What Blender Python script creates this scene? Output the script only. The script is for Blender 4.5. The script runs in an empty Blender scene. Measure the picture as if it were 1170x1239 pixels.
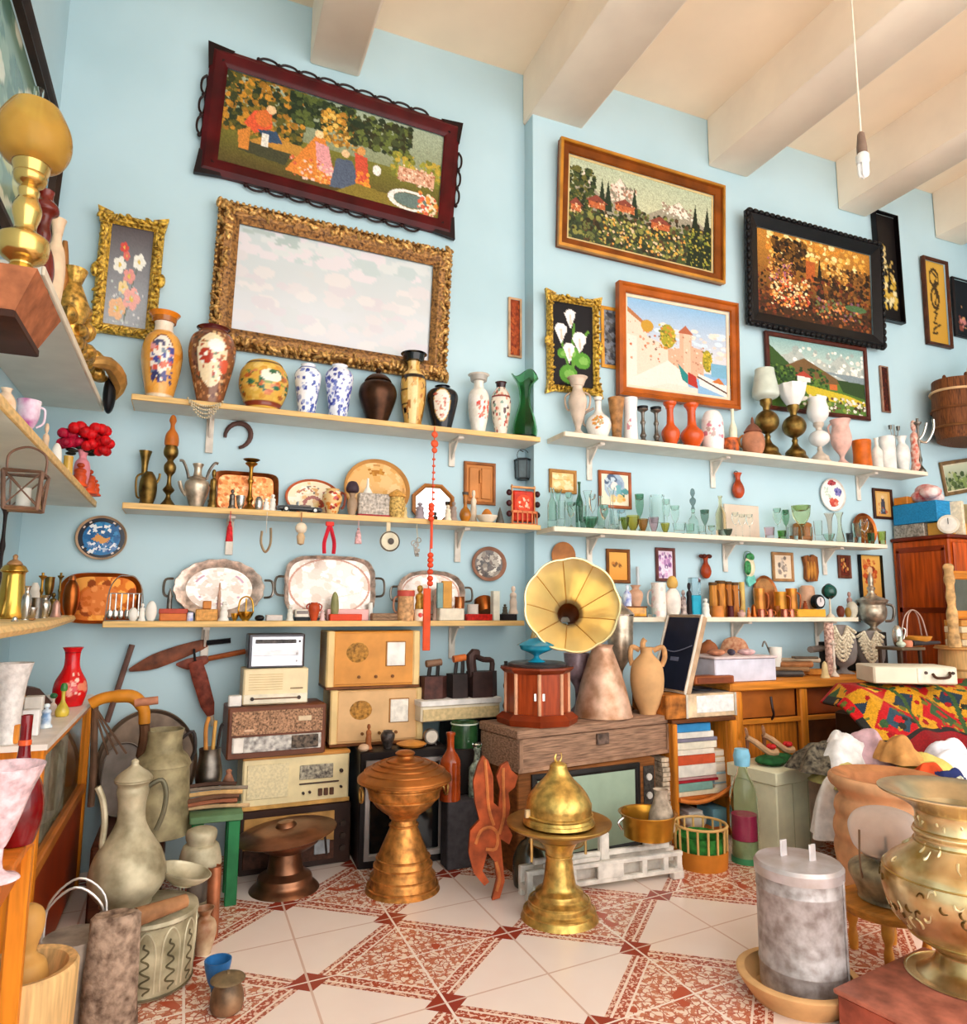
import bpy,math,random
import numpy as np
from mathutils import Matrix,Vector
sc=bpy.context.scene
COL=sc.collection
PI=math.pi
rnd=random.Random(7)
nrg=np.random.default_rng(5)
# ---------------------------------------------------------------- camera
FL,YAW,PIT,ROLL,CX,CY,HC=858.5,.38983,.13372,.006125,585.0,619.5,1.3
FW=np.array([math.sin(YAW)*math.cos(PIT),math.cos(YAW)*math.cos(PIT),math.sin(PIT)])
r_=np.array([math.cos(YAW),-math.sin(YAW),0]);u_=np.cross(r_,FW)
RR=r_*math.cos(ROLL)+u_*math.sin(ROLL);UU=-r_*math.sin(ROLL)+u_*math.cos(ROLL)
cd=bpy.data.cameras.new('camera');cam=bpy.data.objects.new('camera',cd);COL.objects.link(cam)
cd.sensor_fit='HORIZONTAL';cd.sensor_width=36;cd.lens=36*FL/1170;cd.clip_start=.02
mw=Matrix.Identity(4)
for i in range(3):
    mw[i][0]=RR[i];mw[i][1]=UU[i];mw[i][2]=-FW[i]
mw[2][3]=HC
cam.matrix_world=mw;sc.camera=cam
# photograph pixel -> place in the room
def ray(x,y):return FW+RR*(x-CX)/FL-UU*(y-CY)/FL
def onY(x,y,Y):d=ray(x,y);t=Y/d[1];return Vector((t*d[0],Y,HC+t*d[2]))
def onX(x,y,X):d=ray(x,y);t=X/d[0];return Vector((X,t*d[1],HC+t*d[2]))
def onZ(x,y,Z):d=ray(x,y);t=(Z-HC)/d[2];return Vector((t*d[0],t*d[1],Z))
def solX(px,Y,z):
    a=px-CX;dz=z-HC
    return (a*(Y*FW[1]+dz*FW[2])-FL*(Y*RR[1]+dz*RR[2]))/(FL*RR[0]-a*FW[0])
def solY(px,X,z):
    a=px-CX;dz=z-HC
    return (a*(X*FW[0]+dz*FW[2])-FL*(X*RR[0]+dz*RR[2]))/(FL*RR[1]-a*FW[1])
def solZ(py,X,Y):
    b=py-CY
    return HC+(b*(X*FW[0]+Y*FW[1])+FL*(X*UU[0]+Y*UU[1]))/(-FL*UU[2]-b*FW[2])
def mpp(X,Y,z):
    d=X*FW[0]+Y*FW[1]+(z-HC)*FW[2]
    return d/FL
def rad(hw,X,Y,z):# half width in pixels -> radius in metres
    d=X*FW[0]+Y*FW[1]+(z-HC)*FW[2]
    return hw*d/FL*d/math.sqrt(X*X+Y*Y+(z-HC)**2)*1.02
# ---------------------------------------------------------------- materials
def lin(c):
    if isinstance(c,str):
        c=c.lstrip('#');c=[int(c[i:i+2],16) for i in (0,2,4)]
    o=[]
    for v in c[:3]:
        v=v/255;o.append(v/12.92 if v <=.04045 else ((v+.055)/1.055)**2.4)
    return tuple(v**1.08 for v in o)
MC={}
def mat(col,rough=.5,metal=0.,var=.25,scale=12.,bump=0.,kind='',col2=None):
    key=(str(col),rough,metal,var,scale,bump,kind,str(col2))
    if key in MC:return MC[key]
    m=bpy.data.materials.new('m%d' % len(MC));m.use_nodes=True;MC[key]=m
    nt=m.node_tree;N=nt.nodes;L=nt.links;b=N['Principled BSDF']
    b.inputs['Roughness'].default_value=rough;b.inputs['Metallic'].default_value=metal
    c=lin(col)
    if rough > .28 and not metal:b.inputs['Specular IOR Level'].default_value=.22
    if kind=='glass':
        f=.45 if min(c) > .3 else .8;c=tuple(1-(1-v)*f for v in c)
        b.inputs['Base Color'].default_value=(*c,1);b.inputs['Transmission Weight'].default_value=1.
        b.inputs['IOR'].default_value=1.25;b.inputs['Roughness'].default_value=rough
        return m
    if kind=='frost':b.inputs['Transmission Weight'].default_value=.62;b.inputs['IOR'].default_value=1.2
    tc=N.new('ShaderNodeTexCoord');nz=N.new('ShaderNodeTexNoise');nz.inputs['Scale'].default_value=scale
    nz.inputs['Detail'].default_value=4
    mp=N.new('ShaderNodeMapping');L.new(tc.outputs['Object'],mp.inputs[0]);L.new(mp.outputs[0],nz.inputs[0])
    if kind=='wood':mp.inputs['Scale'].default_value=(1,6,14)
    if kind=='woodz':mp.inputs['Scale'].default_value=(12,12,1)
    if kind=='brushed':mp.inputs['Scale'].default_value=(1,1,14)
    rp=N.new('ShaderNodeValToRGB');L.new(nz.outputs['Fac'],rp.inputs[0])
    d=lin(col2) if col2 else tuple(v*(1-var*1.6) for v in c)
    e=tuple(min(1,v*(1+var*.6)) for v in c)
    rp.color_ramp.elements[0].position=.32;rp.color_ramp.elements[0].color=(*d,1)
    rp.color_ramp.elements[1].position=.66;rp.color_ramp.elements[1].color=(*e,1)
    if kind=='paint':
        at=N.new('ShaderNodeAttribute');at.attribute_name='Col';L.new(at.outputs['Color'],b.inputs['Base Color'])
    else:L.new(rp.outputs[0],b.inputs['Base Color'])
    if bump:
        bp=N.new('ShaderNodeBump');bp.inputs['Strength'].default_value=bump;bp.inputs['Distance'].default_value=.01
        L.new(nz.outputs['Fac'],bp.inputs['Height']);L.new(bp.outputs[0],b.inputs['Normal'])
    return m
BRASS=mat('#d9a441',.26,1,.25,9);BRASS2=mat('#b98a3c',.34,1,.4,14,.15)
OLDBR=mat('#8f7340',.4,1,.45,16,.2);COPPER=mat('#b86a35',.3,1,.35,8,.1)
COPPER2=mat('#c97f4f',.35,1,.35,14,.1);DCOP=mat('#6b4a36',.36,1,.4,10,.1)
SILVER=mat('#d9d4cc',.25,1,.25,20,.1);PEWTER=mat('#8d857c',.38,1,.35,14,.15)
IRON=mat('#3b3433',.5,.6,.35,14,.2);BLACK=mat('#17161a',.4,0,.2)
RUST=mat('#6d4436',.75,.1,.4,18,.3)
PINE=mat('#e3b878',.5,0,.15,5,0,'wood');OAK=mat('#d98a32',.42,0,.22,4,0,'wood')
OAKZ=mat('#dc8a2f',.42,0,.22,4,0,'woodz');WOOD=mat('#b06a34',.45,0,.3,5,0,'wood')
DWOOD=mat('#5a3524',.45,0,.3,5,0,'wood');RWOOD=mat('#c4581a',.3,0,.3,3,0,'woodz')
WHITE=mat('#f2ede4',.4,0,.06);CREAM=mat('#ecd9b4',.45,0,.1);OFFW=mat('#e2dfd3',.5,0,.06)
GLASS=mat('#e9f6f0',.03,0,kind='glass');GREENG=mat('#bfe3cf',.03,0,kind='glass')
DGREENG=mat('#4fae5c',.04,0,kind='glass');REDG=mat('#c01a26',.05,0,kind='glass')
AMBERG=mat('#e0a23e',.05,0,kind='glass');YELG=mat('#e5d45a',.04,0,kind='glass')
PINKG=mat('#f0a9b6',.06,0,kind='glass');SMOKEG=mat('#5b5a45',.04,0,kind='glass')
BLUEG=mat('#b6dcec',.04,0,kind='glass');MILK=mat('#f3efea',.2,0,.05)
ORANGE=mat('#e2661f',.22,0,.15);TERRA=mat('#d99a6c',.7,0,.15,10,.15)
PINK=mat('#e9bdb0',.4,0,.15,18);RED=mat('#d11f22',.35,0,.15);GOLD=mat('#d9ab55',.36,.7,.5,40,.4)
MIRROR=mat('#dfe6ea',.04,1,.02);TEAL=mat('#1f97b5',.12,0,.2);NAVY=mat('#1b2038',.5,0,.15)
PAPER=mat('#efe6d6',.7,0,.08,20);CARD=mat('#d9bb92',.7,0,.12,8)
def C_(col,rough=.45,metal=0.):return mat(col,rough,metal,.14,14)
PAINT=mat('#ffffff',.55,0,kind='paint');PAINTG=mat('#ffffff',.16,0,kind='paint');PAINTM=mat('#ffffff',.33,.9,kind='paint')
# ---------------------------------------------------------------- mesh builder
def T(x=0,y=0,z=0):return Matrix.Translation((x,y,z))
def RX(a):return Matrix.Rotation(math.radians(a),4,'X')
def RY(a):return Matrix.Rotation(math.radians(a),4,'Y')
def RZ(a):return Matrix.Rotation(math.radians(a),4,'Z')
def SC(x,y,z):return Matrix.Diagonal((x,y,z,1))
I4=Matrix.Identity(4)
def smooth(pts,n=4):
    P=[tuple(map(float,p)) for p in pts];out=[]
    for i in range(len(P)-1):
        p0,p1,p2,p3=P[max(i-1,0)],P[i],P[i+1],P[min(i+2,len(P)-1)]
        for k in range(n):
            t=k/n
            out.append(tuple(.5*(2*b+(c-a)*t+(2*a-5*b+4*c-d)*t*t+(3*b-a-3*c+d)*t**3) for a,b,c,d in zip(p0,p1,p2,p3)))
    out.append(P[-1]);return out
class MB:
    def __init__(s):s.v=[];s.f=[];s.c=[]
    def add(s,vs,fs,M=None,cols=None):
        o=len(s.v)
        if M is not None:vs=[M @ Vector(v) for v in vs]
        s.v +=[tuple(v) for v in vs];s.f +=[tuple(i+o for i in f) for f in fs]
        s.c +=list(cols) if cols is not None else [None]*len(fs)
        return s
    def box(s,x0,x1,y0,y1,z0,z1,M=None):
        return s.add([(x,y,z) for z in (z0,z1) for y in (y0,y1) for x in (x0,x1)],
                     [(0,2,3,1),(4,5,7,6),(0,1,5,4),(2,6,7,3),(0,4,6,2),(1,3,7,5)],M)
    def bbox(s,x0,x1,y0,y1,z0,z1,b=.006,M=None):# box with rounded upright and level edges
        b=min(b,(x1-x0)*.45,(y1-y0)*.45,(z1-z0)*.45)
        def ring(i,z):return [(x0+b+i,y0+i,z),(x1-b-i,y0+i,z),(x1-i,y0+b+i,z),(x1-i,y1-b-i,z),(x1-b-i,y1-i,z),(x0+b+i,y1-i,z),(x0+i,y1-b-i,z),(x0+i,y0+b+i,z)]
        k=b*.6;vs=ring(k,z0)+ring(0,z0+k)+ring(0,z1-k)+ring(k,z1)
        fs=[tuple(range(7,-1,-1)),tuple(range(24,32))]
        for r in range(3):
            for i in range(8):fs.append((r*8+i,r*8+(i+1) % 8,r*8+8+(i+1) % 8,r*8+8+i))
        return s.add(vs,fs,M)
    def lathe(s,prof,seg=24,M=None,sq=1.,canvas=None,wob=None):
        vs=[];fs=[];rings=[];cols=[] if canvas is not None else None
        for (r,z) in prof:
            if r < 1e-5:rings.append([len(vs)]);vs.append((0,0,z))
            else:
                rings.append(list(range(len(vs),len(vs)+seg)))
                for k in range(seg):
                    a=2*PI*k/seg-PI/2;q=r if wob is None else r*wob(a,z)
                    vs.append((q*math.cos(a),q*math.sin(a)*sq,z))
        n=len(prof)
        for i in range(n-1):
            A,B=rings[i],rings[i+1]
            for k in range(seg):
                k2=(k+1) % seg
                if len(A)==1 and len(B)==1:continue
                if len(A)==1:fs.append((A[0],B[k2],B[k]))
                elif len(B)==1:fs.append((A[k],A[k2],B[0]))
                else:fs.append((A[k],A[k2],B[k2],B[k]))
                if cols is not None:
                    h,w=canvas.shape[:2]
                    cols.append(canvas[h-1-min(h-1,int((i+.5)/n*h)),int(((k+.5)/seg+.5) % 1*w) % w])
        return s.add(vs,fs,M,cols)
    def ball(s,c,r,seg=12,rows=8,M=None):
        if not hasattr(r,'__len__'):r=(r,r,r)
        p=[(math.sin(PI*i/rows) if 0 < i < rows else 0,-math.cos(PI*i/rows)) for i in range(rows+1)]
        m=T(*c) @ SC(*r)
        return s.lathe(p,seg,m if M is None else M @ m)
    def tube(s,pts,r,seg=8,M=None,closed=False,cap=True):
        pts=[Vector(p) for p in pts];n=len(pts);vs=[];fs=[]
        rs=r if hasattr(r,'__len__') else [r]*n
        up=None
        for i,p in enumerate(pts):
            if closed:t=pts[(i+1) % n]-pts[i-1]
            else:t=pts[min(i+1,n-1)]-pts[max(i-1,0)]
            t=t.normalized() if t.length > 1e-9 else Vector((0,0,1))
            if up is None:
                up=Vector((0,1,0)) if abs(t.y) < .9 else Vector((1,0,0))
            a=(up-t*up.dot(t)).normalized();up=a;b=t.cross(a)
            for k in range(seg):
                w=2*PI*k/seg;vs.append(p+(a*math.cos(w)+b*math.sin(w))*rs[i])
        m=n if closed else n-1
        for i in range(m):
            j=(i+1) % n
            for k in range(seg):
                k2=(k+1) % seg;fs.append((i*seg+k,i*seg+k2,j*seg+k2,j*seg+k))
        if cap and not closed:fs +=[tuple(range(seg-1,-1,-1)),tuple(range((n-1)*seg,n*seg))]
        return s.add(vs,fs,M)
    def prism(s,poly,y0,y1,M=None):# outline in x,z pushed through y
        n=len(poly);vs=[(x,y0,z) for x,z in poly]+[(x,y1,z) for x,z in poly]
        fs=[tuple(range(n)),tuple(range(2*n-1,n-1,-1))]
        for i in range(n):j=(i+1) % n;fs.append((j,i,i+n,j+n))
        return s.add(vs,fs,M)
    def torus(s,R,r,seg=28,rs=8,M=None,sx=1.,sz=1.):# ring in the x,z plane
        return s.tube([(R*sx*math.cos(2*PI*k/seg),0,R*sz*math.sin(2*PI*k/seg)) for k in range(seg)],r,rs,M,closed=True)
    def build(s,name,m,parent=None,loc=None,sharp=38,flat=False):
        me=bpy.data.meshes.new(name);me.from_pydata(s.v,[],s.f);me.validate(clean_customdata=False)
        me.materials.append(m)
        if any(c is not None for c in s.c) and len(s.c)==len(me.polygons):
            at=me.color_attributes.new('Col','FLOAT_COLOR','CORNER');buf=[]
            for p,c in zip(me.polygons,s.c):
                if isinstance(c,list):[buf.extend((*q,1.)) for q in c]
                else:buf +=([*c,1.] if c is not None else [.8,.8,.8,1.])*p.loop_total
            at.data.foreach_set('color',np.array(buf,np.float32))
        if not flat:
            me.polygons.foreach_set('use_smooth',[True]*len(me.polygons));me.set_sharp_from_angle(angle=math.radians(sharp))
        me.update()
        o=bpy.data.objects.new(name,me);COL.objects.link(o)
        if parent:o.parent=parent
        if loc is not None:o.location=loc
        return o
def tag(o,label,cat,group=None,kind=None):
    if label:o['label']=label
    if cat:o['category']=cat
    if group:o['group']=group
    if kind:o['kind']=kind
    return o
def thing(name,label,cat,loc=(0,0,0),rz=0,group=None,M=None):
    o=bpy.data.objects.new(name,None);COL.objects.link(o);o.empty_display_size=.05
    o.location=loc;o.rotation_euler=(0,0,math.radians(rz))
    if M is not None:o.matrix_world=M
    return tag(o,label,cat,group)
def copy_thing(o,loc,label,rz=None,group=None,s=None):
    c=o.copy();COL.objects.link(c);c.location=loc;c['label']=label
    if rz is not None:c.rotation_euler=(0,0,math.radians(rz))
    if group:c['group']=group
    if s:c.scale=s if hasattr(s,'__len__') else (s,s,s)
    for ch in list(o.children):
        d=ch.copy();COL.objects.link(d);d.parent=c
        for g in ch.children:
            e=g.copy();COL.objects.link(e);e.parent=d
    return c
def struct(name,mb,m):return tag(mb.build(name,m),None,None,None,'structure')
# ---------------------------------------------------------------- painted surfaces
class CV:
    def __init__(s,w,h,bg):s.a=np.zeros((h,w,3));s.a[:]=lin(bg);s.w=w;s.h=h;s.Y,s.X=np.mgrid[0:h,0:w];s.X=(s.X+.5)/w;s.Y=(s.Y+.5)/h
    def grad(s,c0,c1,y0=0.,y1=1.):
        t=np.clip((s.Y-y0)/(y1-y0),0,1)[...,None];k=(s.Y >=y0) & (s.Y <=y1)
        g=np.array(lin(c0))*(1-t)+np.array(lin(c1))*t;s.a[k]=g[k];return s
    def ell(s,x,y,rx,ry,c,soft=1.):s.a[((s.X-x)/rx)**2+((s.Y-y)/ry)**2 < 1]=lin(c);return s
    def ring(s,x,y,rx,ry,c,t=.2):
        d=((s.X-x)/rx)**2+((s.Y-y)/ry)**2;s.a[(d < 1) & (d > (1-t)**2)]=lin(c);return s
    def rect(s,x0,y0,x1,y1,c):s.a[(s.X >=x0) & (s.X < x1) & (s.Y >=y0) & (s.Y < y1)]=lin(c);return s
    def poly(s,pts,c):
        k=np.zeros(s.X.shape,bool);n=len(pts)
        for i in range(n):
            x0,y0=pts[i];x1,y1=pts[(i+1) % n]
            if y0==y1:continue
            k ^=((s.Y < y0) !=(s.Y < y1)) & (s.X < (x1-x0)*(s.Y-y0)/(y1-y0)+x0)
        s.a[k]=lin(c);return s
    def line(s,pts,w,c):
        for (x0,y0),(x1,y1) in zip(pts[:-1],pts[1:]):
            dx,dy=x1-x0,y1-y0;t=np.clip(((s.X-x0)*dx+(s.Y-y0)*dy)/(dx*dx+dy*dy+1e-9),0,1)
            s.a[((s.X-x0-t*dx)**2+((s.Y-y0-t*dy)*s.h/s.w)**2) < w*w]=lin(c)
        return s
    def dabs(s,n,cols,x0=0,y0=0,x1=1,y1=1,r=.02,asp=1.):
        if s.w >=170:n=int(n*2.3);r *=.62
        for i in range(n):
            q=r*(.5+nrg.random());x=x0+(x1-x0)*nrg.random();y=y0+(y1-y0)*nrg.random()
            s.ell(x,y,q,q*s.w/s.h*asp,cols[int(nrg.integers(len(cols)))])
        return s
    def grain(s,k=.12):s.a *=(1+k*(nrg.random(s.a.shape[:2])[...,None]-.5)*2);s.a=np.clip(s.a,0,1);return s
def sheet(mb,w,h,canvas,y=0.,M=None,mask=None):# painted grid in the x,z plane,centred on x,from z=-h/2
    H,W=canvas.shape[:2];vs=[];fs=[];cols=[]
    for j in range(H+1):
        for i in range(W+1):vs.append((-w/2+w*i/W,y,h/2-h*j/H))
    for j in range(H):
        for i in range(W):
            if mask is not None and not mask[j,i]:continue
            a=j*(W+1)+i;fs.append((a,a+W+1,a+W+2,a+1));j2,i2=min(j+1,H-1),min(i+1,W-1);cols.append([canvas[j,i],canvas[j2,i],canvas[j2,i2],canvas[j,i2]])
    return mb.add(vs,fs,M,cols)
def disc_canvas(mb,R,canvas,y=0.,M=None,sx=1.,sz=1.,seg=48,rows=14,dish=0.):# round painted face looking to -y
    H,W=canvas.shape[:2];vs=[(0,y,0)];fs=[];cols=[]
    def cc(x,z):return canvas[min(H-1,max(0,int((.5-z/2)*H))),min(W-1,max(0,int((.5+x/2)*W)))]
    for i in range(1,rows+1):
        for k in range(seg):
            a=2*PI*k/seg;q=i/rows;vs.append((R*sx*q*math.cos(a),y-dish*q**4,R*sz*q*math.sin(a)))
    for k in range(seg):
        k2=(k+1) % seg;fs.append((0,1+k,1+k2));cols.append(cc(0,0))
        for i in range(1,rows):
            a=1+(i-1)*seg;b=a+seg;t=2*PI*(k+.5)/seg;q=(i+.5)/rows
            fs.append((a+k,b+k,b+k2,a+k2));cols.append(cc(q*math.cos(t),q*math.sin(t)))
    return mb.add(vs,fs,M,cols)
def rail_frame(mb,w,h,prof,M=None):# moulding swept round a rectangle;prof=(inset from outer edge,distance out of the wall)
    vs=[];fs=[];n=len(prof)
    for sx,sz in ((-1,1),(1,1),(1,-1),(-1,-1)):
        for i,d in prof:vs.append((sx*(w/2-i),-d,sz*(h/2-i)))
    for c in range(4):
        e=(c+1) % 4
        for k in range(n-1):fs.append((c*n+k,e*n+k,e*n+k+1,c*n+k+1))
    return mb.add(vs,fs,M)
# ---------------------------------------------------------------- the room
D=4.15;DP=4.02;XL=-.8;XR=6.7;CEIL=5.06;STEP=2.0;YN=-1.6
WALLM=mat('#c1d9e1',.8,0,.05,1.1,.03,col2='#b8d2da')
m=MB()
m.add([(XL-.2,D,-.0),(STEP,D,0),(STEP,D,CEIL),(XL-.2,D,CEIL),(STEP,DP,0),(STEP,DP,CEIL),(XR+.2,DP,0),(XR+.2,DP,CEIL)],
      [(0,1,2,3),(1,4,5,2),(4,6,7,5)])
m.add([(XL-.2,D+.2,0),(XR+.2,D+.2,0),(XR+.2,D+.2,CEIL),(XL-.2,D+.2,CEIL)],[(3,2,1,0)])
struct('wall_back',m,WALLM)
m=MB();m.box(XL-.2,XL,YN,D,0,CEIL);struct('wall_left',m,WALLM)
m=MB();m.box(XR,XR+.2,YN,DP,0,CEIL);struct('wall_right',m,WALLM)
CEILM=mat('#fbe6cb',.85,0,.05,1.5,.03)
m=MB();m.box(XL-.2,XR+.2,YN,D+.2,CEIL,CEIL+.2);struct('ceiling',m,CEILM)
BEAMM=mat('#fdecd8',.85,0,.05,2.5,.03)
for i,(a,b) in enumerate(((.51,.82),(1.985,2.39),(3.5,3.88),(4.85,5.17),(6.04,6.4))):
    m=MB();m.bbox(a,b,YN,D if i < 2 else DP,4.67 if i < 3 else 4.63,CEIL+.01,.012);struct('trim_%d' % (i+1),m,BEAMM)
# floor:checker of plain and arabesque squares,borders,corner diamonds and the diagonal joints of the tiles
m=MB();m.box(XL-.2,XR+.2,YN,D+.2,-.15,0)
fm=bpy.data.materials.new('floor_tiles');fm.use_nodes=True;nt=fm.node_tree;N=nt.nodes;L=nt.links;bs=N['Principled BSDF']
def nd(op,a,b=None,c=None):
    n=N.new('ShaderNodeMath');n.operation=op
    for i,v in enumerate((a,b,c)):
        if v is None:continue
        if isinstance(v,(int,float)):n.inputs[i].default_value=v
        else:L.new(v,n.inputs[i])
    return n.outputs[0]
tc=N.new('ShaderNodeTexCoord');sx=N.new('ShaderNodeSeparateXYZ');L.new(tc.outputs['Object'],sx.inputs[0])
u=(.4035,-.3035);v=(-.3997,-.3923);A0=(.860,3.096);det=u[0]*v[1]-u[1]*v[0]
px_=nd('SUBTRACT',sx.outputs[0],A0[0]);py_=nd('SUBTRACT',sx.outputs[1],A0[1])
a=nd('ADD',nd('MULTIPLY',px_,v[1]/det),nd('MULTIPLY',py_,-v[0]/det))
b=nd('ADD',nd('MULTIPLY',px_,-u[1]/det),nd('MULTIPLY',py_,u[0]/det))
fa=nd('FRACT',a);fb=nd('FRACT',b)
par=nd('ABSOLUTE',nd('MODULO',nd('ADD',nd('FLOOR',a),nd('FLOOR',b)),2.))     # 1=plain square
da=nd('MINIMUM',fa,nd('SUBTRACT',1.,fa));db=nd('MINIMUM',fb,nd('SUBTRACT',1.,fb))
e=nd('MINIMUM',da,db);node=nd('MAXIMUM',da,db)
vor=N.new('ShaderNodeTexVoronoi');vor.feature='DISTANCE_TO_EDGE';vor.inputs['Scale'].default_value=34;L.new(tc.outputs['Object'],vor.inputs[0])
nz=N.new('ShaderNodeTexNoise');nz.inputs['Scale'].default_value=38;nz.inputs['Detail'].default_value=3;L.new(tc.outputs['Object'],nz.inputs[0])
nb=N.new('ShaderNodeTexNoise');nb.inputs['Scale'].default_value=75;L.new(tc.outputs['Object'],nb.inputs[0])
nl=N.new('ShaderNodeTexNoise');nl.inputs['Scale'].default_value=9;nl.inputs['Detail'].default_value=1;L.new(tc.outputs['Object'],nl.inputs[0])
def mix(f,A,B):
    n=N.new('ShaderNodeMix');n.data_type='RGBA'
    if isinstance(f,(int,float)):n.inputs[0].default_value=f
    else:L.new(f,n.inputs[0])
    for i,q in ((6,A),(7,B)):
        if isinstance(q,str):n.inputs[i].default_value=(*lin(q),1)
        else:L.new(q,n.inputs[i])
    return n.outputs[2]
arab=mix(nd('GREATER_THAN',nz.outputs[0],.515),'#f6ddca','#cf8264')
arab=mix(nd('LESS_THAN',vor.outputs['Distance'],.05),arab,'#c06a50')
arab=mix(nd('GREATER_THAN',nl.outputs[0],.66),arab,'#c05a3e')
arab=mix(nd('LESS_THAN',e,.135),arab,'#fae6d8')
arab=mix(nd('LESS_THAN',e,.12),arab,mix(nd('GREATER_THAN',nb.outputs[0],.47),'#f3cdb8','#b5573f'))
arab=mix(nd('LESS_THAN',e,.052),arab,'#f9e2d3')
arab=mix(nd('LESS_THAN',e,.034),arab,mix(nd('GREATER_THAN',nb.outputs[0],.5),'#eec4ae','#ad5842'))
plain=mix(nl.outputs[0],'#f7e3d8','#fbeae0')
pc=mix(par,arab,plain)
pc=mix(nd('LESS_THAN',node,.1),pc,'#a34231')
j1=nd('FRACT',nd('ADD',a,b));j1=nd('MINIMUM',j1,nd('SUBTRACT',1.,j1))
j2=nd('FRACT',nd('SUBTRACT',a,b));j2=nd('MINIMUM',j2,nd('SUBTRACT',1.,j2))
jj=nd('LESS_THAN',nd('MINIMUM',j1,j2),.011)
pc=mix(jj,pc,mix(par,'#fbe9dd','#e0bfae'))
L.new(pc,bs.inputs['Base Color']);bs.inputs['Roughness'].default_value=.22
struct('floor',m,fm)
# ---------------------------------------------------------------- light:daylight from the open shop front behind the camera
w=bpy.data.worlds.new('daylight');sc.world=w;w.use_nodes=True
bg=w.node_tree.nodes['Background'];bg.inputs[0].default_value=(1,.975,.94,1);bg.inputs[1].default_value=1.9
def area(name,loc,size,power,col,rot):
    l=bpy.data.lights.new(name,'AREA');l.shape='RECTANGLE';l.size,l.size_y=size;l.energy=power;l.color=col
    o=bpy.data.objects.new(name,l);COL.objects.link(o);o.location=loc;o.rotation_euler=[math.radians(q) for q in rot];return o
sc.view_settings.view_transform='Standard';sc.view_settings.look='None';sc.view_settings.gamma=1;sc.view_settings.exposure=.93
sc.cycles.max_bounces=10;sc.cycles.transmission_bounces=10;sc.cycles.use_denoising=True
sc.cycles.caustics_reflective=False;sc.cycles.sample_clamp_indirect=4
# pendant bulb
def pend():
    P=onY(1044,196,2.5);X,Y=P.x,P.y
    z0=solZ(213,X,Y);z1=solZ(185,X,Y);z2=solZ(160,X,Y)
    t=thing('pendant_bulb','bare white energy-saving bulb hanging on a white cord from the ceiling','light bulb',(X,Y,z0))
    r=rad(9,X,Y,z0)
    m=MB();m.tube([(0,0,z2-z0),(.0,0,(CEIL-z0)*.5),(0,0,CEIL-z0)],.005,6);m.build('cord',C_('#f4ead8'),t)
    m=MB();m.lathe([(0,z1-z0-.005),(r*.8,z1-z0-.005),(r*.8,z1-z0+.03),(r*.55,z2-z0-.012),(r*.3,z2-z0),(0,z2-z0)],16);m.build('socket',C_('#8a7466'),t)
    m=MB();h=z1-z0-.004;m.lathe([(0,h*.55),(r*.75,h*.55),(r,h*.62),(r,h*.9),(r*.7,h),(0,h)],20);m.build('bulb_base',C_('#f4f4f0',.3),t)
    m=MB()
    for k in range(4):
        a=PI/4+k*PI/2;c,s_=math.cos(a)*r*.55,math.sin(a)*r*.55
        m.tube([(c,s_,h*.56),(c,s_,h*.1),(c*.8,s_*.8,h*.02),(c*.2,s_*.2,0)],r*.3,8)
    m.build('tube',mat('#ffffff',.25,0,.02),t)
pend()
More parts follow.
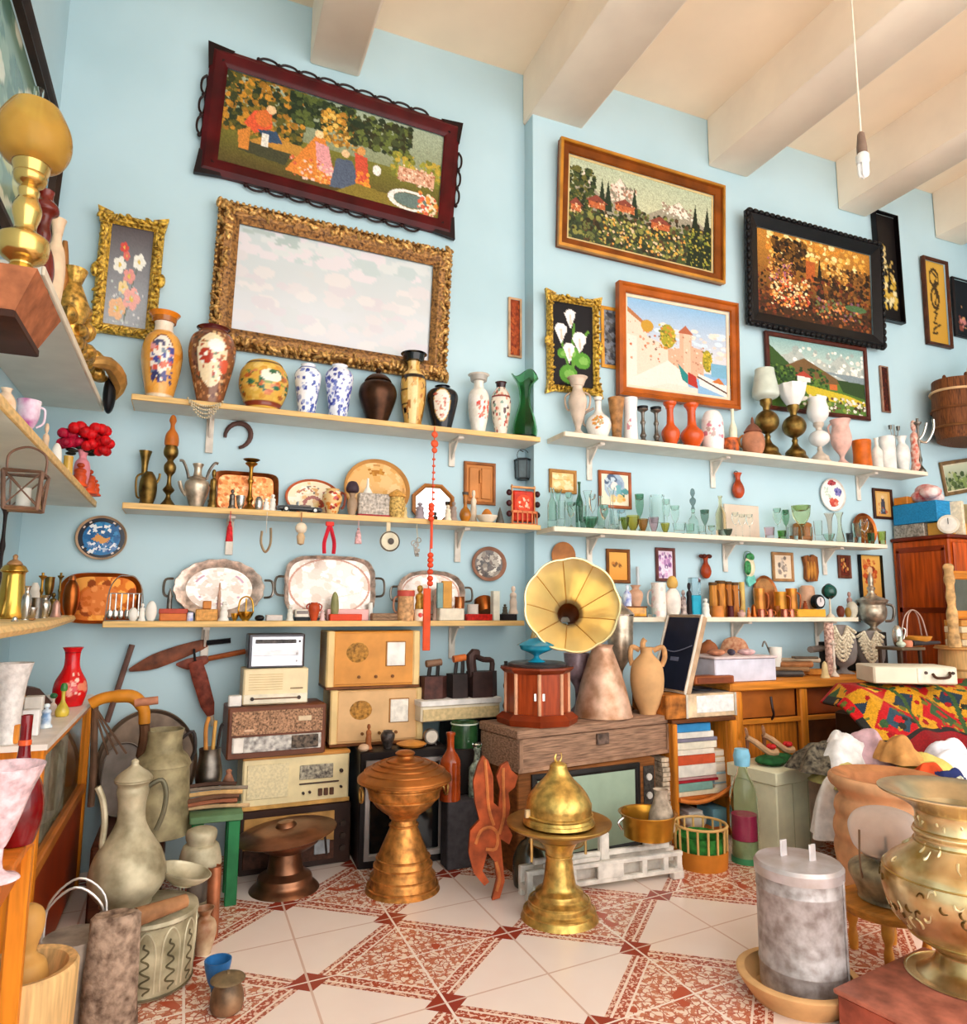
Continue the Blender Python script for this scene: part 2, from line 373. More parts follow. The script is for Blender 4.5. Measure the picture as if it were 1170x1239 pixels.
# ---------------------------------------------------------------- vessel profiles:(radius,height),both 0..1
PF=dict(
 baluster=[(.0,0),(.52,0),(.56,.03),(.62,.1),(.85,.35),(1,.58),(.93,.74),(.6,.86),(.42,.91),(.46,.97),(.6,1)],
 vase=[(0,0),(.6,0),(.62,.02),(.75,.14),(.97,.4),(1,.58),(.8,.72),(.5,.79),(.46,.88),(.62,.95),(.78,1)],
 urn=[(0,0),(.5,0),(.55,.04),(.72,.25),(.95,.55),(1,.72),(.9,.86),(.66,.94),(.62,.97),(.72,1)],
 jar=[(0,0),(.55,0),(.62,.03),(.9,.25),(1,.5),(.93,.72),(.72,.88),(.5,.96),(.4,1)],
 meiping=[(0,0),(.62,0),(.64,.05),(.78,.35),(1,.72),(.96,.84),(.62,.94),(.5,.97),(.58,1)],
 tall=[(0,0),(.62,0),(.68,.1),(.92,.35),(.98,.6),(.8,.72),(.5,.78),(.46,.88),(.75,.97),(1,1)],
 flute=[(0,0),(.75,0),(.95,.06),(1,.12),(.75,.28),(.5,.5),(.46,.7),(.6,.86),(.95,.97),(1,1)],
 bottleneck=[(0,0),(.55,0),(.62,.03),(.95,.18),(1,.3),(.75,.45),(.36,.55),(.3,.7),(.32,.9),(.48,1)],
 bottle=[(0,0),(.95,0),(1,.03),(1,.5),(.9,.6),(.45,.72),(.36,.78),(.36,.95),(.44,.96),(.44,1)],
 cylinder=[(0,0),(.9,0),(1,.02),(1,.96),(.96,1)],
 cone=[(0,0),(.5,0),(.52,.02),(.7,.5),(1,.98),(1,1)],
 tumbler=[(0,0),(.78,0),(.8,.03),(1,1)],
 goblet=[(0,0),(.8,0),(.78,.03),(.2,.1),(.13,.22),(.16,.4),(.6,.52),(.9,.7),(.95,.88),(1,1)],
 wine=[(0,0),(.8,0),(.76,.02),(.14,.06),(.1,.45),(.55,.55),(.95,.72),(1,.85),(.85,1)],
 bowl=[(0,0),(.4,0),(.42,.1),(.7,.35),(.95,.8),(1,1)],
 compote=[(0,0),(.55,0),(.5,.05),(.16,.15),(.16,.4),(.4,.5),(.85,.7),(1,1)],
 candle=[(0,0),(1,0),(1,.05),(.6,.1),(.3,.16),(.5,.24),(.3,.32),(.24,.5),(.42,.58),(.26,.66),(.3,.84),(.75,.9),(.8,.93),(.3,.94),(.3,1)],
 trumpet=[(0,0),(.7,0),(.72,.04),(.4,.12),(.42,.5),(.55,.8),(1,1)],
 mug=[(0,0),(.9,0),(.95,.03),(1,.3),(.95,.8),(1,1)],
 bell=[(0,0),(1,0),(.98,.03),(.8,.18),(.66,.4),(.6,.7),(.42,.88),(.2,.95),(.14,.97),(.14,1),(0,1)],
 figure=[(0,0),(.9,0),(.95,.08),(.7,.2),(.75,.42),(.6,.55),(.7,.66),(.55,.74),(.28,.77),(.26,.8),(.42,.85),(.44,.92),(.3,.98),(0,1)],
 egg=[(0,0),(.5,.0),(.9,.25),(1,.5),(.8,.8),(.4,.96),(0,1)],
 box=[(0,0),(1,0),(1,1),(0,1)],
)
def prof(p,r,h,n=3,hollow=0.,z0=0.):
    P=PF[p] if isinstance(p,str) else p
    P=smooth(P,n) if n > 1 else P
    Q=[(max(0,q[0])*r,z0+q[1]*h) for q in P]
    if hollow:
        t=hollow;top=Q[-1];back=[]
        for (a,z) in reversed(Q):
            if z < z0+.05*h+t*.5:break
            back.append((max(a-t,.0004),z if back else z-.0003))
        Q=Q+back+[(0,back[-1][1] if back else z0)]
    elif Q[-1][0] > 1e-4:
        a,z=Q[-1];Q=Q+[(a*.9,z),(a*.82,z-.04*h),(a*.6,z-.14*h),(0,z-.18*h)]
    return Q
def vtex(mb,p,r,h,canvas,seg=80,M=None,sq=1.,rows=64):
    P=PF[p] if isinstance(p,str) else p;P=smooth(P,8);Q=[(max(0,a)*r,z*h) for a,z in P]
    d=[0]
    for (a,b),(c,e) in zip(Q[:-1],Q[1:]):d.append(d[-1]+math.hypot(a-c,b-e))
    ts=np.linspace(0,d[-1],rows);R=np.interp(ts,d,[q[0] for q in Q]);Z=np.interp(ts,d,[q[1] for q in Q])
    # canvas rows follow the height
    k=len(mb.f);mb.lathe(list(zip(R,Z)),seg,M,sq,canvas)
    H,W=canvas.shape[:2];hh=h
    for i in range(k,len(mb.f)):
        f=mb.f[i];kk=(i-k) % seg;t_=(kk,kk+1,kk+1,kk)
        if len(f)==3:t_=(kk,kk+1,kk)
        mb.c[i]=[canvas[min(H-1,max(0,int((1-mb.v[q][2]/hh)*H))),int((a_/seg+.5) % 1*W) % W] for q,a_ in zip(f,t_)]
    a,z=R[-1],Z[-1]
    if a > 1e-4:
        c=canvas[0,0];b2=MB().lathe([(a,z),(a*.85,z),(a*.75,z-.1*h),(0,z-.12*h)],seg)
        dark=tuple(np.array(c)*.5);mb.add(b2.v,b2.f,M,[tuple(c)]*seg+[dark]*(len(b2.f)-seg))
    return mb
def loc_px(px,Y,z,X=None):
    return (solX(px,Y,z),Y,z) if X is None else (X,solY(px,X,z),z)
# a turned vessel standing at photograph column px on a surface at height z,as tall as row yt
def V(name,label,cat,px,yt,hw,z,Y=None,X=None,p='vase',m=None,seg=24,group=None,tex=None,hollow=0.,parts=(),tubes=(),rz=0,sq=1.,h=None,n=3,lift=0.):
    x,y,z=loc_px(px,Y,z,X);z +=lift
    hh=h or max(.015,solZ(yt,x,y)-z);r=rad(hw,x,y,z+hh/2)
    if Y is not None and y+r > (D if x < STEP else DP)-.004:# keep clear of the wall behind
        y=(D if x < STEP else DP)-.006-r;x=solX(px,y,z);hh=h or max(.015,solZ(yt,x,y)-z)
    view=math.degrees(math.atan2(-x,y))    # face the camera
    if X is None:x=solX(px,y,z+hh*.5)
    else:
        y=min(solY(px,X,z+hh*.5),4.08-r)
        hh=h or max(.015,solZ(yt,x,y)-z)
    multi=bool(parts or tubes)
    mb=MB()
    if p is not None:
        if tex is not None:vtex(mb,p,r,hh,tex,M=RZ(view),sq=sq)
        else:mb.lathe(prof(p,r,hh,n,hollow*r),seg,RZ(view) if sq !=1 else None,sq)
    if not multi:
        o=mb.build(name,m);o.location=(x,y,z);o.rotation_euler=(0,0,math.radians(rz));tag(o,label,cat,group)
    else:
        o=thing(name,label,cat,(x,y,z),rz,group)
        if p is not None:mb.build('body',m,o)
        for q in parts:# (part name,material,profile in the same 0..1 units)
            nm,pm,pp=q[:3]
            MB().lathe([(a*r,b*hh) for a,b in (smooth(pp,3) if len(pp) > 4 else pp)],seg).build(nm,pm,o)
        for nm,pm,pts,tr in tubes:# (part name,material,points in the plane facing the camera,thickness)
            P3=smooth([(q[0]*r,(q[2] if len(q) > 2 else 0)*r,q[1]*hh) for q in pts],4)
            MB().tube(P3,tr*r,8,RZ(view)).build(nm,pm,o)
    o['_r']=r;o['_h']=hh
    return o
# a box whose front stands at Y between two photograph columns
def BX(name,label,cat,x0,x1,yt,z,Y,d,m,rz=0,h=None,group=None,b=.006,solo=True):
    xa,xb=solX(x0,Y,z),solX(x1,Y,z);cx_=(xa+xb)/2
    hh=h or solZ(yt,cx_,Y)-z;w_=xb-xa
    mb=MB();mb.bbox(-w_/2,w_/2,0,d,0,hh,b)
    if solo:
        o=mb.build(name,m);tag(o,label,cat,group);o.location=(cx_,Y,z);o.rotation_euler=(0,0,math.radians(rz))
    else:
        o=thing(name,label,cat,(cx_,Y,z),rz,group);mb.build('body',m,o)
    return o,w_,hh
def plate_at(cx,cy,rx,ry,Y):# middle and half sizes on an upright plane
    c=onY(cx,cy,Y);a=onY(cx-rx,cy,Y);b=onY(cx+rx,cy,Y);t=onY(cx,cy-ry,Y);u=onY(cx,cy+ry,Y)
    return c,(b.x-a.x)/2,(t.z-u.z)/2
# a framed picture from its four corners in the photograph (tl,tr,br,bl)
def PIC(name,label,cat,cs,fr,canvas,wall=None,tilt=2.5,frm=None,liner=None,picm=None,extra=None,group=None,roll=True,clear=.004,shape=None):
    Yw=wall if wall is not None else (D if (cs[0][0]+cs[1][0])/2 < 640 else DP)
    Yp=Yw-.04
    P=[onY(x,y,Yp) for x,y in cs]
    c=sum(P,Vector())/4;wv=((P[1]-P[0])+(P[2]-P[3]))/2;hv=((P[0]-P[3])+(P[1]-P[2]))/2
    w_,h_=wv.length,hv.length;ro=math.degrees(math.atan2(wv.z,wv.x)) if roll else 0
    depth=max(i[1] for i in fr)
    M=T(c.x,Yw-clear-math.sin(math.radians(tilt))*h_/2-.002,c.z) @ RX(tilt) @ RY(-ro)
    t=thing(name,label,cat,M=M,group=group)
    mb=MB();rail_frame(mb,w_,h_,[(fr[0][0],0.)]+list(fr));mb.build('frame',frm or WOOD,t,sharp=25)
    ins=fr[-1][0];iw,ih=w_-2*ins,h_-2*ins
    if liner:
        li,lm=liner;mb=MB();rail_frame(mb,iw,ih,[(0,fr[-1][1]*.7),(li,fr[-1][1]*.55),(li,.004)]);mb.build('liner',lm,t);iw -=2*li;ih -=2*li
    mb=MB();back=-.006
    if canvas is not None:sheet(mb,iw+.004,ih+.004,canvas,back);mb.build('picture',picm or PAINT,t,flat=True)
    else:mb.box(-iw/2-.002,iw/2+.002,back,0,-ih/2-.002,ih/2+.002);mb.build('mirror_glass',picm or MIRROR,t)
    if extra:extra(t,w_,h_)
    return t,w_,h_
# ---------------------------------------------------------------- pictures on the back wall
def scroll_edges(t,w_,h_):# dark cut-out scrollwork round the big red frame
    MS=mat('#2a1412',.35,0,.2)
    def run(p,q,n,out):
        mb=MB();p,q=Vector(p),Vector(q);d=(q-p)/n;o=Vector(out)
        for i in range(n):
            a=p+d*i;mb.tube(smooth([a,a+d*.2+o*.9,a+d*.5+o*1.15,a+d*.8+o*.9,a+d],3),.007,6)
            mb.tube(smooth([a+d*.1,a+d*.5-o*.25,a+d*.9],3),.007,6)
            mb.ball(a+o*.35,.013,8,6)
        mb.build('scrollwork',MS,t)
    y=-.022;k=.024
    run((-w_*.33,y,h_/2+.004),(w_*.36,y,h_/2+.004),9,(0,0,k));run((-w_*.33,y,-h_/2-.004),(w_*.36,y,-h_/2-.004),9,(0,0,-k))
    run((-w_/2-.004,y,-h_*.22),(-w_/2-.004,y,h_*.26),3,(-k,0,0));run((w_/2+.004,y,-h_*.22),(w_/2+.004,y,h_*.26),3,(k,0,0))
    for sx in (-1,1):
        for sz in (-1,1):mb=MB();mb.prism([(sx*(w_/2+.02),sz*(h_/2+.02)),(sx*(w_/2-.13),sz*(h_/2+.004)),(sx*(w_/2-.1),sz*(h_/2-.05)),(sx*(w_/2-.05),sz*(h_/2-.1)),(sx*(w_/2+.004),sz*(h_/2-.13))],-.038,-.01);mb.build('corner',mat('#241314',.35,0,.2),t)
c=CV(240,106,'#6b6a35');c.grad('#a9b39a','#8f9472',0,.55);c.grad('#7f7a34','#5a4a26',.55,1)
c.dabs(260,['#3f4426','#5c5a2a','#86702c','#c98f34','#a5742a','#2f3a25'],0,0,.34,.62,.02)
c.dabs(120,['#2f3c27','#45502c','#5f6a35','#26331f'],.28,.02,.56,.34,.02)
c.dabs(90,['#d9a545','#b98233','#8e6a2c','#e5bf67'],.42,.1,.6,.48,.013)
c.dabs(130,['#2e3a26','#4a5230','#687239','#3a3a22'],.54,.04,.84,.4,.02)
c.dabs(60,['#9d9a3f','#c1a543','#7d7e34'],.76,.36,1,.62,.016)
c.rect(.79,.5,.97,.66,'#d9a98c');c.dabs(40,['#f2d8bd','#b87858','#e7bfa2'],.79,.48,.97,.68,.008)
c.poly([(.2,.58),(.4,.62),(.4,.76),(.1,.72)],'#c58f3f');c.poly([(.1,.7),(.3,.72),(.28,.86),(.08,.82)],'#4b4a33')
c.poly([(.09,.52),(.13,.36),(.2,.3),(.21,.5),(.14,.6)],'#e0603c');c.ell(.2,.3,.02,.05,'#edc494');c.ell(.17,.42,.035,.09,'#d9763a')
c.poly([(.15,.55),(.23,.52),(.26,.64),(.2,.66)],'#3f556e');c.rect(.17,.58,.2,.72,'#e9e2d4');c.poly([(.07,.62),(.12,.55),(.12,.8),(.08,.8)],'#d78a3e')
c.poly([(.4,.44),(.44,.44),(.52,.92),(.44,.95),(.28,.9)],'#e08a3e');c.poly([(.4,.5),(.46,.52),(.5,.85),(.42,.8)],'#e4a0a0');c.ell(.415,.41,.02,.045,'#f0cf9c');c.dabs(30,['#f0b866','#d86a48','#f2c9b8'],.3,.7,.5,.94,.009)
c.poly([(.5,.62),(.57,.6),(.64,.94),(.48,.95)],'#5b6577');c.ell(.54,.54,.018,.045,'#e8c193');c.poly([(.58,.5),(.64,.52),(.66,.86),(.6,.86)],'#d0583f');c.ell(.61,.46,.02,.05,'#d99c5c');c.dabs(16,['#f0a53c','#e7833a'],.6,.7,.66,.9,.01)
c.ell(.69,.63,.02,.06,'#efe6dc');c.poly([(.6,.84),(1,.9),(1,1),(.5,1)],'#8d7a33');c.ring(.86,.87,.11,.12,'#efe6dc',.25);c.ell(.86,.87,.08,.08,'#6d7f78');c.dabs(20,['#e59a48','#d9694c','#f1d7b4'],.9,.74,1,.98,.014)
c.grain(.25)
PIC('tapestry_picture','large tapestry of people in a park, in a dark red frame with cut-out scrollwork','picture',[(252,58),(555,155),(547,285),(243,206)],
    [(0,.03),(.03,.045),(.075,.036),(.1,.02)],c.a,frm=mat('#560a10',.35,0,.3,6),extra=scroll_edges)
# mirror in a heavy carved gilt frame
def carved(n,rx,band,cols,seed):
    def f(t,w_,h_):
        R=random.Random(seed);mb=MB()
        per=2*(w_+h_)
        for i in range(n):
            s_=per*i/n;o=band*(.25+.5*R.random())
            if s_ < w_:x,z=-w_/2+s_,h_/2-o
            elif s_ < w_+h_:x,z=w_/2-o,h_/2-(s_-w_)
            elif s_ < 2*w_+h_:x,z=w_/2-(s_-w_-h_),-h_/2+o
            else:x,z=-w_/2+o,-h_/2+(s_-2*w_-h_)
            a=R.random()*180
            mb.ball((0,0,0),(rx*(.8+R.random()*.6),rx*.75,rx*(.35+R.random()*.3)),8,6,T(x,-.04,z) @ RY(a))
        mb.build('carving',cols,t)
    return f
GILT=mat('#dcb06c',.42,.55,.6,60,.5,col2='#6a4220');GILT2=mat('#dcb44a',.45,.4,.6,60,.5,col2='#6a4a18')
def mirror_extra(t,w_,h_):
    carved(170,.03,.085,GILT,3)(t,w_,h_)
    mb=MB();n=120;per=2*(w_+h_)
    for s_ in np.linspace(0,w_,44):mb.ball((-w_/2+s_,-.03,h_/2-.006),.011,6,5);mb.ball((-w_/2+s_,-.03,-h_/2+.006),.011,6,5)
    for s_ in np.linspace(0,h_,26):mb.ball((-w_/2+.006,-.03,-h_/2+s_),.011,6,5);mb.ball((w_/2-.006,-.03,-h_/2+s_),.011,6,5)
    mb.build('beading',GILT,t)
c=CV(90,52,'#cfd3d4');c.grad('#c6d0d2','#d3d2d6',0,1);c.dabs(60,['#c0cccd','#d4d8d8','#dcd6da'],.0,.0,1,.3,.05,.5);c.dabs(10,['#b3c0be'],.05,.03,.3,.12,.03,.5);c.dabs(70,['#d6d2d4','#cdd0d2','#dad6d6','#d2cdd2'],0,.3,1,1,.05,.6)
PIC('carved_frame_picture','pale misty picture under glass in a heavy carved gilt frame','picture',[(262,243),(547,306),(538,462),(254,416)],
    [(0,.02),(.012,.032),(.022,.018),(.04,.05),(.085,.045),(.12,.02)],c.a,frm=mat('#a07440',.42,.4,.6,60,.5,col2='#4f3018'),picm=mat('#ffffff',.12,0,kind='paint'),extra=mirror_extra)
# small gilt frames with flowers
def flowers(bg0,bg1,kind):
    c=CV(44,80,bg0);c.grad(bg0,bg1)
    if kind==0:
        def fl(x,y,r,col,ctr='#e8c96a'):
            r *=.62
            for k in range(5):c.ell(x+r*math.cos(k*1.257),y+r*.55*math.sin(k*1.257),r*.7,r*.4,col)
            c.ell(x,y,r*.4,r*.24,ctr)
        c.line([(.5,.95),(.45,.6),(.35,.3)],.012,'#6f7d6a');c.line([(.5,.9),(.6,.6),(.7,.38)],.012,'#6f7d6a')
        fl(.35,.22,.1,'#d9584f');fl(.42,.3,.08,'#e07a70');fl(.28,.4,.15,'#f4f0e6');fl(.72,.34,.15,'#f4f0e6');fl(.52,.5,.14,'#eaa39b');fl(.4,.62,.12,'#f4d9a6');fl(.62,.72,.2,'#f3b6ae');fl(.3,.84,.2,'#f2c29a');c.dabs(40,['#cfd6d2','#b9c4c4','#e6e3e2'],.1,.55,.95,.98,.02)
    else:
        c.line([(.5,.9),(.5,.55),(.55,.25)],.03,'#5d8f35');c.line([(.45,.85),(.3,.6),(.2,.4)],.03,'#5d8f35');c.line([(.5,.8),(.7,.45),(.9,.32)],.03,'#6a9c3c')
        for x,y,r in ((.45,.6,.2),(.75,.68,.2),(.4,.86,.22),(.25,.62,.12)):c.ell(x,y,r,r*.5,'#5f9a37');c.ell(x+.03,y,r*.6,r*.25,'#88b85a')
        for x,y,r in ((.45,.17,.15),(.22,.36,.17),(.68,.45,.2),(.42,.58,.16)):
            c.poly([(x-r,y-.04),(x+r*.9,y-.07),(x+r*.3,y+.1),(x,y+.14)],'#f6ece6');c.ell(x,y-.03,r*.85,r*.42,'#f7f0ea');c.line([(x,y-.02),(x+.02,y+.08)],.03,'#e9c7b8')
    return c.grain(.08).a
def gilt_small(t,w_,h_):
    carved(58,.02,.04,GILT2,5)(t,w_,h_)
    for sx in (-1,1):
        for sz in (-1,1):mb=MB();mb.prism([(sx*(w_/2+.018),sz*(h_/2+.025)),(sx*(w_/2-.06),sz*(h_/2-.0)),(sx*(w_/2-.03),sz*(h_/2-.03)),(sx*(w_/2),sz*(h_/2-.07))],-.04,-.01);mb.build('corner',GILT2,t)
        MB().ball((sx*(w_/2+.004),-.03,0),(.022,.02,.04),8,6).build('side_leaf',GILT2,t)
PIC('flower_picture','small picture of pink and white flowers on grey, in an ornate gilt frame','picture',[(122,257),(201,272),(187,411),(110,398)],
    [(0,.02),(.012,.035),(.04,.03),(.055,.012)],flowers('#5e5456','#b9bcc2',0),frm=GILT2,extra=gilt_small)
PIC('lily_picture','small picture of white lilies on black, in an ornate gilt frame','picture',[(664,356),(728,366),(722,478),(661,470)],
    [(0,.02),(.012,.035),(.034,.03),(.046,.012)],flowers('#191519','#201a1c',1),frm=GILT2,extra=gilt_small)
# needlepoint of a mountain village
c=CV(220,114,'#3d4630');c.grad('#b9c2a6','#c9c6a4',0,.5)
c.poly([(0,.5),(.1,.12),(.16,.32),(.22,.4),(.34,.1),(.42,.26),(.5,.5),(.62,.36),(.76,.2),(.86,.36),(1,.5),(1,.6),(0,.6)],'#a39a86')
for pts in ([(.06,.3),(.1,.12),(.15,.3)],[(.28,.26),(.34,.1),(.4,.26),(.36,.38)],[(.68,.32),(.76,.2),(.84,.36),(.74,.38)]):c.poly(pts,'#f0dccb')
c.dabs(40,['#e8cfbd','#b98a70','#8d8472'],.28,.2,.46,.4,.012);c.dabs(30,['#f0e3d2','#a58c78'],.64,.26,.88,.4,.012)
c.dabs(300,['#2f3a25','#4d5a31','#6d7140','#8c8a4a','#39301f','#59422b'],0,.45,1,1,.02)
c.dabs(90,['#2a3522','#46522c','#6e6a33'],0,.1,.17,.6,.018)
for x in (.22,.26,.44):c.poly([(x-.03,.56),(x,.16),(x+.03,.56)],'#2c3a28')
for x in (.88,.97):c.poly([(x-.07,1),(x,.16),(x+.06,1)],'#26301f');c.dabs(30,['#8c9038','#3c4a28','#b9a848'],x-.05,.5,x+.05,1,.01)
for x,y,w in ((.13,.46,.11),(.31,.42,.13),(.56,.52,.13),(.02,.56,.06)):
    c.rect(x,y,x+w,y+.1,'#c06a3f');c.poly([(x-.02,y+.02),(x+w/2,y-.07),(x+w+.02,y+.02)],'#8d4a3a');c.dabs(10,['#e8a06a','#6a3a28','#e9c49a'],x,y,x+w,y+.12,.007)
c.dabs(80,['#d9a848','#e0a050','#b9b060','#e4c6a0'],.2,.62,.8,.96,.011);c.grain(.3)
PIC('needlepoint_picture','needlepoint of a mountain village among firs, in a wide brown and gold frame','picture',[(676,170),(876,231),(871,342),(674,297)],
    [(0,.05),(.018,.052),(.026,.034),(.07,.03),(.078,.018)],c.a,frm=mat('#8a4a16',.35,0,.3,5),liner=(.014,mat('#d9c08a',.5,0,.1)),extra=lambda t,w_,h_:rail_frame(MB(),w_+.006,h_+.006,[(0,.03),(.0,.055),(.02,.058),(.022,.05)]).build('outer_moulding',mat('#c98a2c',.35,.2,.2,8),t))
# oil painting of a white village lane by the sea
c=CV(172,144,'#8fb6d6');c.grad('#8fb9da','#e3d8d4',0,.75);c.dabs(25,['#f0dccf','#e8cfc0','#cfdce6'],.3,.25,1,.6,.05,.5)
c.poly([(0,.12),(.2,.3),(.2,.42),(.4,.5),(.4,.95),(0,1)],'#eed0bd');c.poly([(0,.1),(.22,.3),(.22,.34),(0,.16)],'#b8794e');c.poly([(0,.42),(.1,.44),(.1,.95),(0,.95)],'#e9dccf')
c.dabs(18,['#d99a78','#8a6a58','#c9714a'],.02,.25,.32,.7,.014);c.ell(.2,.3,.06,.07,'#c79a3a');c.ell(.4,.38,.075,.14,'#a9a030');c.dabs(30,['#d9b94a','#7d8030','#c98a3a'],.32,.26,.48,.52,.016)
c.poly([(.4,.52),(.52,.5),(.52,.3),(.64,.3),(.64,.46),(.76,.48),(.76,.84),(.4,.74)],'#dfae92');c.rect(.56,.3,.63,.8,'#e8c0a6');c.dabs(20,['#b98468','#f0d6c4','#c99a80'],.42,.34,.76,.8,.012);c.poly([(.5,.32),(.58,.22),(.66,.32)],'#b5684a')
c.ell(.8,.6,.05,.13,'#a8982c');c.dabs(14,['#d3b83c','#7c7c28'],.75,.5,.85,.72,.014);c.rect(.84,.62,1,.78,'#7fb0c8')
c.poly([(0,.95),(.4,.66),(.56,.78),(.62,1),(0,1)],'#f1ddd2');c.poly([(.4,.92),(.7,.94),(.7,1),(.2,1)],'#efd6c8');c.poly([(.5,.68),(.6,.8),(.6,.9),(.54,.86)],'#2f8a86');c.poly([(.6,.76),(.68,.8),(.7,.94),(.6,.9)],'#b5382c');c.poly([(.7,.76),(1,.86),(1,1),(.72,.9)],'#f0e4da');c.line([(.7,.8),(1,.95)],.008,'#5a4038');c.poly([(.84,.84),(.92,.78),(.98,.86)],'#c9783c');c.grain(.08)
PIC('village_painting','painting of a white seaside village lane, in a stepped orange-brown frame','picture',[(743,342),(888,373),(890,495),(746,480)],
    [(0,.05),(.02,.06),(.03,.045),(.06,.04),(.068,.025)],c.a,frm=mat('#b8611c',.3,0,.25,5),liner=(.02,mat('#efd8bd',.5,0,.05)),clear=.024)
# dark tapestry in a black carved frame
c=CV(200,140,'#4a2f1a');c.grad('#c98a3a','#5a3a1c',0,.8)
c.dabs(60,['#f0c26a','#e8a848','#fbe0a0','#d98f38'],.1,.02,.95,.3,.03);c.dabs(150,['#3a2614','#24190f','#5c3c1c','#7a5322'],.14,.06,.42,.4,.02);c.dabs(120,['#2a1c12','#4f331a','#6f4a22','#8f5f2a'],.6,.25,1,.7,.022)
c.dabs(40,['#f0c878','#e5ad58','#c98c3c'],.5,.2,.8,.5,.016);c.poly([(.5,.7),(.54,.18),(.58,.7)],'#262419');c.rect(.42,.26,.5,.5,'#b9622e');c.dabs(240,['#2a1b12','#3f2a18','#7a3a20','#5a2f1c','#9a5a28'],0,.42,1,1,.02)
c.dabs(90,['#f0a050','#f4c890','#e0703a','#f7dcae','#c94f34'],.12,.5,.44,.86,.014);c.dabs(50,['#d98a3c','#e8b468','#b06a80'],.1,.3,.3,.6,.01);c.dabs(50,['#c9763a','#8a5a6a','#6f7a4a','#e0985a'],.5,.66,.9,.9,.014);c.ell(.86,.72,.1,.04,'#57734a');c.grain(.35)
def black_rope(t,w_,h_):
    mb=MB()
    for k in range(26):
        for sz in (-1,1):mb.ball((-w_/2+w_*(k+.5)/26,-.035,sz*(h_/2-.004)),(w_/50,.022,.02),8,6)
    for k in range(16):
        for sx in (-1,1):mb.ball((sx*(w_/2-.004),-.035,-h_/2+h_*(k+.5)/16),(.02,.022,h_/30),8,6)
    mb.build('carved_edge',mat('#120e10',.35,0,.3),t)
PIC('dark_tapestry','dark golden tapestry of figures in a forest, in a black carved frame','picture',[(895,255),(1057,303),(1066,421),(903,396)],
    [(0,.03),(.03,.05),(.08,.03),(.11,.02)],c.a,frm=mat('#171214',.35,0,.3),extra=black_rope,clear=.036)
# alpine landscape below it
c=CV(170,119,'#5d7d36');c.grad('#8fb3b0','#c9d3c8',0,.4);c.poly([(0,.3),(.2,.22),(.3,.1),(.42,.34),(.5,.22),(.62,.3),(.76,.12),(.9,.34),(1,.3),(1,.55),(0,.5)],'#b8bcb4');c.dabs(34,['#f4f0e6','#a8b0aa','#e3dccf'],.25,.1,1,.45,.03);c.poly([(.5,.4),(.7,.45),(1,.6),(1,.42)],'#8b979b')
c.poly([(0,.1),(.16,.3),(.32,.5),(.2,.75),(0,.8)],'#3f5a2a');c.poly([(.16,.4),(.36,.25),(.6,.42),(.8,.56),(.5,.6)],'#7b5d3a');c.dabs(120,['#2f4a22','#4f6d2c','#6a8436','#253a1e'],0,.4,.6,.8,.022);c.poly([(.3,.62),(.8,.72),(1,.8),(1,.9),(.4,.8)],'#d0b836');c.poly([(.7,.5),(1,.52),(1,.75),(.76,.68)],'#3a4f2a');c.rect(.28,.5,.42,.6,'#f0e4dc');c.poly([(.26,.52),(.35,.44),(.45,.53)],'#b54a38');c.rect(.62,.58,.7,.66,'#c9703a');c.dabs(60,['#6f4a38','#d9cdb8','#8a9a46','#4a3a26','#e6ddd0'],.3,.78,1,1,.022);c.grain(.15)
PIC('alpine_painting','painting of a green alpine valley, dark red frame, low behind the oil lamps','picture',[(927,400),(1048,420),(1056,509),(931,494)],[(0,.02),(.012,.03),(.03,.024),(.036,.012)],c.a,frm=mat('#5d2a1c',.4,0,.3),tilt=1.5)
# narrow pieces
c=CV(24,70,'#1a1414');c.dabs(50,['#d9c08a','#e9d9a8','#b8974e'],.1,.3,.5,.55,.05);c.dabs(60,['#d9b85a','#e9d9a8','#c9a03c'],.25,.6,.9,.88,.06);c.dabs(10,['#c9a860'],.5,.4,1,.6,.04)
PIC('lacquer_plaque','tall narrow black lacquer plaque with gold flowers, high beside a beam','plaque',[(1056,254),(1089,262),(1091,392),(1068,385)],[(0,.045),(.006,.05),(.01,.045)],c.a,frm=mat('#171113',.3,0,.2),tilt=0,roll=False)
c=CV(22,80,'#d6a646');c.grad('#d9ab4c','#cf9c3c')
for k in range(6):c.line([(.3+.4*nrg.random(),.12+k*.13),(.35+.3*nrg.random(),.18+k*.13),(.6-.3*nrg.random(),.24+k*.13),(.5,.28+k*.12)],.05,'#4a3518')
c.ring(.5,.2,.25,.12,'#4a3518',.3);c.ring(.5,.45,.22,.14,'#4a3518',.3)
PIC('scroll_plaque','tall narrow gold panel with dark curling script, brown frame','plaque',[(1118,310),(1149,318),(1151,421),(1122,414)],[(0,.03),(.006,.036),(.024,.03),(.03,.02)],c.a,frm=mat('#5b3018',.4,0,.3),tilt=1,roll=False)
c=CV(30,50,'#16161c');c.dabs(14,['#c9807a','#d9a070','#8a4a3a'],.2,.45,.6,.95,.06)
PIC('dark_picture','small dark picture with faint pink strokes, at the far right edge','picture',[(1154,334),(1186,343),(1188,412),(1157,405)],[(0,.02),(.012,.03),(.02,.02)],c.a,frm=mat('#1d1518',.4,0,.2),tilt=1,roll=False)
def strip(cols,s=1):
    c=CV(14,56,cols[0]);c.dabs(70,cols[1:],0,0,1,1,.12);return c.grain(.2).a
PIC('carved_plaque','narrow reddish wooden plaque with white pins, left of the wall step','plaque',[(617,358),(633,360),(633,432),(617,430)],[(0,.015),(.008,.02),(.014,.014)],strip(['#8f3f1c','#b55a28','#7a3018','#a84a22']),wall=D,frm=mat('#d9b08a',.5),tilt=0,roll=False)
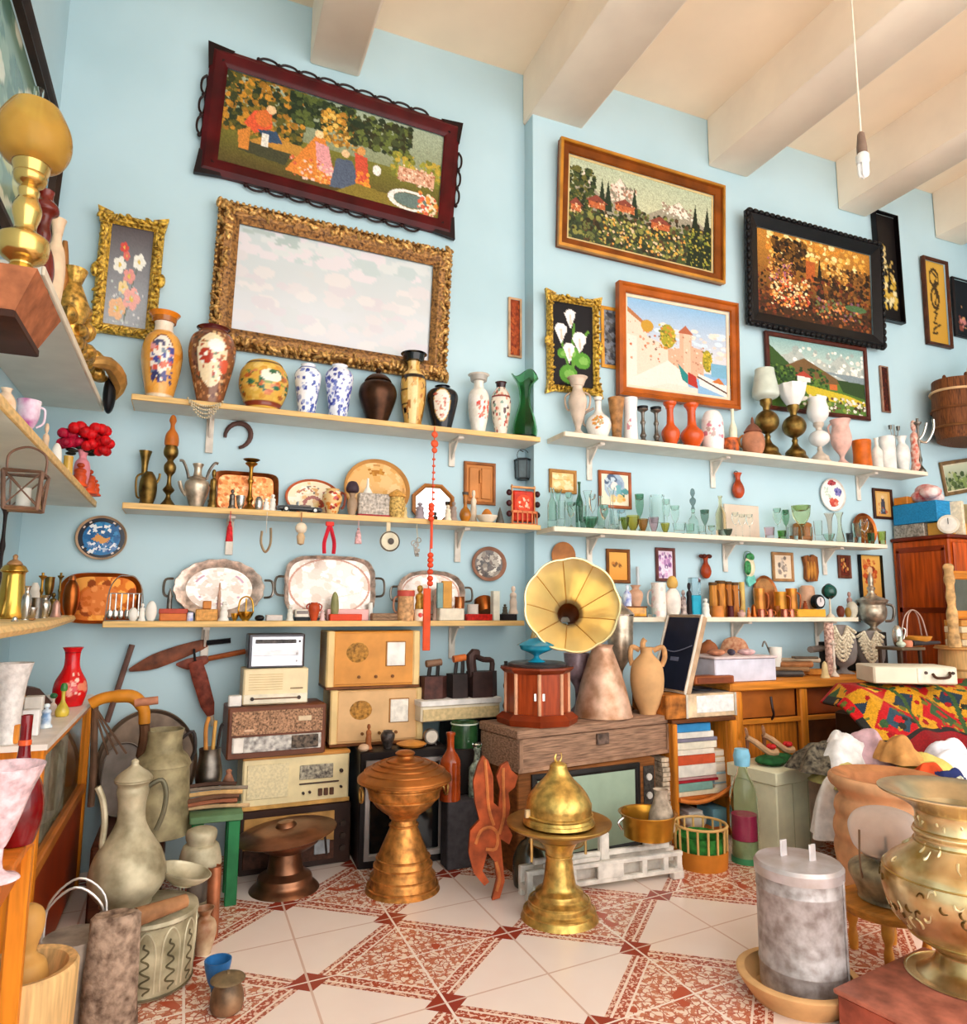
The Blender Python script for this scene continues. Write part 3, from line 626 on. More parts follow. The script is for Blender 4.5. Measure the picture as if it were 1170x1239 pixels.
PIC('carved_plaque','narrow dark brown wooden plaque right of the alpine painting','plaque',[(1068,441),(1077,443),(1081,499),(1071,497)],[(0,.015),(.006,.02),(.01,.014)],strip(['#4a1f14','#6a2c1c','#381810']),frm=mat('#a8806a',.5),tilt=0,roll=False)
PIC('narrow_picture','narrow yellow framed picture half hidden left of the village painting','picture',[(730,368),(752,372),(752,446),(730,442)],[(0,.012),(.02,.015),(.024,.008)],strip(['#6a6a6a','#8a8f98','#4a4a50']),frm=mat('#e0a03c',.45),tilt=0,roll=False)
PIC('narrow_picture','narrow amber framed picture half hidden right of the village painting','picture',[(872,402),(894,406),(894,470),(872,466)],[(0,.01),(.012,.013),(.018,.008)],strip(['#5a3a2a','#3a2a24','#7a5a3a']),frm=mat('#d08a34',.45),tilt=0,roll=False,clear=.002)
# wall pictures between the shelves on the right
def small(cols,n=50,w=26,h=30,r=.08,x0=.1,y0=.1,x1=.9,y1=.9):
    c=CV(w,h,cols[0]);c.dabs(n,cols[1:],x0,y0,x1,y1,r);return c.grain(.06).a
SF=[(0,.012),(.006,.018),(.018,.014),(.022,.006)]
c=CV(30,26,'#f0cf94');c.dabs(30,['#e9bd78','#f7e0b4','#e8c48a'],0,0,1,1,.1);c.line([(.1,.45),(.9,.4)],.015,'#d9a05a')
PIC('straw_picture','small straw-coloured picture in a light wooden frame, behind the tall glasses','picture',[(667,566),(700,569),(700,597),(667,595)],SF,c.a,frm=mat('#c08a4a',.5),tilt=0,roll=False)
c=CV(30,34,'#f4e6cf');c.ell(.5,.4,.38,.42,'#a9bccd');c.dabs(18,['#55657f','#8fa3bb','#c9d6df'],.2,.05,.7,.5,.09);c.ell(.5,.4,.13,.14,'#f2e4da');c.dabs(14,['#5f9a9c','#3f7a60','#7ab0b8'],.55,.4,.9,.7,.08);c.dabs(10,['#e8a858','#f0c98a'],.4,.72,.85,.85,.08)
PIC('icon_picture','small picture of a blue veiled figure, reddish frame, above the glassware','picture',[(727,568),(767,571),(766,616),(727,613)],SF,c.a,frm=mat('#b5643c',.45),tilt=0,roll=False)
c=CV(26,34,'#d9a45a');c.rect(.15,.1,.85,.9,'#e0b878');c.poly([(.35,.9),(.42,.3),(.62,.3),(.7,.9)],'#4a4a55');c.ell(.52,.25,.09,.08,'#e8c49a');c.dabs(10,['#c9683a','#7a8a9a'],.25,.5,.75,.9,.06)
PIC('icon_picture','small brown framed icon right of the copper plate','picture',[(1060,590),(1084,592),(1083,628),(1061,627)],SF,c.a,frm=mat('#4a2414',.4),tilt=0,roll=False)
c=CV(26,36,'#e9a94e');c.grad('#eeb45c','#dd9840');c.dabs(14,['#c98438','#8a5a2a'],.25,.4,.7,.6,.06)
PIC('engraved_plaque','orange plaque in a dark frame, hung right of the gramophone horn','plaque',[(736,663),(765,665),(765,706),(737,705)],SF,c.a,frm=mat('#8a5426',.45),tilt=0,roll=False)
PIC('violet_print','small violet print in a dark brown frame under the glass shelf','picture',[(796,662),(820,663),(820,704),(797,703)],SF,small(['#e9d3e2','#b98ab5','#d9a8cf','#8a5f90','#f2e4ee'],34),frm=mat('#7a4a44',.45),tilt=0,roll=False)
PIC('silver_icon','small icon in pale wood with a grey figure, above the copper mugs','picture',[(937,667),(964,669),(963,704),(939,703)],SF,small(['#e8d2b8','#9a8a80','#c9b8a8','#7a6a62'],26,x0=.25,x1=.75),frm=mat('#b98a5c',.45),tilt=0,roll=False)
PIC('small_icon','tiny dark red icon hung under the right end of the glass shelf','picture',[(1017,671),(1033,672),(1033,700),(1019,699)],SF,small(['#6a2a1c','#a8502c','#d9a05a','#3a1810'],24),frm=mat('#7a4430',.45),tilt=0,roll=False)
c=CV(30,64,'#eeb45a');c.grad('#f0bc66','#e0a04a');c.dabs(40,['#c9582c','#d98a4a','#8a3a20'],.25,.1,.8,.5,.07);c.poly([(.35,.95),(.4,.35),(.65,.35),(.7,.95)],'#c07a4a');c.ell(.52,.28,.12,.07,'#e8c090');c.dabs(16,['#e9d0b0','#a85a30'],.35,.4,.7,.9,.06)
PIC('tall_icon','tall orange icon panel with black sides beside the wardrobe','picture',[(1043,671),(1070,672),(1071,741),(1045,740)],[(0,.03),(.002,.032),(.004,.03)],c.a,frm=BLACK,tilt=0,roll=False)
# wooden panel left of the wall step
def panel_extra(t,w_,h_):
    mb=MB()
    for s_ in (-1,1):mb.bbox(s_*w_*.19-w_*.15,s_*w_*.19+w_*.15,-.016,-.005,-h_*.36,h_*.36,.004)
    mb.bbox(-.006,.006,-.022,-.006,h_*.0,h_*.3,.003);mb.build('carved_door',mat('#d08a4c',.45,0,.2,5),t)
PIC('shutter_plaque','brown wooden panel carved like a pair of shutters, hung above the small dishes','plaque',[(563,557),(602,560),(601,612),(563,608)],[(0,.012),(.004,.02),(.016,.016),(.02,.008)],np.array([[lin('#c88448')]]),wall=D,frm=mat('#a86a3a',.45),tilt=0,roll=False,extra=panel_extra)
# picture on the left wall,leaning out over the shelf
c=CV(60,60,'#7f9a86');c.dabs(80,['#5f8070','#93ab94','#c9c98a','#456a58','#dfe0c8'],0,0,1,1,.06)
t=thing('wall_picture','large grey-green picture in a dark ribbed frame, high on the left wall','picture',M=T(XL+.012,3.2,3.22) @ RZ(90) @ RX(2))
mb=MB();rail_frame(mb,1.5,.94,[(0,0),(0,.05),(.02,.06),(.035,.05),(.05,.06),(.065,.045),(.09,.05),(.1,.02)]);mb.build('frame',mat('#33241c',.4,0,.3),t,sharp=20)
mb=MB();sheet(mb,1.31,.75,c.a,-.012);mb.build('picture',PAINTG,t,flat=True)
# ---------------------------------------------------------------- shelves
S1,S2,S3=2.368,1.808,1.222;R1,R2,R3=2.388,1.79,1.245;LS1,LS2,LS3=2.33,1.825,1.25
SHELFW=mat('#dcdcd2',.5,0,.06,6)
def shelf(label,x0,x1,y0,y1,z,brackets,edge,th=.03,grp='wall shelves',left=False):
    t=thing('wall_shelf',label,'shelf',((x0+x1)/2,(y0+y1)/2,z),0,grp);cx_,cy_=(x0+x1)/2,(y0+y1)/2
    a,b,c,d=x0-cx_,x1-cx_,y0-cy_,y1-cy_
    if not left:
        MB().box(a,b,c+.006,d-.002,-th,0).build('board',SHELFW,t)
        MB().bbox(a-.002,b+.002,c-.004,c+.006,-th,.001,.003).build('front_edge',edge,t)
        MB().box(a-.004,a,c+.006,d-.002,-th,.0).build('end_edge',edge,t)
    else:
        MB().box(a+.002,b-.006,c,d,-th,0).build('board',SHELFW,t)
        MB().bbox(b-.006,b+.004,c-.002,d+.002,-th,.001,.003).build('front_edge',edge,t)
        MB().box(a+.002,b-.006,d,d+.003,-th,.0).build('end_edge',edge,t)
    for px,dn in brackets:
        X=solX(px,y1,z-.1)-cx_;mb=MB()
        mb.bbox(X-.02,X+.02,d-.016,d-.003,-th-dn,-th,.003);mb.bbox(X-.018,X+.018,c+.05,d-.016,-th-.016,-th,.003)
        mb.prism([(0,0),(.1,0),(0,-.1)],-.005,.005,T(X,d-.016,-th-.016) @ RZ(-90));mb.build('bracket',C_('#eadfd2'),t)
    return t
PEDGE=mat('#e8c283',.5,0,.15,5,0,'wood');WEDGE=mat('#efe2cc',.5,0,.06)
shelf('upper left wall shelf holding the row of painted vases',solX(160,3.92,S1),1.994,3.92,D,S1,[(254,.2),(546,.16)],PEDGE)
shelf('middle left wall shelf holding trays, candlesticks and the toy car',solX(149,3.92,S2),1.994,3.92,D,S2,[(278,.2),(553,.2)],PEDGE)
shelf('lower left wall shelf holding three silver trays and small boxes',solX(125,3.92,S3),1.88,3.92,D,S3,[(248,.2),(546,.2)],PEDGE)
shelf('upper right wall shelf holding oil lamps and orange vases',2.1,solX(1122,3.79,R1),3.79,DP,R1,[(712,.22),(861,.2),(1037,.2)],WEDGE)
shelf('middle right wall shelf crowded with glassware',2.02,solX(1073,3.79,R2),3.79,DP,R2,[(712,.22),(876,.2),(996,.2)],WEDGE)
shelf('lower right wall shelf with wooden mugs, globe and clock',2.05,solX(1038,3.79,R3),3.79,DP,R3,[(886,.2),(987,.2)],WEDGE)
shelf('upper shelf on the left wall, under the large brass lamp',XL,-.47,2.42,4.08,LS1,[],WEDGE,grp='left wall shelves',left=True)
shelf('middle shelf on the left wall, with red roses',XL,-.47,1.8,4.08,LS2,[],PEDGE,grp='left wall shelves',left=True)
# lowest shelf on the left wall has a slanted front
t=thing('wall_shelf','lowest shelf on the left wall, slanted front edge, crowded with small brassware','shelf',(-.6,3,LS3),0,'left wall shelves')
def poly_slab(pts,z0,z1,name,m,par,M=None):
    mb=MB();n=len(pts)
    mb.add([(x,y,z0) for x,y in pts]+[(x,y,z1) for x,y in pts],[tuple(range(n-1,-1,-1)),tuple(range(n,2*n))]+[(i,(i+1) % n,n+(i+1) % n,n+i) for i in range(n)],M)
    return mb.build(name,m,par)
pts=[(-.198,-1.2),(.19,-1.2),(.19,-.43),(.08,.98),(.06,1.06),(-.198,1.06)]
poly_slab(pts,-.03,0,'board',mat('#e9c98f',.5,0,.12,5),t)
mb=MB()
for (a,b),(c,d) in zip(pts[1:4],pts[2:5]):mb.tube([(a,b,-.015),(c,d,-.015)],.016,6)
mb.build('front_edge',PEDGE,t)
# ---------------------------------------------------------------- upper left shelf:painted vases
Ya=4.03
def floral(bg,cols,n,r=.05,band=None,w=160,h=110,medal=None,y0=.1,y1=.95):
    c=CV(w,h,bg);c.dabs(n,cols,0,y0,1,y1,r)
    if medal:medal(c)
    for (a,b,q) in band or []:c.rect(0,a,1,b,q)
    return c.grain(.06).a
def med1(c):
    c.ell(.5,.55,.1,.27,'#8a4a2a');c.ell(.5,.55,.095,.25,'#f7ece0')
    c.dabs(36,['#e07a52','#d9604a','#4a4f9a','#f0b060','#7a8a9a','#e9a0a0'],.42,.42,.58,.8,.018);c.dabs(22,['#4a4a8a','#39406f'],.41,.7,.6,.82,.014);c.dabs(12,['#5a5a7a'],.42,.36,.56,.42,.012)
V('painted_vase','orange and white vase painted with a figure scene, first on the upper left shelf','vase',196,381,25,S1,Ya,m=PAINTG,p='vase',tex=floral('#eda84c',['#f0b35c','#e89a3a'],30,.06,[(0,.07,'#e88a24'),(.08,.22,'#f6e4cf'),(.94,1,'#f3dcc0')],medal=med1))
def med2(c):
    c.ell(.5,.48,.115,.34,'#f2ddb8');c.ell(.46,.45,.05,.1,'#b8412c');c.ell(.6,.55,.04,.08,'#d9603c');c.dabs(30,['#b5482c','#d98a4a','#7a8a6a','#f7efe0','#a8602c'],.41,.25,.59,.76,.012);c.ell(.53,.3,.06,.08,'#eef0e8')
V('painted_vase','large wide brown patterned vase with a maroon rim, under the carved mirror frame','vase',256,399,29,S1,3.98,m=PAINTG,p='urn',tex=floral('#8a5a3c',['#c98a5a','#6a3a28','#d9b080','#5a4a3a','#b56a44'],420,.012,[(0,.05,'#5e1a1c')],medal=med2))
def med3(c):c.dabs(60,['#2f6a4a','#c96a34','#e8b050','#8a9a4a','#d98a5a','#4a7a5a'],.3,.3,.72,.75,.022);c.ell(.55,.4,.07,.12,'#f5ecd9');c.dabs(30,['#b06a2c','#3a6a4a'],0,.2,1,.8,.02)
V('ginger_jar','round yellow painted pot with a flat lid, third from the left on the upper shelf','pot',319,437,30,S1,Ya,m=PAINTG,p=[(0,0),(.7,0),(.72,.04),(.72,.1),(.9,.3),(1,.5),(.94,.74),(.76,.88),(.74,.9),(.55,.96),(0,1)],tex=floral('#e0b450',['#eec870','#d9a040','#e9c060'],60,.03,[(.86,.96,'#8a3a1c'),(.1,.13,'#7a5a2a')],medal=med3))
bw=floral('#f4f4f8',['#5a6ab5','#8a98d0','#aab4dc','#4656a8'],190,.02,[(0,.03,'#e9ecf4'),(.06,.1,'#6a78bc')])
V('porcelain_vase','blue and white porcelain vase standing beside the round yellow pot','vase',372,442,16,S1,Ya,m=PAINTG,p='meiping',tex=bw,group='blue and white vases')
V('porcelain_vase','blue and white porcelain vase standing beside the dark lidded urn','vase',410,443,17,S1,Ya,m=PAINTG,p='meiping',tex=floral('#eff0f8',['#5a62b8','#7a86c8','#a0a8da','#3f4aa0'],240,.02),group='blue and white vases')
BRZ=mat('#4f3322',.28,.8,.4,12,.1)
V('lidded_urn','dark bronze lidded urn between the blue vase and the tall gold vase','urn',457,446,23,S1,Ya,m=BRZ,p=[(0,0),(.5,0),(.54,.04),(.6,.1),(.92,.4),(1,.55),(.9,.68),(.62,.76)],parts=[('lid',BRZ,[(.0,.74),(.66,.75),(.64,.8),(.4,.87),(.12,.9),(.1,.92),(.18,.95),(.1,.99),(0,1)])])
def med4(c):c.rect(.44,.1,.56,1,'#f0d498');c.dabs(40,['#e0a860','#b5783c'],.3,.2,.7,1,.02);c.line([(.3,.35),(.3,.9)],.012,'#151318');c.line([(.7,.35),(.7,.9)],.012,'#151318');c.rect(.3,.5,.44,.53,'#1a171a');c.rect(.3,.7,.44,.72,'#1a171a')
V('tall_vase','tall gold and black striped vase with a dark flared rim','vase',500,429,16,S1,Ya,m=PAINTG,p='tall',tex=floral('#d9ac5c',['#e8c27a','#c08a3c','#2a2422'],90,.02,[(0,.05,'#1a1518'),(.3,.36,'#2a201c')],medal=med4))
def med5(c):c.ell(.5,.48,.095,.36,'#c9a050');c.ell(.5,.48,.088,.33,'#f2e6d6');c.dabs(26,['#d99078','#e8b0a0','#b8604c'],.43,.25,.57,.75,.015)
V('black_vase','small black vase with a cream oval medallion','vase',535,468,19,S1,Ya,m=PAINTG,p=[(0,0),(.55,0),(.58,.05),(.85,.45),(1,.76),(.8,.9),(.4,.93),(.38,.96),(.5,1)],tex=floral('#17121a',['#201a24'],5,medal=med5))
V('cream_vase','slender cream vase with red flowers, beside the small banded vase','vase',579,454,13,S1,Ya,m=PAINTG,p='tall',tex=floral('#efe6da',['#e8ded0','#f5ede4'],30,.05,medal=lambda c:c.dabs(24,['#d9402c','#e07a60','#c9b0a0'],.45,.4,.72,.75,.02)))
V('banded_vase','small cream vase with maroon bands and little handles','vase',606,463,12,S1,Ya,m=PAINTG,p='baluster',tex=floral('#e9dccb',['#c05a4a','#5a3a3a','#7a9a8a','#f0e6da','#d9a08a'],160,.02,[(.0,.04,'#4a2a2a'),(.26,.3,'#8a2c2c')]),)
gv=V('glass_vase','green glass vase with a wavy flared rim at the shelf end by the wall step','vase',635,455,15,S1,Ya,m=mat('#2fae4c',.04,0,kind='glass'),p=[(0,0),(.75,0),(.9,.04),(1,.15),(.8,.35),(.5,.55),(.45,.7),(.6,.86),(1.05,.98),(1.1,1)],hollow=.12)
for v_ in gv.data.vertices:
    if v_.co.z > gv['_h']*.8:v_.co.z +=.022*math.sin(3*math.atan2(v_.co.y,v_.co.x))*((v_.co.z/gv['_h']-.8)*5)
# beads hung over the edge of the shelf,horseshoe,red string ornament
def hang(name,label,cat,px,y0,y1,Y,m,r=.004,z0=None):
    a=onY(px,y0,Y);return a,solZ(y1,a.x,Y)
a=onY(248,489,3.9);mb=MB()
for k in range(4):
    s_=.03+.022*k
    for q in range(17):t_=-1+q/8;mb.ball((.085*t_,-.004*k,.02-s_*(1-t_*t_)),.006,6,4)
o=mb.build('bead_string',C_('#cfc0a2'));o.location=a;tag(o,'looped strings of pale beads hung on the front of the upper left shelf','beads')
a=onY(288,527,D-.012);mb=MB();pts=[(.065*math.sin(q)*1.0,0,.075*math.cos(q)) for q in np.linspace(-2.35,2.35,16)]
mb.tube(pts,[.009+.006*math.sin(PI*i/15) for i in range(16)],8,RY(35));o=mb.build('horseshoe',mat('#6a4a42',.6,.4,.3));o.location=a;tag(o,'rusty horseshoe nailed to the wall below the upper left shelf','horseshoe')
a=onY(526,517,3.902);t=thing('string_ornament','long red and orange string ornament hanging in front of the left shelves','ornament',a)
zz=lambda y:solZ(y,a.x,a.y)-a.z
mb=MB();mb.tube([(0,0,zz(516)),(-.01,-.01,zz(600)),(-.025,-.01,zz(700)),(-.035,-.006,zz(787))],.003,6)
mb.build('string',C_('#d9482c'),t)
mb=MB()
for y,r in ((526,.02),(537,.024),(545,.018)):mb.ball((0,-.003,zz(y)),(r,r*.6,r),8,6)
for y in np.arange(556,620,8):mb.ball((-.004,-.005,zz(y)),(.011,.009,.008),8,6)
mb.build('bead',C_('#e8653f'),t)
mb=MB()
for y in (612,616,622,628,672,678,684,692,700,706):mb.ball((-.016,-.008,zz(y)),(.019,.012,.017),8,6)
mb.bbox(-.02,-.004,-.012,-.004,zz(664),zz(630),.003);mb.build('flower_knot',C_('#e2522c'),t)
mb=MB();mb.bbox(-.055,-.01,-.012,-.002,zz(787),zz(712),.012);mb.build('ribbon',mat('#e85a2c',.5,0,.12),t)
# ---------------------------------------------------------------- upper right shelf
Yb=3.9
fl_w=lambda bg,cols,n=60,r=.03,band=None:floral(bg,cols,n,r,band)
V('footed_vase','cream footed vase with scalloped rim and two handles, before the lily picture','vase',699,457,12,R1,Yb,m=C_('#dcc7b4',.3),p=[(0,0),(.75,0),(.7,.05),(.3,.12),(.35,.2),(.8,.45),(.95,.6),(.75,.72),(.5,.8),(.6,.9),(1.05,1)],tubes=[('handle',C_('#c9ae98'),[(.7,.75),(1.25,.68),(1.15,.5),(.8,.45)],.1),('handle',C_('#c9ae98'),[(-.7,.75),(-1.25,.68),(-1.15,.5),(-.8,.45)],.1)])
V('flowered_jug','round white jug painted with an orange flower','jug',724,481,15,R1,Yb,p=[(0,0),(.6,0),(.7,.05),(1,.3),(.9,.48),(.4,.62),(.26,.72),(.26,.9),(.36,1)],m=PAINTG,tex=floral('#f4eee6',['#f0e6da'],10,medal=lambda c:(c.dabs(22,['#e09a4a','#d9782c','#b5a06a'],.43,.5,.58,.78,.02))),tubes=[('handle',C_('#b9a89a'),[(-.35,.75),(-1.1,.62),(-1.2,.4),(-.85,.3)],.1)])
V('horn_vase','brown tapering horn-shaped vase with a dark wide mouth','vase',746,483,10,R1,Yb,p='cone',m=mat('#b98552',.4,0,.4,20))
V('white_vase','plain white cylinder vase with a faint pink flower','vase',763,482,9,R1,Yb,p=[(0,0),(.9,0),(.9,.3),(.85,.7),(1,.97),(1,1)],m=PAINTG,tex=floral('#f7f2ee',['#f2ece6'],8,medal=lambda c:c.dabs(10,['#dba0a8','#c98a98'],.42,.5,.52,.7,.02)))
V('candlestick','dark-topped silver candlestick standing next to the white cylinder vase','candlestick',778,492,8,R1,Yb,p='candle',m=PEWTER,group='pair of candlesticks',parts=[('socket',BLACK,[(.3,.86),(.8,.93),(.85,1),(0,1)])])
V('candlestick','dark-topped silver candlestick standing next to an orange vase','candlestick',794,493,8,R1,Yb,p='candle',m=PEWTER,group='pair of candlesticks',parts=[('socket',BLACK,[(.3,.86),(.8,.93),(.85,1),(0,1)])])
OG=mat('#dc5c1c',.16,0,.15,6)
V('orange_vase','orange bottle-necked vase beside the candlesticks','vase',811,487,11,R1,Yb,p=[(0,0),(.6,0),(.6,.05),(1,.25),(.95,.38),(.5,.5),(.4,.6),(.4,.86),(.7,.95),(.75,1)],m=OG,group='pair of orange vases')
V('orange_vase','orange bottle-necked vase beside the white lidded jar','vase',837,489,14,R1,Yb,p=[(0,0),(.55,0),(.55,.05),(1,.25),(.95,.38),(.5,.5),(.38,.6),(.38,.86),(.62,.95),(.66,1)],m=OG,group='pair of orange vases')
V('white_jar','white jar with a domed lid and pink roses','jar',862,496,14,R1,Yb,p=[(0,0),(.85,0),(.9,.04),(1,.3),(.95,.7),(.9,.72),(.92,.78),(.6,.95),(.2,.98),(0,1)],m=PAINTG,tex=floral('#f5f0ec',['#efe8e2'],10,medal=lambda c:c.dabs(18,['#e0a8b0','#d98a98','#c9b0a8'],.36,.3,.7,.7,.025)))
V('slim_bottle','slim yellowish white bottle in front of the village painting corner','bottle',887,495,5,R1,3.93,p='bottle',m=C_('#efe9cf',.3))
V('ceramic_cup','small orange and black cup at the foot of the slim bottle','cup',884,531,10,R1,3.84,p='mug',m=mat('#c9642c',.3,0,.6,22,col2='#3a2a24'))
V('lidded_jar','round terracotta lidded jar left of the oil lamps','jar',911,505,14,R1,3.87,p=[(0,0),(.6,0),(.9,.15),(1,.32),(.9,.52),(.66,.6)],m=mat('#c98a6a',.55,0,.25),parts=[('lid',mat('#8a5a48',.5,0,.25),[(0,.58),(.75,.6),(.7,.66),(.4,.78),(.15,.84),(.14,.9),(.06,1),(0,1)])],tubes=[('handle',mat('#c98a4a',.5),[(-.85,.55),(-1.2,.45),(-1.1,.28),(-.95,.25)],.1)])
def oil_lamp(label,px,yb_top,hw,Y,shade,shade_m,ys,metal,glassfont=False,nm='oil_lamp'):
    x,y,z=loc_px(px,Y,R1);hh=solZ(yb_top,x,y)-z;r=rad(hw,x,y,z+.1);hs=solZ(ys,x,y)-z-hh
    t=thing(nm,label,'oil lamp',(x,y,z),0,'oil lamps on the upper right shelf')
    MB().lathe([(a*r,b*hh) for a,b in smooth([(0,0),(1,0),(1,.05),(.85,.09),(.8,.16),(.4,.24),(.22,.32),(.26,.36),(.2,.4),(.2,.42)],3)],24).build('base',metal,t)
    MB().lathe([(a*r,b*hh) for a,b in smooth([(0,.4),(.2,.41),(.8,.5),(1,.62),(.8,.74),(.28,.82),(0,.82)],3)],24).build('oil_font',MILK if glassfont else metal,t)
    MB().lathe([(a*r,b*hh) for a,b in [(0,.8),(.28,.81),(.3,.88),(.5,.93),(.52,1),(.4,1.02),(0,1.02)]],20).build('burner',metal,t)
    ru=None if shade !='ruff' else (lambda a,zz_:1+.06*math.sin(10*a)*min(1,max(0,(zz_-hh)/hs)))
    P=dict(chim=[(.5,0),(1.05,.1),(1.1,.3),(.85,.8),(.8,1)],ruff=[(.45,0),(.6,.1),(1.0,.5),(1.15,.9),(1.2,1)],globe=[(.4,0),(.9,.2),(1.05,.5),(.85,.85),(.95,1)])[shade]
    Q=[(a*r,hh+b*hs) for a,b in smooth(P,4)];Q +=[(a-.004,b) for a,b in reversed(Q)]
    MB().lathe(Q,40,wob=ru).build('glass_shade',shade_m,t);return t
oil_lamp('brass oil lamp with a pale greenish frosted chimney shade',930,484,15,3.89,'chim',mat('#cfd6c8',.2,0,.08),447,OLDBR)
oil_lamp('brass oil lamp with a ruffled white shade, in front of the alpine painting',963,491,15,3.88,'ruff',MILK,466,OLDBR)
oil_lamp('white milk-glass oil lamp with a globe shade, right of the brass lamps',993,512,13,3.88,'globe',MILK,482,C_('#d8c6b4',.3),True)
V('pink_goblet','pale pink pottery goblet with small handles, beside the milk-glass lamp','goblet',1018,508,13,R1,3.88,p=[(0,0),(.7,0),(.66,.04),(.25,.14),(.3,.24),(.85,.42),(1,.6),(.86,.78),(.8,.88),(1,1)],m=PINK,tubes=[('handle',PINK,[(-.8,.95),(-1.15,.85),(-1,.66),(-.9,.6)],.1)])
V('orange_pot','bright orange ceramic pot right of the pink goblet','pot',1043,533,12,R1,3.88,p=[(0,0),(.85,0),(1,.1),(.92,.5),(1,.92),(.95,1)],m=mat('#d9701e',.35,0,.2,14))
V('white_pitcher','narrow white pitcher squeezed behind the orange pot','pitcher',1061,530,7,R1,3.88,p='bottle',m=C_('#f2ebe0',.3))
V('white_vase','white cut vase standing beneath the wire candle holder','vase',1074,530,10,R1,3.88,p='cylinder',m=C_('#f4eee8',.3))
V('white_vase','plain white vase next to the red and white clay figure','vase',1092,528,9,R1,3.88,p='vase',m=C_('#f5f0ea',.3))
V('clay_figure','tall red and white clay figure at the right end of the upper shelf','figurine',1107,508,8,R1,3.87,p='figure',m=mat('#b5503c',.4,0,.7,30,col2='#f0dccb'))
x,y,z=loc_px(1086,3.97,R1);zt=solZ(514,x,y)-z
t=thing('wire_holder','thin grey wire candle holder with two cups, behind the white vases','candle holder',(x,y,z))
MB().tube([(0,0,0),(0,0,zt)],.004,6).build('stem',PEWTER,t)
for s_ in (-1,1):
    MB().tube(smooth([(0,0,zt*.8),(s_*.03,0,zt*.78),(s_*.045,0,zt*.9)],4),.003,6).build('arm',PEWTER,t);MB().lathe([(0,zt*.9),(.012,zt*.9),(.016,zt*.98),(0,zt*.95)],10,T(s_*.045,0,0)).build('cup',PEWTER,t)
MB().lathe([(0,0),(.025,0),(.02,.006),(0,.008)],12).build('foot',PEWTER,t)
# ---------------------------------------------------------------- trays and plates stood against the wall
def TRAY(name,label,cat,cx,cy,rx,ry,wall,m,canvas=None,z=None,rim=.02,lip=.16,tilt=7,wav=0.,cm=None,sup=2.,handles=None,base=None,n=64,group=None,rimm=None,rwid=None):
    Yp=wall-.05;c,a,b=plate_at(cx,cy,rx,ry,Yp)
    if z is not None:cz=z+b*math.cos(math.radians(tilt))+.002+(.008 if wav else 0)
    else:cz=c.z
    ry_=b*math.sin(math.radians(tilt));M=T(c.x,wall-.008-ry_-(.004 if z is None else .012),cz) @ RX(-tilt)
    t=thing(name,label,cat,M=M,group=group)
    def ring(q,y):
        o=[]
        for k in range(n):
            w=2*PI*k/n;cs,sn=math.cos(w),math.sin(w)
            f=(abs(cs)**sup+abs(sn)**sup)**(-1/sup)*(1+wav*math.sin(w*18)*(1 if q > .9 else 0));o.append((a*q*f*cs,y,b*q*f*sn))
        return o
    def bands(rs):
        mb=MB();vs=[p for q,y in rs for p in ring(q,y)];fs=[]
        for i in range(len(rs)-1):
            for k in range(n):k2=(k+1) % n;fs.append((i*n+k,(i+1)*n+k,(i+1)*n+k2,i*n+k2))
        return mb.add(vs,fs)
    bands([(1-lip,-.004),(1-lip*.75,-rim*.5),(1-lip*.25,-rim*.9),(1-.02,-rim),(1,-rim*.8),(.97,0),(.8,.004)]).build('rim',rimm or m,t)
    mb=MB()
    if canvas is not None:
        if sup > 2.3:
            H,W=canvas.shape[:2];yy,xx=np.mgrid[0:H,0:W];k=(np.abs((xx+.5)/W*2-1)**sup+np.abs((yy+.5)/H*2-1)**sup) < 1
            sheet(mb,2*a*(1-lip+.02),2*b*(1-lip+.02),canvas,-.004,mask=k)
        else:disc_canvas(mb,1,canvas,-.004,None,a*(1-lip+.02),b*(1-lip+.02))
        mb.build('face',cm or PAINTG,t,flat=True)
    else:
        bands([(1-lip+.01,-.004),(.6,-.0035),(.3,-.0035),(.01,-.0035)]).build('face',cm or m,t)
    if handles:
        for s_ in (-1,1):
            P=[(s_*a*1.0,-rim*.6,b*.3),(s_*a*1.16,-rim,b*.26),(s_*a*1.2,-rim,0),(s_*a*1.16,-rim,-b*.26),(s_*a*1.0,-rim*.6,-b*.3)]
            MB().tube(smooth(P,4),.007,6).build('handle',handles,t)
    return t
def BOXI(name,label,cat,x0,x1,yt,z,Y,d,m,group=None):return BX(name,label,cat,x0,x1,yt,z,Y,d,m,group=group,b=.004)[0]
def FIG(name,label,px,yt,hw,z,Y,m,cat='figurine',p='figure',group=None):return V(name,label,cat,px,yt,hw,z,Y,p=p,m=m,seg=14,group=group)
# ---------------------------------------------------------------- middle left shelf
V('brass_mortar','bellied brass pitcher with a handle at the left end of the middle shelf','pitcher',179,571,11,S2,3.99,p='jar',m=OLDBR,tubes=[('handle',OLDBR,[(-.6,.95),(-1.3,.8),(-1.2,.3),(-.85,.2)],.12),('spout',OLDBR,[(.7,.6),(1.1,.8),(1.2,.97)],.14)])
V('trumpet_vase','narrow brass vase with a trumpet mouth, behind the bellied brass pitcher','vase',174,546,8,S2,4.1,p='trumpet',m=OLDBR)
V('turned_candlestick','tall turned brass candlestick with an orange wooden top','candlestick',205,540,9,S2,4.02,p=[(0,0),(1,0),(1,.04),(.5,.12),(.3,.2),(.8,.28),(.35,.36),(.3,.5),(.75,.58),(.8,.68),(.4,.76),(.9,.84),(1,.92),(.8,1)],m=OLDBR,
  parts=[('wooden_top',mat('#c9742c',.4,0,.2),[(0,1),(.85,1),(.95,1.1),(.8,1.2),(.35,1.28),(.3,1.36),(.5,1.42),(.3,1.5),(0,1.52)])])
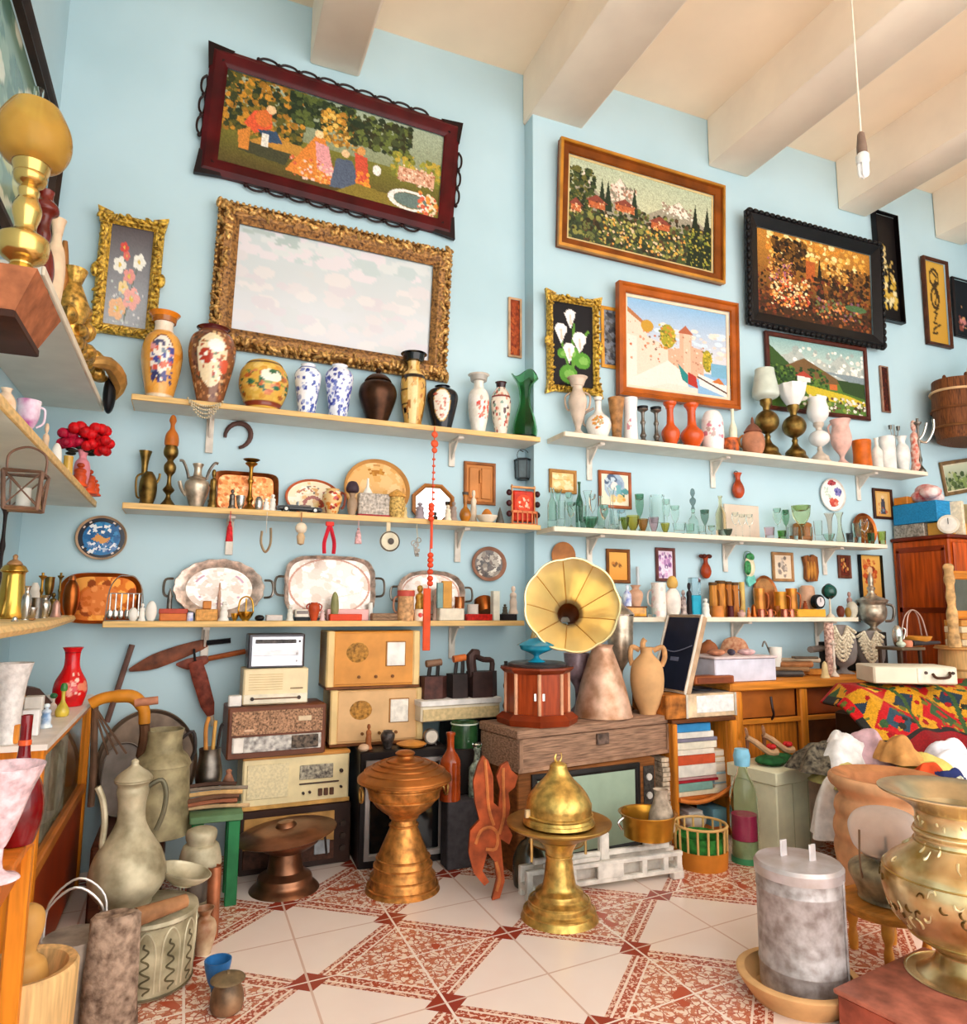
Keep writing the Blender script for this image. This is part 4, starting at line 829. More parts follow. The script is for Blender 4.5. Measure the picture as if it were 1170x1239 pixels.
SILV2=mat('#cfbfaa',.3,.7,.35,18,.1)
V('silver_jug','two-handled silver jug with curling horn-like arms','jug',238,578,15,S2,4.0,p='urn',m=SILV2,parts=[('neck',SILV2,[(0,.9),(.55,.92),(.35,1.1),(.32,1.3),(.45,1.45),(0,1.45)])],
  tubes=[('handle',PEWTER,[(.7,.95),(.9,1.25),(1.3,1.5),(1.6,1.5)],.12),('handle',PEWTER,[(-.7,.95),(-.9,1.25),(-1.2,1.5),(-1.5,1.52)],.12),('spout',SILV2,[(-.8,.4),(-1.2,.6),(-1.4,.85)],.16),('side_handle',PEWTER,[(.8,.7),(1.4,.85),(1.5,.4),(.9,.25)],.12)])
FIG('brass_figure','small golden standing figure between the silver jug and the copper tray',258,568,6,S2,3.97,OLDBR)
c=CV(60,40,'#cf8a5a');c.dabs(160,['#d99a6a','#c07848','#a8633a','#e0aa80'],0,0,1,1,.03);c.grain(.2)
TRAY('copper_tray','rectangular engraved copper tray leaning behind the brass candlestick','tray',298,589,40,25,D,COPPER2,c.a,S2,.025,.16,sup=7,cm=PAINTM)
V('candlestick','brass candlestick with a wide dark drip pan, in front of the copper tray','candlestick',303,556,9,S2,4.03,p='candle',m=BRASS2,parts=[('drip_pan',OLDBR,[(0,.93),(.3,.93),(1,.98),(1.05,1),(0,.99)])])
for i,(px,yt,hw,lb,mm,pp) in enumerate([(281,592,5,'small dark silver statuette of a rider, left of the low silver pot',PEWTER,'figure'),(291,600,6,'low silver pot standing before the foot of the brass candlestick',SILVER,'bowl'),(313,601,5,'tiny silver jug just right of the brass candlestick foot',SILVER,'jar'),(322,603,5,'white porcelain swan left of the toy car',WHITE,'figure'),(330,598,5,'white porcelain lady directly left of the toy car',WHITE,'figure')]):
    FIG('small_figurine',lb,px,yt,hw,S2,3.955,mm,'figurine',pp,group='tiny silver and white pieces by the toy car')
# toy car
a=loc_px(362,3.955,S2);t=thing('toy_car','black open toy car with white-walled wheels on the middle shelf','toy car',a,4)
k=mpp(*a);l=27*k;mb=MB();mb.bbox(-l,l,-.026,.026,.012,.03,.01);mb.prism([(-l,.012),(-l*1.02,.03),(-l*.5,.04),(-l*.1,.04),(l*.1,.032),(l*.9,.034),(l,.026),(l,.012)],-.022,.022)
mb.build('car_body',mat('#1e1c1e',.2,0,.1),t)
for sx in (-.62,.66):
    for sy in (-1,1):
        mb=MB();mb.lathe([(0,-.004),(.016,-.004),(.016,.004),(0,.004)],18,T(l*sx,sy*.027,.016) @ RX(90));w_=mb.build('wheel',BLACK,t)
        MB().lathe([(0,-.005),(.009,-.005),(.009,.005),(0,.005)],14,T(l*sx,sy*.0275,.016) @ RX(90)).build('hubcap',WHITE,w_)
MB().bbox(-l*.12,-l*.06,-.02,.02,.038,.062,.003).build('windscreen',mat('#c9d3d6',.1),t);MB().bbox(l*.0,l*.5,-.018,.018,.033,.044,.006).build('seats',mat('#8a7a74',.5),t)
c=CV(60,50,'#f3e0bc');c.dabs(30,['#f0d090','#f7ecd8','#e8b878'],0,0,1,1,.06);c.ring(.5,.7,.2,.26,'#a8503c',.35);c.dabs(16,['#7a6a5a','#d9a050','#b5683c'],.2,.15,.6,.4,.03);c.rect(.7,.3,.86,.75,'#c9402a')
TRAY('oval_plate','oval cream plate with a red rim leaning behind the toy car','plate',379,609,34,23,D,mat('#d06a44',.25,0,.2),c.a,S2,.016,.1)
V('painted_pitcher','small round pitcher patterned in red and cream, right of the toy car','pitcher',402,592,12,S2,3.98,p='urn',m=PAINTG,tex=floral('#e9c48a',['#c0392c','#f3e4cc','#d98a3c','#8a2c22'],80,.035),tubes=[('handle',mat('#8a4a3a',.4),[(.7,.9),(1.25,.8),(1.2,.4),(.9,.25)],.12)])
c=CV(70,70,'#e8b878');c.dabs(40,['#edc288','#e0ac66','#f0ca94'],0,0,1,1,.08);c.dabs(26,['#c9903c','#b57a2c'],.36,.14,.62,.24,.02);c.ring(.5,.5,.47,.47,'#c9955a',.04)
TRAY('wooden_tray','large round pale wooden tray behind the carved grey piece','tray',456,594,40,37,D,mat('#dca868',.4,0,.15,4),c.a,S2,.03,.1,cm=PAINT)
t,w_,h_=BX('carved_casket','grey carved casket on a red base in front of the round wooden tray','casket',434,472,597,S2,3.95,.06,mat('#c9bdb0',.4,0,.4,60,.5),solo=False)
MB().bbox(-w_*.52,w_*.52,-.004,.064,-.0,.014,.003).build('red_base',mat('#b52a35',.4),t);mb=MB();mb.lathe([(a_*1,b_) for a_,b_ in [(0,h_),(.03,h_),(.02,h_+.02),(.008,h_+.04),(.006,h_+.09),(0,h_+.09)]],10,T(-w_*.2,.03,0));mb.build('finial',WHITE,t)
V('lidded_jar','small grey jar with a dark flower-shaped lid left of the carved casket','jar',426,597,6,S2,3.955,p='vase',m=C_('#b59a80'),parts=[('flower',mat('#4a3a44',.5),[(0,1),(1.1,1.05),(1.3,1.25),(.8,1.5),(0,1.55)])])
V('rush_basket','little woven basket with a lid beside the octagonal mirror','basket',480,602,9,S2,3.96,p='box',m=mat('#d9b46c',.7,0,.4,80,.5),parts=[('lid',mat('#e0a858',.6,0,.3,60,.4),[(0,1),(1.1,1),(1.1,1.15),(.3,1.35),(0,1.4)])])
for px,yt,hw,lb,mm in [(489,609,5,'tiny straw hat figure between the basket and the octagonal mirror',C_('#d9c08a')),(508,608,7,'little grey elephant in front of the octagonal mirror',C_('#a89aa0')),(542,611,5,'short white cup at the right foot of the octagonal mirror',C_('#efe0c8')),(549,607,5,'small grey bust next to the amber bottle',C_('#a8958a'))]:
    FIG('small_figurine',lb,px,yt,hw,S2,3.95,mm,'figurine','figure')
# octagonal mirror
c_,a_,b_=plate_at(525,607,26,25,D-.04);t=thing('octagonal_mirror','octagonal mirror in a brown wooden frame behind the red string ornament','mirror',M=T(c_.x,D-.02,S2+b_*.94) @ RX(-3))
mb=MB();R8=lambda q,y:[(a_*q*math.cos(PI/8+PI/4*k)*1.06,y,b_*q*math.sin(PI/8+PI/4*k)*1.06) for k in range(8)]
rings=[R8(1,0),R8(1,-.016),R8(.9,-.02),R8(.82,-.008),R8(.8,-.001)];vs=[p for r in rings for p in r];fs=[(i*8+k,(i+1)*8+k,(i+1)*8+(k+1) % 8,i*8+(k+1) % 8) for i in range(4) for k in range(8)]
mb.add(vs,fs).build('frame',mat('#b5763c',.4,0,.2,5),t);mb=MB();mb.add(R8(.83,-.003),[tuple(range(8))]).build('mirror_glass',MIRROR,t)
V('amber_bottle','amber glass bottle figure standing right of the octagonal mirror','bottle',563,599,7,S2,3.97,p='bottleneck',m=mat('#c07a24',.15,0,.3),parts=[('stopper',mat('#5a5048',.5),[(0,1),(.5,1),(.55,1.1),(0,1.12)])])
FIG('white_figure','white porcelain figurine right behind the amber bottle figure',573,593,5,S2,4.06,C_('#efdcc4'))
t=V('boat_dish','little white dish holding an orange shell, below the carved wooden panel','dish',589,624,13,S2,3.97,p='bowl',m=C_('#f0e2cc'),parts=[('shell',mat('#d98a3c',.4),[(0,.6),(.5,.8),(.45,1.3),(.2,1.8),(0,1.9)])])
FIG('cone_figure','dark little cone-shaped figure left of the red framed rack',605,613,5,S2,3.95,mat('#5a5650',.5,.3),p=[(0,0),(1,0),(.8,.3),(.4,.7),(0,1)])
# red framed rack with dark balls
a=loc_px(634,3.975,S2);t=thing('spice_rack','bright red framed rack with dark balls down both sides, at the end of the shelf','rack',a);k=mpp(*a);zt=solZ(587,a[0],a[1])-S2;W2=19*k
mb=MB();mb.bbox(-W2*.75,W2*.75,0,.03,zt*.1,zt*.86,.012);mb.build('panel',mat('#d23c22',.4,0,.2,30,.3),t)
mb=MB();[mb.bbox(-W2*.85+W2*.34*i-.004,-W2*.85+W2*.34*i+.004,-.018,-.01,0,zt*.36,.002) for i in range(6)];mb.bbox(-W2*.9,W2*.9,-.018,-.01,zt*.3,zt*.36,.002);mb.bbox(-W2*.9,W2*.9,-.018,.03,0,zt*.05,.002);mb.build('little_fence',C_('#e88a5a'),t)
mb=MB();mb.bbox(-W2*.86,W2*.86,.0,.02,zt*.92,zt*.97,.003);[mb.bbox(s_*W2*.8-.004,s_*W2*.8+.004,.004,.016,zt*.05,zt,.002) for s_ in (-1,1)];mb.build('posts',C_('#d9a06a'),t)
for s_ in (-1,1):
    for q in (.28,.54,.8):MB().ball((s_*W2*1.0,.008,zt*q),(.019,.016,.02),10,8).build('ball',mat('#4a2026',.3),t)
c=CV(30,30,'#e0512f');c.dabs(30,['#f0a080','#c92c1c','#f4c8b0'],.2,.2,.8,.8,.06);mb=MB();disc_canvas(mb,W2*.55,c.a,-.002,T(0,0,zt*.55));mb.build('rosette',PAINT,t,flat=True)
# black lantern on the wall
c_=onY(633,568,D-.045);k=mpp(*c_);t=thing('wall_lantern','small black tapering lantern hung on the wall beside the step','lantern',c_)
MB().lathe([(9*k,-11*k),(10*k,10*k)],6).build('lantern_glass',mat('#5f6a6e',.15,0,.2),t,flat=True)
mb=MB();mb.lathe([(0,-13*k),(7*k,-13*k),(8*k,-10*k),(0,-10*k)],6);mb.lathe([(0,10*k),(11*k,10*k),(11.5*k,12*k),(9*k,13*k),(0,13*k)],6)
for i in range(6):w=i*PI/3-PI/2;mb.tube([(9*k*math.cos(w),9*k*math.sin(w),-11*k),(10.3*k*math.cos(w),10.3*k*math.sin(w),11*k)],.003,5)
mb.build('lantern_frame',mat('#23282b',.4,.4,.2),t);MB().torus(8*k,.002,16,5,T(0,0,17*k)).build('hanging_ring',IRON,t);MB().tube([(0,0,22*k),(0,.04,25*k)],.003,5).build('hook',IRON,t)
# ---------------------------------------------------------------- things hung below the middle left shelf
def dangle(name,label,cat,px,y0,y1,build,Y=3.905):
    a=onY(px,y0,Y);t=thing(name,label,cat,a);k=mpp(*a);build(t,k,(y1-y0)*k);return t
def tassel(col):
    def f(t,k,h):MB().tube([(0,0,.016),(0,0,-h*.3)],.002,5).build('cord',C_(col),t);MB().lathe([(0,-h),(4.4*k,-h),(3*k,-h*.5),(1.2*k,-h*.34),(2*k,-h*.3),(0,-h*.24)],12).build('fringe',mat(col,.7,0,.3,60),t)
    return f
dangle('red_tassel','red tassel hanging below the copper tray','tassel',279,622,655,tassel('#d9343a'));dangle('pink_tassel','pale pink tassel hanging under the carved casket','tassel',434,632,658,tassel('#e8b8b8'))
def mag(t,k,h):
    MB().tube([(0,0,.03),(0,0,-h*.45)],.0015,5).build('cord',C_('#e0d6c8'),t)
    MB().tube(smooth([(-5*k,0,-h*.4),(-5.4*k,0,-h*.75),(0,0,-h),(5.4*k,0,-h*.75),(5*k,0,-h*.3)],5),.007,6).build('horseshoe_magnet',mat('#b59a7a',.4,.6),t)
dangle('magnet','small horseshoe magnet hung on a thread above the silver trays','magnet',323,626,668,mag)
def pearl(t,k,h):MB().tube([(0,0,.02),(0,0,-h*.2)],.003,5).build('strap',C_('#b57a4a'),t);MB().ball((0,0,-h*.42),(7*k,6*k,7*k)).build('ball',C_('#f4e2c8',.3),t);MB().lathe([(0,-h),(4*k,-h*.95),(5*k,-h*.7),(3*k,-h*.58),(0,-h*.58)],12).build('drop',C_('#d9b890'),t)
dangle('hanging_bauble','cream ball with a drop hung below the toy car','ornament',365,624,660,pearl)
def straps(t,k,h):
    for s_ in (-1,1):MB().tube(smooth([(0,0,.0),(s_*3*k,-.004,-h*.3),(s_*6*k,-.004,-h*.65),(s_*5.5*k,-.004,-h)],4),[.011]*13,6).build('strap',mat('#d0283c',.5,0,.2),t)
    MB().bbox(-5*k,5*k,-.012,.006,-.012,.012,.004).build('clasp',C_('#d93a2c'),t)
dangle('red_straps','pair of red straps hanging over the middle silver tray','straps',399,634,670,straps,3.9)
def clock(t,k,h):
    MB().bbox(-2.5*k,2.5*k,-.004,.004,-h*.55,.01,.002).build('strap',C_('#d9c6a4'),t);M=T(2*k,0,-h*.62) @ RX(90)
    MB().lathe([(0,-.008),(11.5*k,-.008),(12.5*k,0),(11.5*k,.008),(10*k,.009),(0,.007)],28,M).build('dial',C_('#dcd2b8',.3),t);MB().torus(11.5*k,.004,28,6,T(2*k,-.008,-h*.62)).build('bezel',PEWTER,t);MB().ball((3*k,-.012,-h*.62),(4*k,.006,4*k),10,6).build('hub',mat('#6a5f58',.4),t)
dangle('medallion','round pale medallion on a strap below the round wooden tray','medallion',470,634,668,clock)
def keys(t,k,h):
    MB().tube([(0,0,.015),(2*k,0,-h*.5)],.002,5).build('cord',C_('#c9b890'),t)
    for dx,dz,an in ((-3,.55,-8),(3,.45,12),(0,.6,2)):M=T(dx*k,0,-h*dz) @ RY(an);mb=MB();mb.torus(3*k,.003,12,5,M);mb.tube([(0,0,-3*k),(0,0,-14*k)],.004,5,M);mb.bbox(0,4*k,-.003,.003,-14*k,-10*k,.001,M);mb.build('key',PEWTER,t)
dangle('key_bunch','bunch of old keys hanging below the octagonal mirror','keys',504,636,675,keys)
# ---------------------------------------------------------------- lower left shelf:silver trays
ENG=mat('#f1e9e2',.22,.6,.06,16,.05);SRIM=mat('#e2cbbc',.32,.5,.35,30,.3)
def engr(k):
    c=CV(110,80,'#cfc4bb');c.dabs(90,['#c6b6aa','#dcd3ca','#bfac9e'],0,0,1,1,.05)
    if k==0:c.ring(.5,.48,.37,.38,'#b08a98',.05)
    else:c.line([(.2,.25),(.45,.35),(.7,.5)],.008,'#c9b8ac');c.line([(.3,.8),(.6,.68),(.85,.6)],.008,'#c9b8ac');c.ring(.5,.5,.49,.5,'#a87a68',.05)
    return c.grain(.05).a
PSIL=mat('#ffffff',.25,.35,kind='paint')
TRAY('silver_tray','oval silver tray with a scalloped rim, first of three from the left','tray',266,708,55,36,D,SRIM,engr(0),S3,.03,.27,wav=.018,cm=PSIL,handles=PEWTER)
TRAY('silver_tray','large rectangular silver tray with handles, middle of the three','tray',400,706,55,38,D,SRIM,engr(1),S3,.03,.1,wav=.008,cm=PSIL,handles=PEWTER,sup=4)
TRAY('silver_tray','smallest silver tray, half hidden by baskets and the orange ribbon','tray',522,720,41,29,D,SRIM,engr(1),S3,.03,.14,wav=.01,cm=PSIL,handles=PEWTER,sup=2.6)
c=CV(50,50,'#5a4a42');c.dabs(70,['#8a7a6a','#3a2f2a','#b5a898','#6a5548','#d9cfc0'],.1,.1,.9,.9,.07)
TRAY('carved_plate','small dark carved plate hung on the wall left of the gramophone horn','plate',594,682,21,21,D,mat('#a87a64',.45,0,.2),c.a,None,.018,.2,tilt=0)
Yl=3.955
t,w_,h_=BX('wooden_box','orange wooden box with a red lid in front of the first silver tray','box',192,226,737,S3,Yl,.07,mat('#e0803c',.4,0,.15),solo=False);MB().bbox(-w_*.52,w_*.52,-.003,.073,h_*.62,h_+.002,.004).build('lid',mat('#c0513a',.4),t)
V('blue_cup','tiny blue and white cup right of the orange wooden box','cup',230,741,4,S3,Yl,p='mug',m=mat('#8a94c8',.3,0,.5,40,col2='#f0ecf0'))
t,w_,h_=BX('straw_box','tan straw box with a little knob, under the first silver tray','box',236,263,737,S3,Yl,.06,mat('#e0a660',.6,0,.2,60,.4),solo=False);MB().bbox(-w_*.2,w_*.2,.015,.045,h_,h_*1.7,.006).build('top_block',mat('#d98f48',.5),t)
FIG('shell_figure','lacy white coral figurine before the middle of the first silver tray',271,728,7,S3,3.95,WHITE);FIG('thin_figure','thin brown stick figure rising before the first silver tray',265,705,3,S3,4.02,C_('#c9a08a'))
V('brass_scale','brass ring-shaped ornament beside the white coral figurine','ornament',297,740,10,S3,Yl,p='bowl',m=BRASS,tubes=[('ring',BRASS,[(-.9,1),(-.7,2.2),(0,2.6),(.7,2.2),(.9,1)],.1),('post',BRASS,[(0,1),(0,2.4)],.09)])
for px,yt,hw,lb,mm,pp in [(183,727,7,'white porcelain dove left of the orange wooden box',WHITE,'egg'),(172,730,5,'small white figurine at the left shelf end, by the cutlery',WHITE,'figure'),(284,742,5,'tiny yellow bowl just left of the brass ring ornament',BRASS,'bowl'),(314,744,6,'black shoe-shaped ornament right of the brass ring',BLACK,'egg'),(351,732,5,'white bust before the left edge of the middle silver tray',OFFW,'figure'),(405,716,5,'small olive tree ornament on the pink box',C_('#9a9a6a'),'egg')]:
    FIG('small_ornament',lb,px,yt,hw,S3,Yl if px !=405 else 4.0,mm,'ornament',pp)
V('metal_bell','small grey metal bell standing behind the orange wooden box','bell',205,712,5,S3,4.06,p='bell',m=PEWTER)
FIG('white_bird','white porcelain bird furthest left on the lower shelf, before the cutlery stand',161,735,6,S3,3.94,WHITE,'figurine','egg')
V('white_candle','short white candle right of the pink box','candle',448,730,3,S3,4.05,p='cylinder',m=WHITE)
FIG('pale_figure','pale pink figurine standing just right of the orange ribbon',527,712,4,S3,4.03,C_('#e8c4b0'))
BOXI('flat_box','flat white box with a pink lid left of the toy bus','box',322,342,744,S3,Yl,.06,C_('#ddd0c8'))
t,w_,h_=BX('toy_bus','tiny white toy bus with a black base','toy bus',357,374,737,S3,Yl,.05,C_('#ece2d4',.3),solo=False);MB().bbox(-w_*.52,w_*.52,-.003,.053,0,h_*.34,.003).build('base',BLACK,t);MB().bbox(-w_*.4,w_*.4,-.004,0,h_*.6,h_*.85,.002).build('window_strip',mat('#7a6a64',.2),t)
V('red_pot','small red pot with two handles beside the toy bus','pot',380,729,7,S3,Yl,p='urn',m=mat('#c9542c',.4,0,.2),tubes=[('handle',C_('#a83a2c'),[(.7,.95),(1.3,.8),(.95,.5)],.12),('handle',C_('#a83a2c'),[(-.7,.95),(-1.3,.8),(-.95,.5)],.12)])
FIG('pink_figure','tiny pink figurine between the red pot and the red box',390,737,4,S3,Yl,C_('#e8c8c4'))
BOXI('gift_box','bright orange-red gift box on the lower shelf','box',399,438,743,S3,3.945,.05,mat('#e04a1c',.4,0,.1));BOXI('pink_box','pink box behind the orange-red gift box','box',396,446,737,S3,4.0,.06,mat('#eebcb8',.4,0,.1))
t,w_,h_=BX('wood_stack','bundle of brown sticks right of the orange-red gift box','bundle of sticks',450,483,742,S3,Yl,.05,mat('#a8866a',.7,0,.4,30,.4,'wood'),solo=False);MB().bbox(-w_*.51,w_*.51,-.002,.052,h_*.46,h_*.52,.001).build('band',C_('#5a4638'),t)
V('tankard','tall tan carved tankard left of the orange ribbon','mug',491,714,10,S3,Yl,p='mug',m=mat('#d9a878',.6,0,.3,40,.4),parts=[('rim_band',C_('#c9584a'),[(1.0,.8),(1.06,.8),(1.06,.98),(1.0,.98)])],tubes=[('handle',C_('#b5846a'),[(-.9,.8),(-1.4,.7),(-1.4,.35),(-.9,.25)],.13)])
FIG('gilt_figure','golden winged figurine between the tankard and the orange ribbon',508,708,8,S3,3.96,mat('#d9a648',.4,.4,.4,40));V('red_heart_cup','white cup with a red heart below the golden winged figurine','cup',509,737,8,S3,3.935,p='mug',m=PAINTG,tex=floral('#f0e0cc',['#ecd8c0'],6,medal=lambda c:c.ell(.5,.5,.06,.2,'#d0392c')))
t,w_,h_=BX('cream_casket','long cream box with small books standing on it, right of the orange ribbon','casket',532,562,736,S3,3.95,.06,C_('#f0e4d0',.5),solo=False)
for px,yt,hw,lb,mm in [(533,705,4,'slim blue-green booklet standing on the long cream box',C_('#8aa8a4')),(541,703,6,'orange and gold book standing on the long cream box',C_('#d9a04c'))]:
    zc=S3+h_;BOXI('small_book',lb,'book',px-hw,px+hw,yt,zc,3.965,.025,mm)
V('copper_cup','small copper cup right of the standing books','cup',556,722,6,S3+h_,3.975,p='mug',m=COPPER2)
BOXI('red_tin','low bright red tin with a striped side, under the white cup','tin',565,596,743,S3,3.94,.045,mat('#c5281f',.3,0,.3,60));V('white_cup','white cup standing just behind the red tin','cup',572,731,7,S3,4.03,p='mug',m=C_('#f2e6da'))
a=loc_px(588,4.04,S3);mb=MB();mb.lathe([(0,0),(.045,0),(.062,.05),(.055,.09),(.04,.1),(.0,.06)],20,RX(-30) @ T(0,0,.02));o=mb.build('copper_scoop',COPPER);o.location=(a[0],a[1],S3+.03);tag(o,'copper scoop tipped on its side behind the red tin','scoop')
BOXI('white_block','upright white block left of the kneeling figurine','block',597,605,715,S3,3.96,.05,C_('#f0ead8'));BOXI('black_plinth','small black-edged plinth carrying the pale lady statuette','plinth',608,626,743,S3,3.945,.06,mat('#231d20',.4))
FIG('lady_statuette','pale lady statuette standing on the black plinth',621,709,6,solZ(743,loc_px(617,3.945,S3)[0],3.945),3.97,C_('#ecd6c4'));FIG('dark_bird','little dark bird beside the pale lady statuette',611,731,4,solZ(743,loc_px(617,3.945,S3)[0],3.945),3.97,C_('#5a5448'))
# blue plate on the wall
c=CV(60,60,'#2a2f3c');c.ell(.5,.52,.4,.4,'#2f78ae');c.dabs(50,['#1f5f94','#3f92c4','#2a6aa0'],.18,.15,.85,.6,.05);c.dabs(20,['#e9eef0','#f4f4f0'],.22,.2,.78,.42,.03);c.poly([(.3,.55),(.42,.4),(.6,.52),(.72,.44),(.62,.62),(.45,.64)],'#e0a058');c.dabs(40,['#e8ecf0','#6a8ab8','#b8c8dc','#3a5a94'],.24,.62,.8,.86,.035)
for q in range(12):c.ell(.5+.445*math.cos(q*PI/6),.5+.445*math.sin(q*PI/6),.022,.022,'#e8d8c8')
TRAY('blue_plate','round blue painted plate hung on the wall above the copper oval tray','plate',122,650,32,27,D,mat('#c9a88a',.3,0,.2),c.a,None,.016,.1,tilt=0)
# ---------------------------------------------------------------- middle right shelf:glassware
Yg=3.87
G=[ # px,ytop,halfwidth,Y,profile,material,name,label
 (668,590,6,3.84,'bottle',GREENG,'glass_bottle','tall pale green glass bottle at the left end of the glass shelf'),
 (675,592,6,3.90,'trumpet',GREENG,'glass_vase','flared pale green glass vase below the straw-coloured picture'),
 (679,606,6,3.83,'tumbler',GLASS,'drinking_glass','clear tumbler in front of the flared pale green vase'),
 (688,596,5,3.91,'wine',GREENG,'wine_glass','greenish wine glass under the right side of the straw-coloured picture'),
 (691,608,6,3.83,'goblet',GREENG,'glass_goblet','stout greenish goblet in the front row beneath the straw-coloured picture'),
 (701,583,5,3.93,'bottle',mat('#5f9a78',.05,0,kind='glass'),'glass_bottle','dark green glass bottle right of the straw-coloured picture'),
 (704,612,6,3.83,'tumbler',GREENG,'drinking_glass','short greenish tumbler in front of the dark green bottle'),
 (711,594,6,3.90,'trumpet',GLASS,'glass_vase','clear flared vase left of the blue veiled icon'),
 (717,598,5,3.84,'wine',GLASS,'wine_glass','clear wine glass just left of the blue veiled icon'),
 (714,626,11,3.815,'bowl',mat('#8fc6a4',.04,0,kind='glass'),'glass_bowl','low green glass bowl at the front, left of the icon'),
 (727,600,5,3.91,'bottle',GREENG,'glass_bottle','thin greenish bottle overlapping the left edge of the blue veiled icon'),
 (731,611,6,3.84,'goblet',GREENG,'glass_goblet','greenish goblet before the lower left corner of the blue veiled icon'),
 (740,590,5,3.89,'flute',GLASS,'glass_vase','tall clear slender vase in front of the middle of the blue veiled icon'),
 (744,618,7,3.83,'tumbler',GLASS,'drinking_glass','clear tumbler in the front row under the blue veiled icon'),
 (752,617,6,3.90,'wine',BLUEG,'wine_glass','bluish wine glass under the right part of the blue veiled icon'),
 (756,626,6,3.82,'bowl',mat('#a9b53a',.05,0,kind='glass'),'glass_bowl','olive green glass bowl left of the yellow glass bowl'),
 (766,624,9,3.83,'bowl',YELG,'glass_bowl','yellow glass bowl at the front of the shelf'),
 (774,598,6,3.91,'goblet',mat('#7db896',.05,0,kind='glass'),'glass_goblet','green goblet standing behind the yellow glass bowl'),
 (778,628,7,3.82,'bowl',mat('#e8a83c',.05,0,kind='glass'),'glass_bowl','amber glass dish right of the yellow glass bowl'),
 (795,601,10,3.90,'cylinder',GLASS,'glass_jar','large clear glass jar with a dark rim, right of the yellow bowls'),
 (791,626,7,3.82,'bowl',PINKG,'glass_bowl','pink glass bowl in front of the large clear jar'),
 (807,604,5,3.91,'wine',GREENG,'wine_glass','greenish wine glass just right of the large clear jar'),
 (805,633,6,3.82,'bowl',YELG,'glass_dish','tiny yellow dish in front of the greenish wine glass'),
 (817,612,6,3.88,'goblet',GREENG,'glass_goblet','small greenish goblet left of the stoppered decanter'),
 (822,633,9,3.82,'tumbler',GLASS,'drinking_glass','wide clear glass in the front row left of the stoppered decanter'),
 (835,634,6,3.82,'tumbler',GREENG,'drinking_glass','little green-tinted glass in front of the stoppered decanter'),
 (853,617,6,3.90,'compote',mat('#6f9a86',.05,0,kind='glass'),'glass_compote','small dark green footed dish right of the stoppered decanter'),
 (849,636,6,3.82,'tumbler',GLASS,'drinking_glass','small clear glass in front of the dark green footed dish'),
 (861,636,5,3.83,'goblet',GREENG,'glass_goblet','tiny pale goblet left of the tall yellow bottle'),
 (872,600,7,3.87,'bottle',mat('#f0e0a0',.05,0,kind='glass'),'glass_bottle','tall yellow-tinted bottle left of the cardboard panel'),
 (881,640,6,3.81,'bowl',mat('#5f7a6a',.05,0,kind='glass'),'glass_bowl','small dark glass bowl right of the tall yellow bottle'),
 (890,620,5,3.84,'wine',GLASS,'wine_glass','leftmost clear wine glass in front of the cardboard panel'),
 (898,622,5,3.84,'wine',GLASS,'wine_glass','middle clear wine glass in front of the cardboard panel'),
 (907,622,5,3.84,'wine',GLASS,'wine_glass','rightmost clear wine glass in front of the cardboard panel'),
 (931,638,7,3.83,'tumbler',PINKG,'drinking_glass','pinkish tumbler right of the cardboard panel'),
 (941,615,6,3.90,'wine',GREENG,'wine_glass','greenish wine glass left of the green footed bowl'),
 (951,617,5,3.89,'wine',mat('#6fae88',.05,0,kind='glass'),'wine_glass','dark green wine glass directly left of the green footed bowl'),
 (946,642,6,3.82,'tumbler',mat('#7ab83c',.05,0,kind='glass'),'drinking_glass','short bright green glass in the front row left of the footed bowl'),
 (970,612,13,3.88,'compote',mat('#c2cf8f',.05,0,kind='glass'),'glass_compote','green glass footed bowl raised on a stem, middle of the right half of the shelf'),
 (960,638,7,3.81,'tumbler',GLASS,'drinking_glass','clear tumbler in front of the green footed bowl'),
 (976,638,8,3.81,'tumbler',mat('#f0e3b8',.06,0,kind='glass'),'drinking_glass','cream-tinted tumbler in front right of the green footed bowl'),
 (990,630,6,3.84,'tumbler',GLASS,'drinking_glass','plain glass between the footed bowl and the flowered plate'),
 (1004,621,7,3.88,'trumpet',mat('#e0c0a0',.06,0,kind='glass'),'glass_vase','amber-tinted vase under the flowered plate'),
 (1016,620,6,3.87,'flute',mat('#efeacb',.06,0,kind='glass'),'glass_vase','pale yellow vase under the right side of the flowered plate'),
 (1003,646,8,3.81,'bowl',GREENG,'glass_bowl','low greenish bowl in front of the amber-tinted vase'),
 (1028,645,5,3.82,'tumbler',mat('#6a5f5c',.05,0,kind='glass'),'drinking_glass','small smoky glass left of the copper plate'),
 (1037,633,6,3.84,'tumbler',GREENG,'drinking_glass','greenish glass in front of the left half of the copper plate'),
 (1046,628,6,3.84,'wine',GLASS,'wine_glass','clear wine glass in front of the copper plate'),
 (1054,645,5,3.82,'tumbler',mat('#4fae4f',.05,0,kind='glass'),'drinking_glass','bright green glass below the copper plate'),
 (1067,643,6,3.82,'tumbler',mat('#c8cf58',.05,0,kind='glass'),'drinking_glass','yellow-green glass at the right end of the glass shelf')]
for px,yt,hw,Y,p,m,nm,lb in G:
    cat={'glass_bottle':'bottle','glass_vase':'vase','drinking_glass':'glass','wine_glass':'wine glass','glass_goblet':'goblet','glass_bowl':'bowl','glass_dish':'dish','glass_jar':'jar','glass_compote':'footed bowl'}[nm]
    V(nm,lb,cat,px,yt,hw*.92,R2,Y,p=p,m=m,seg=18,hollow=.13 if p not in ('wine','goblet','compote') else 0,group='glassware on the middle right shelf')
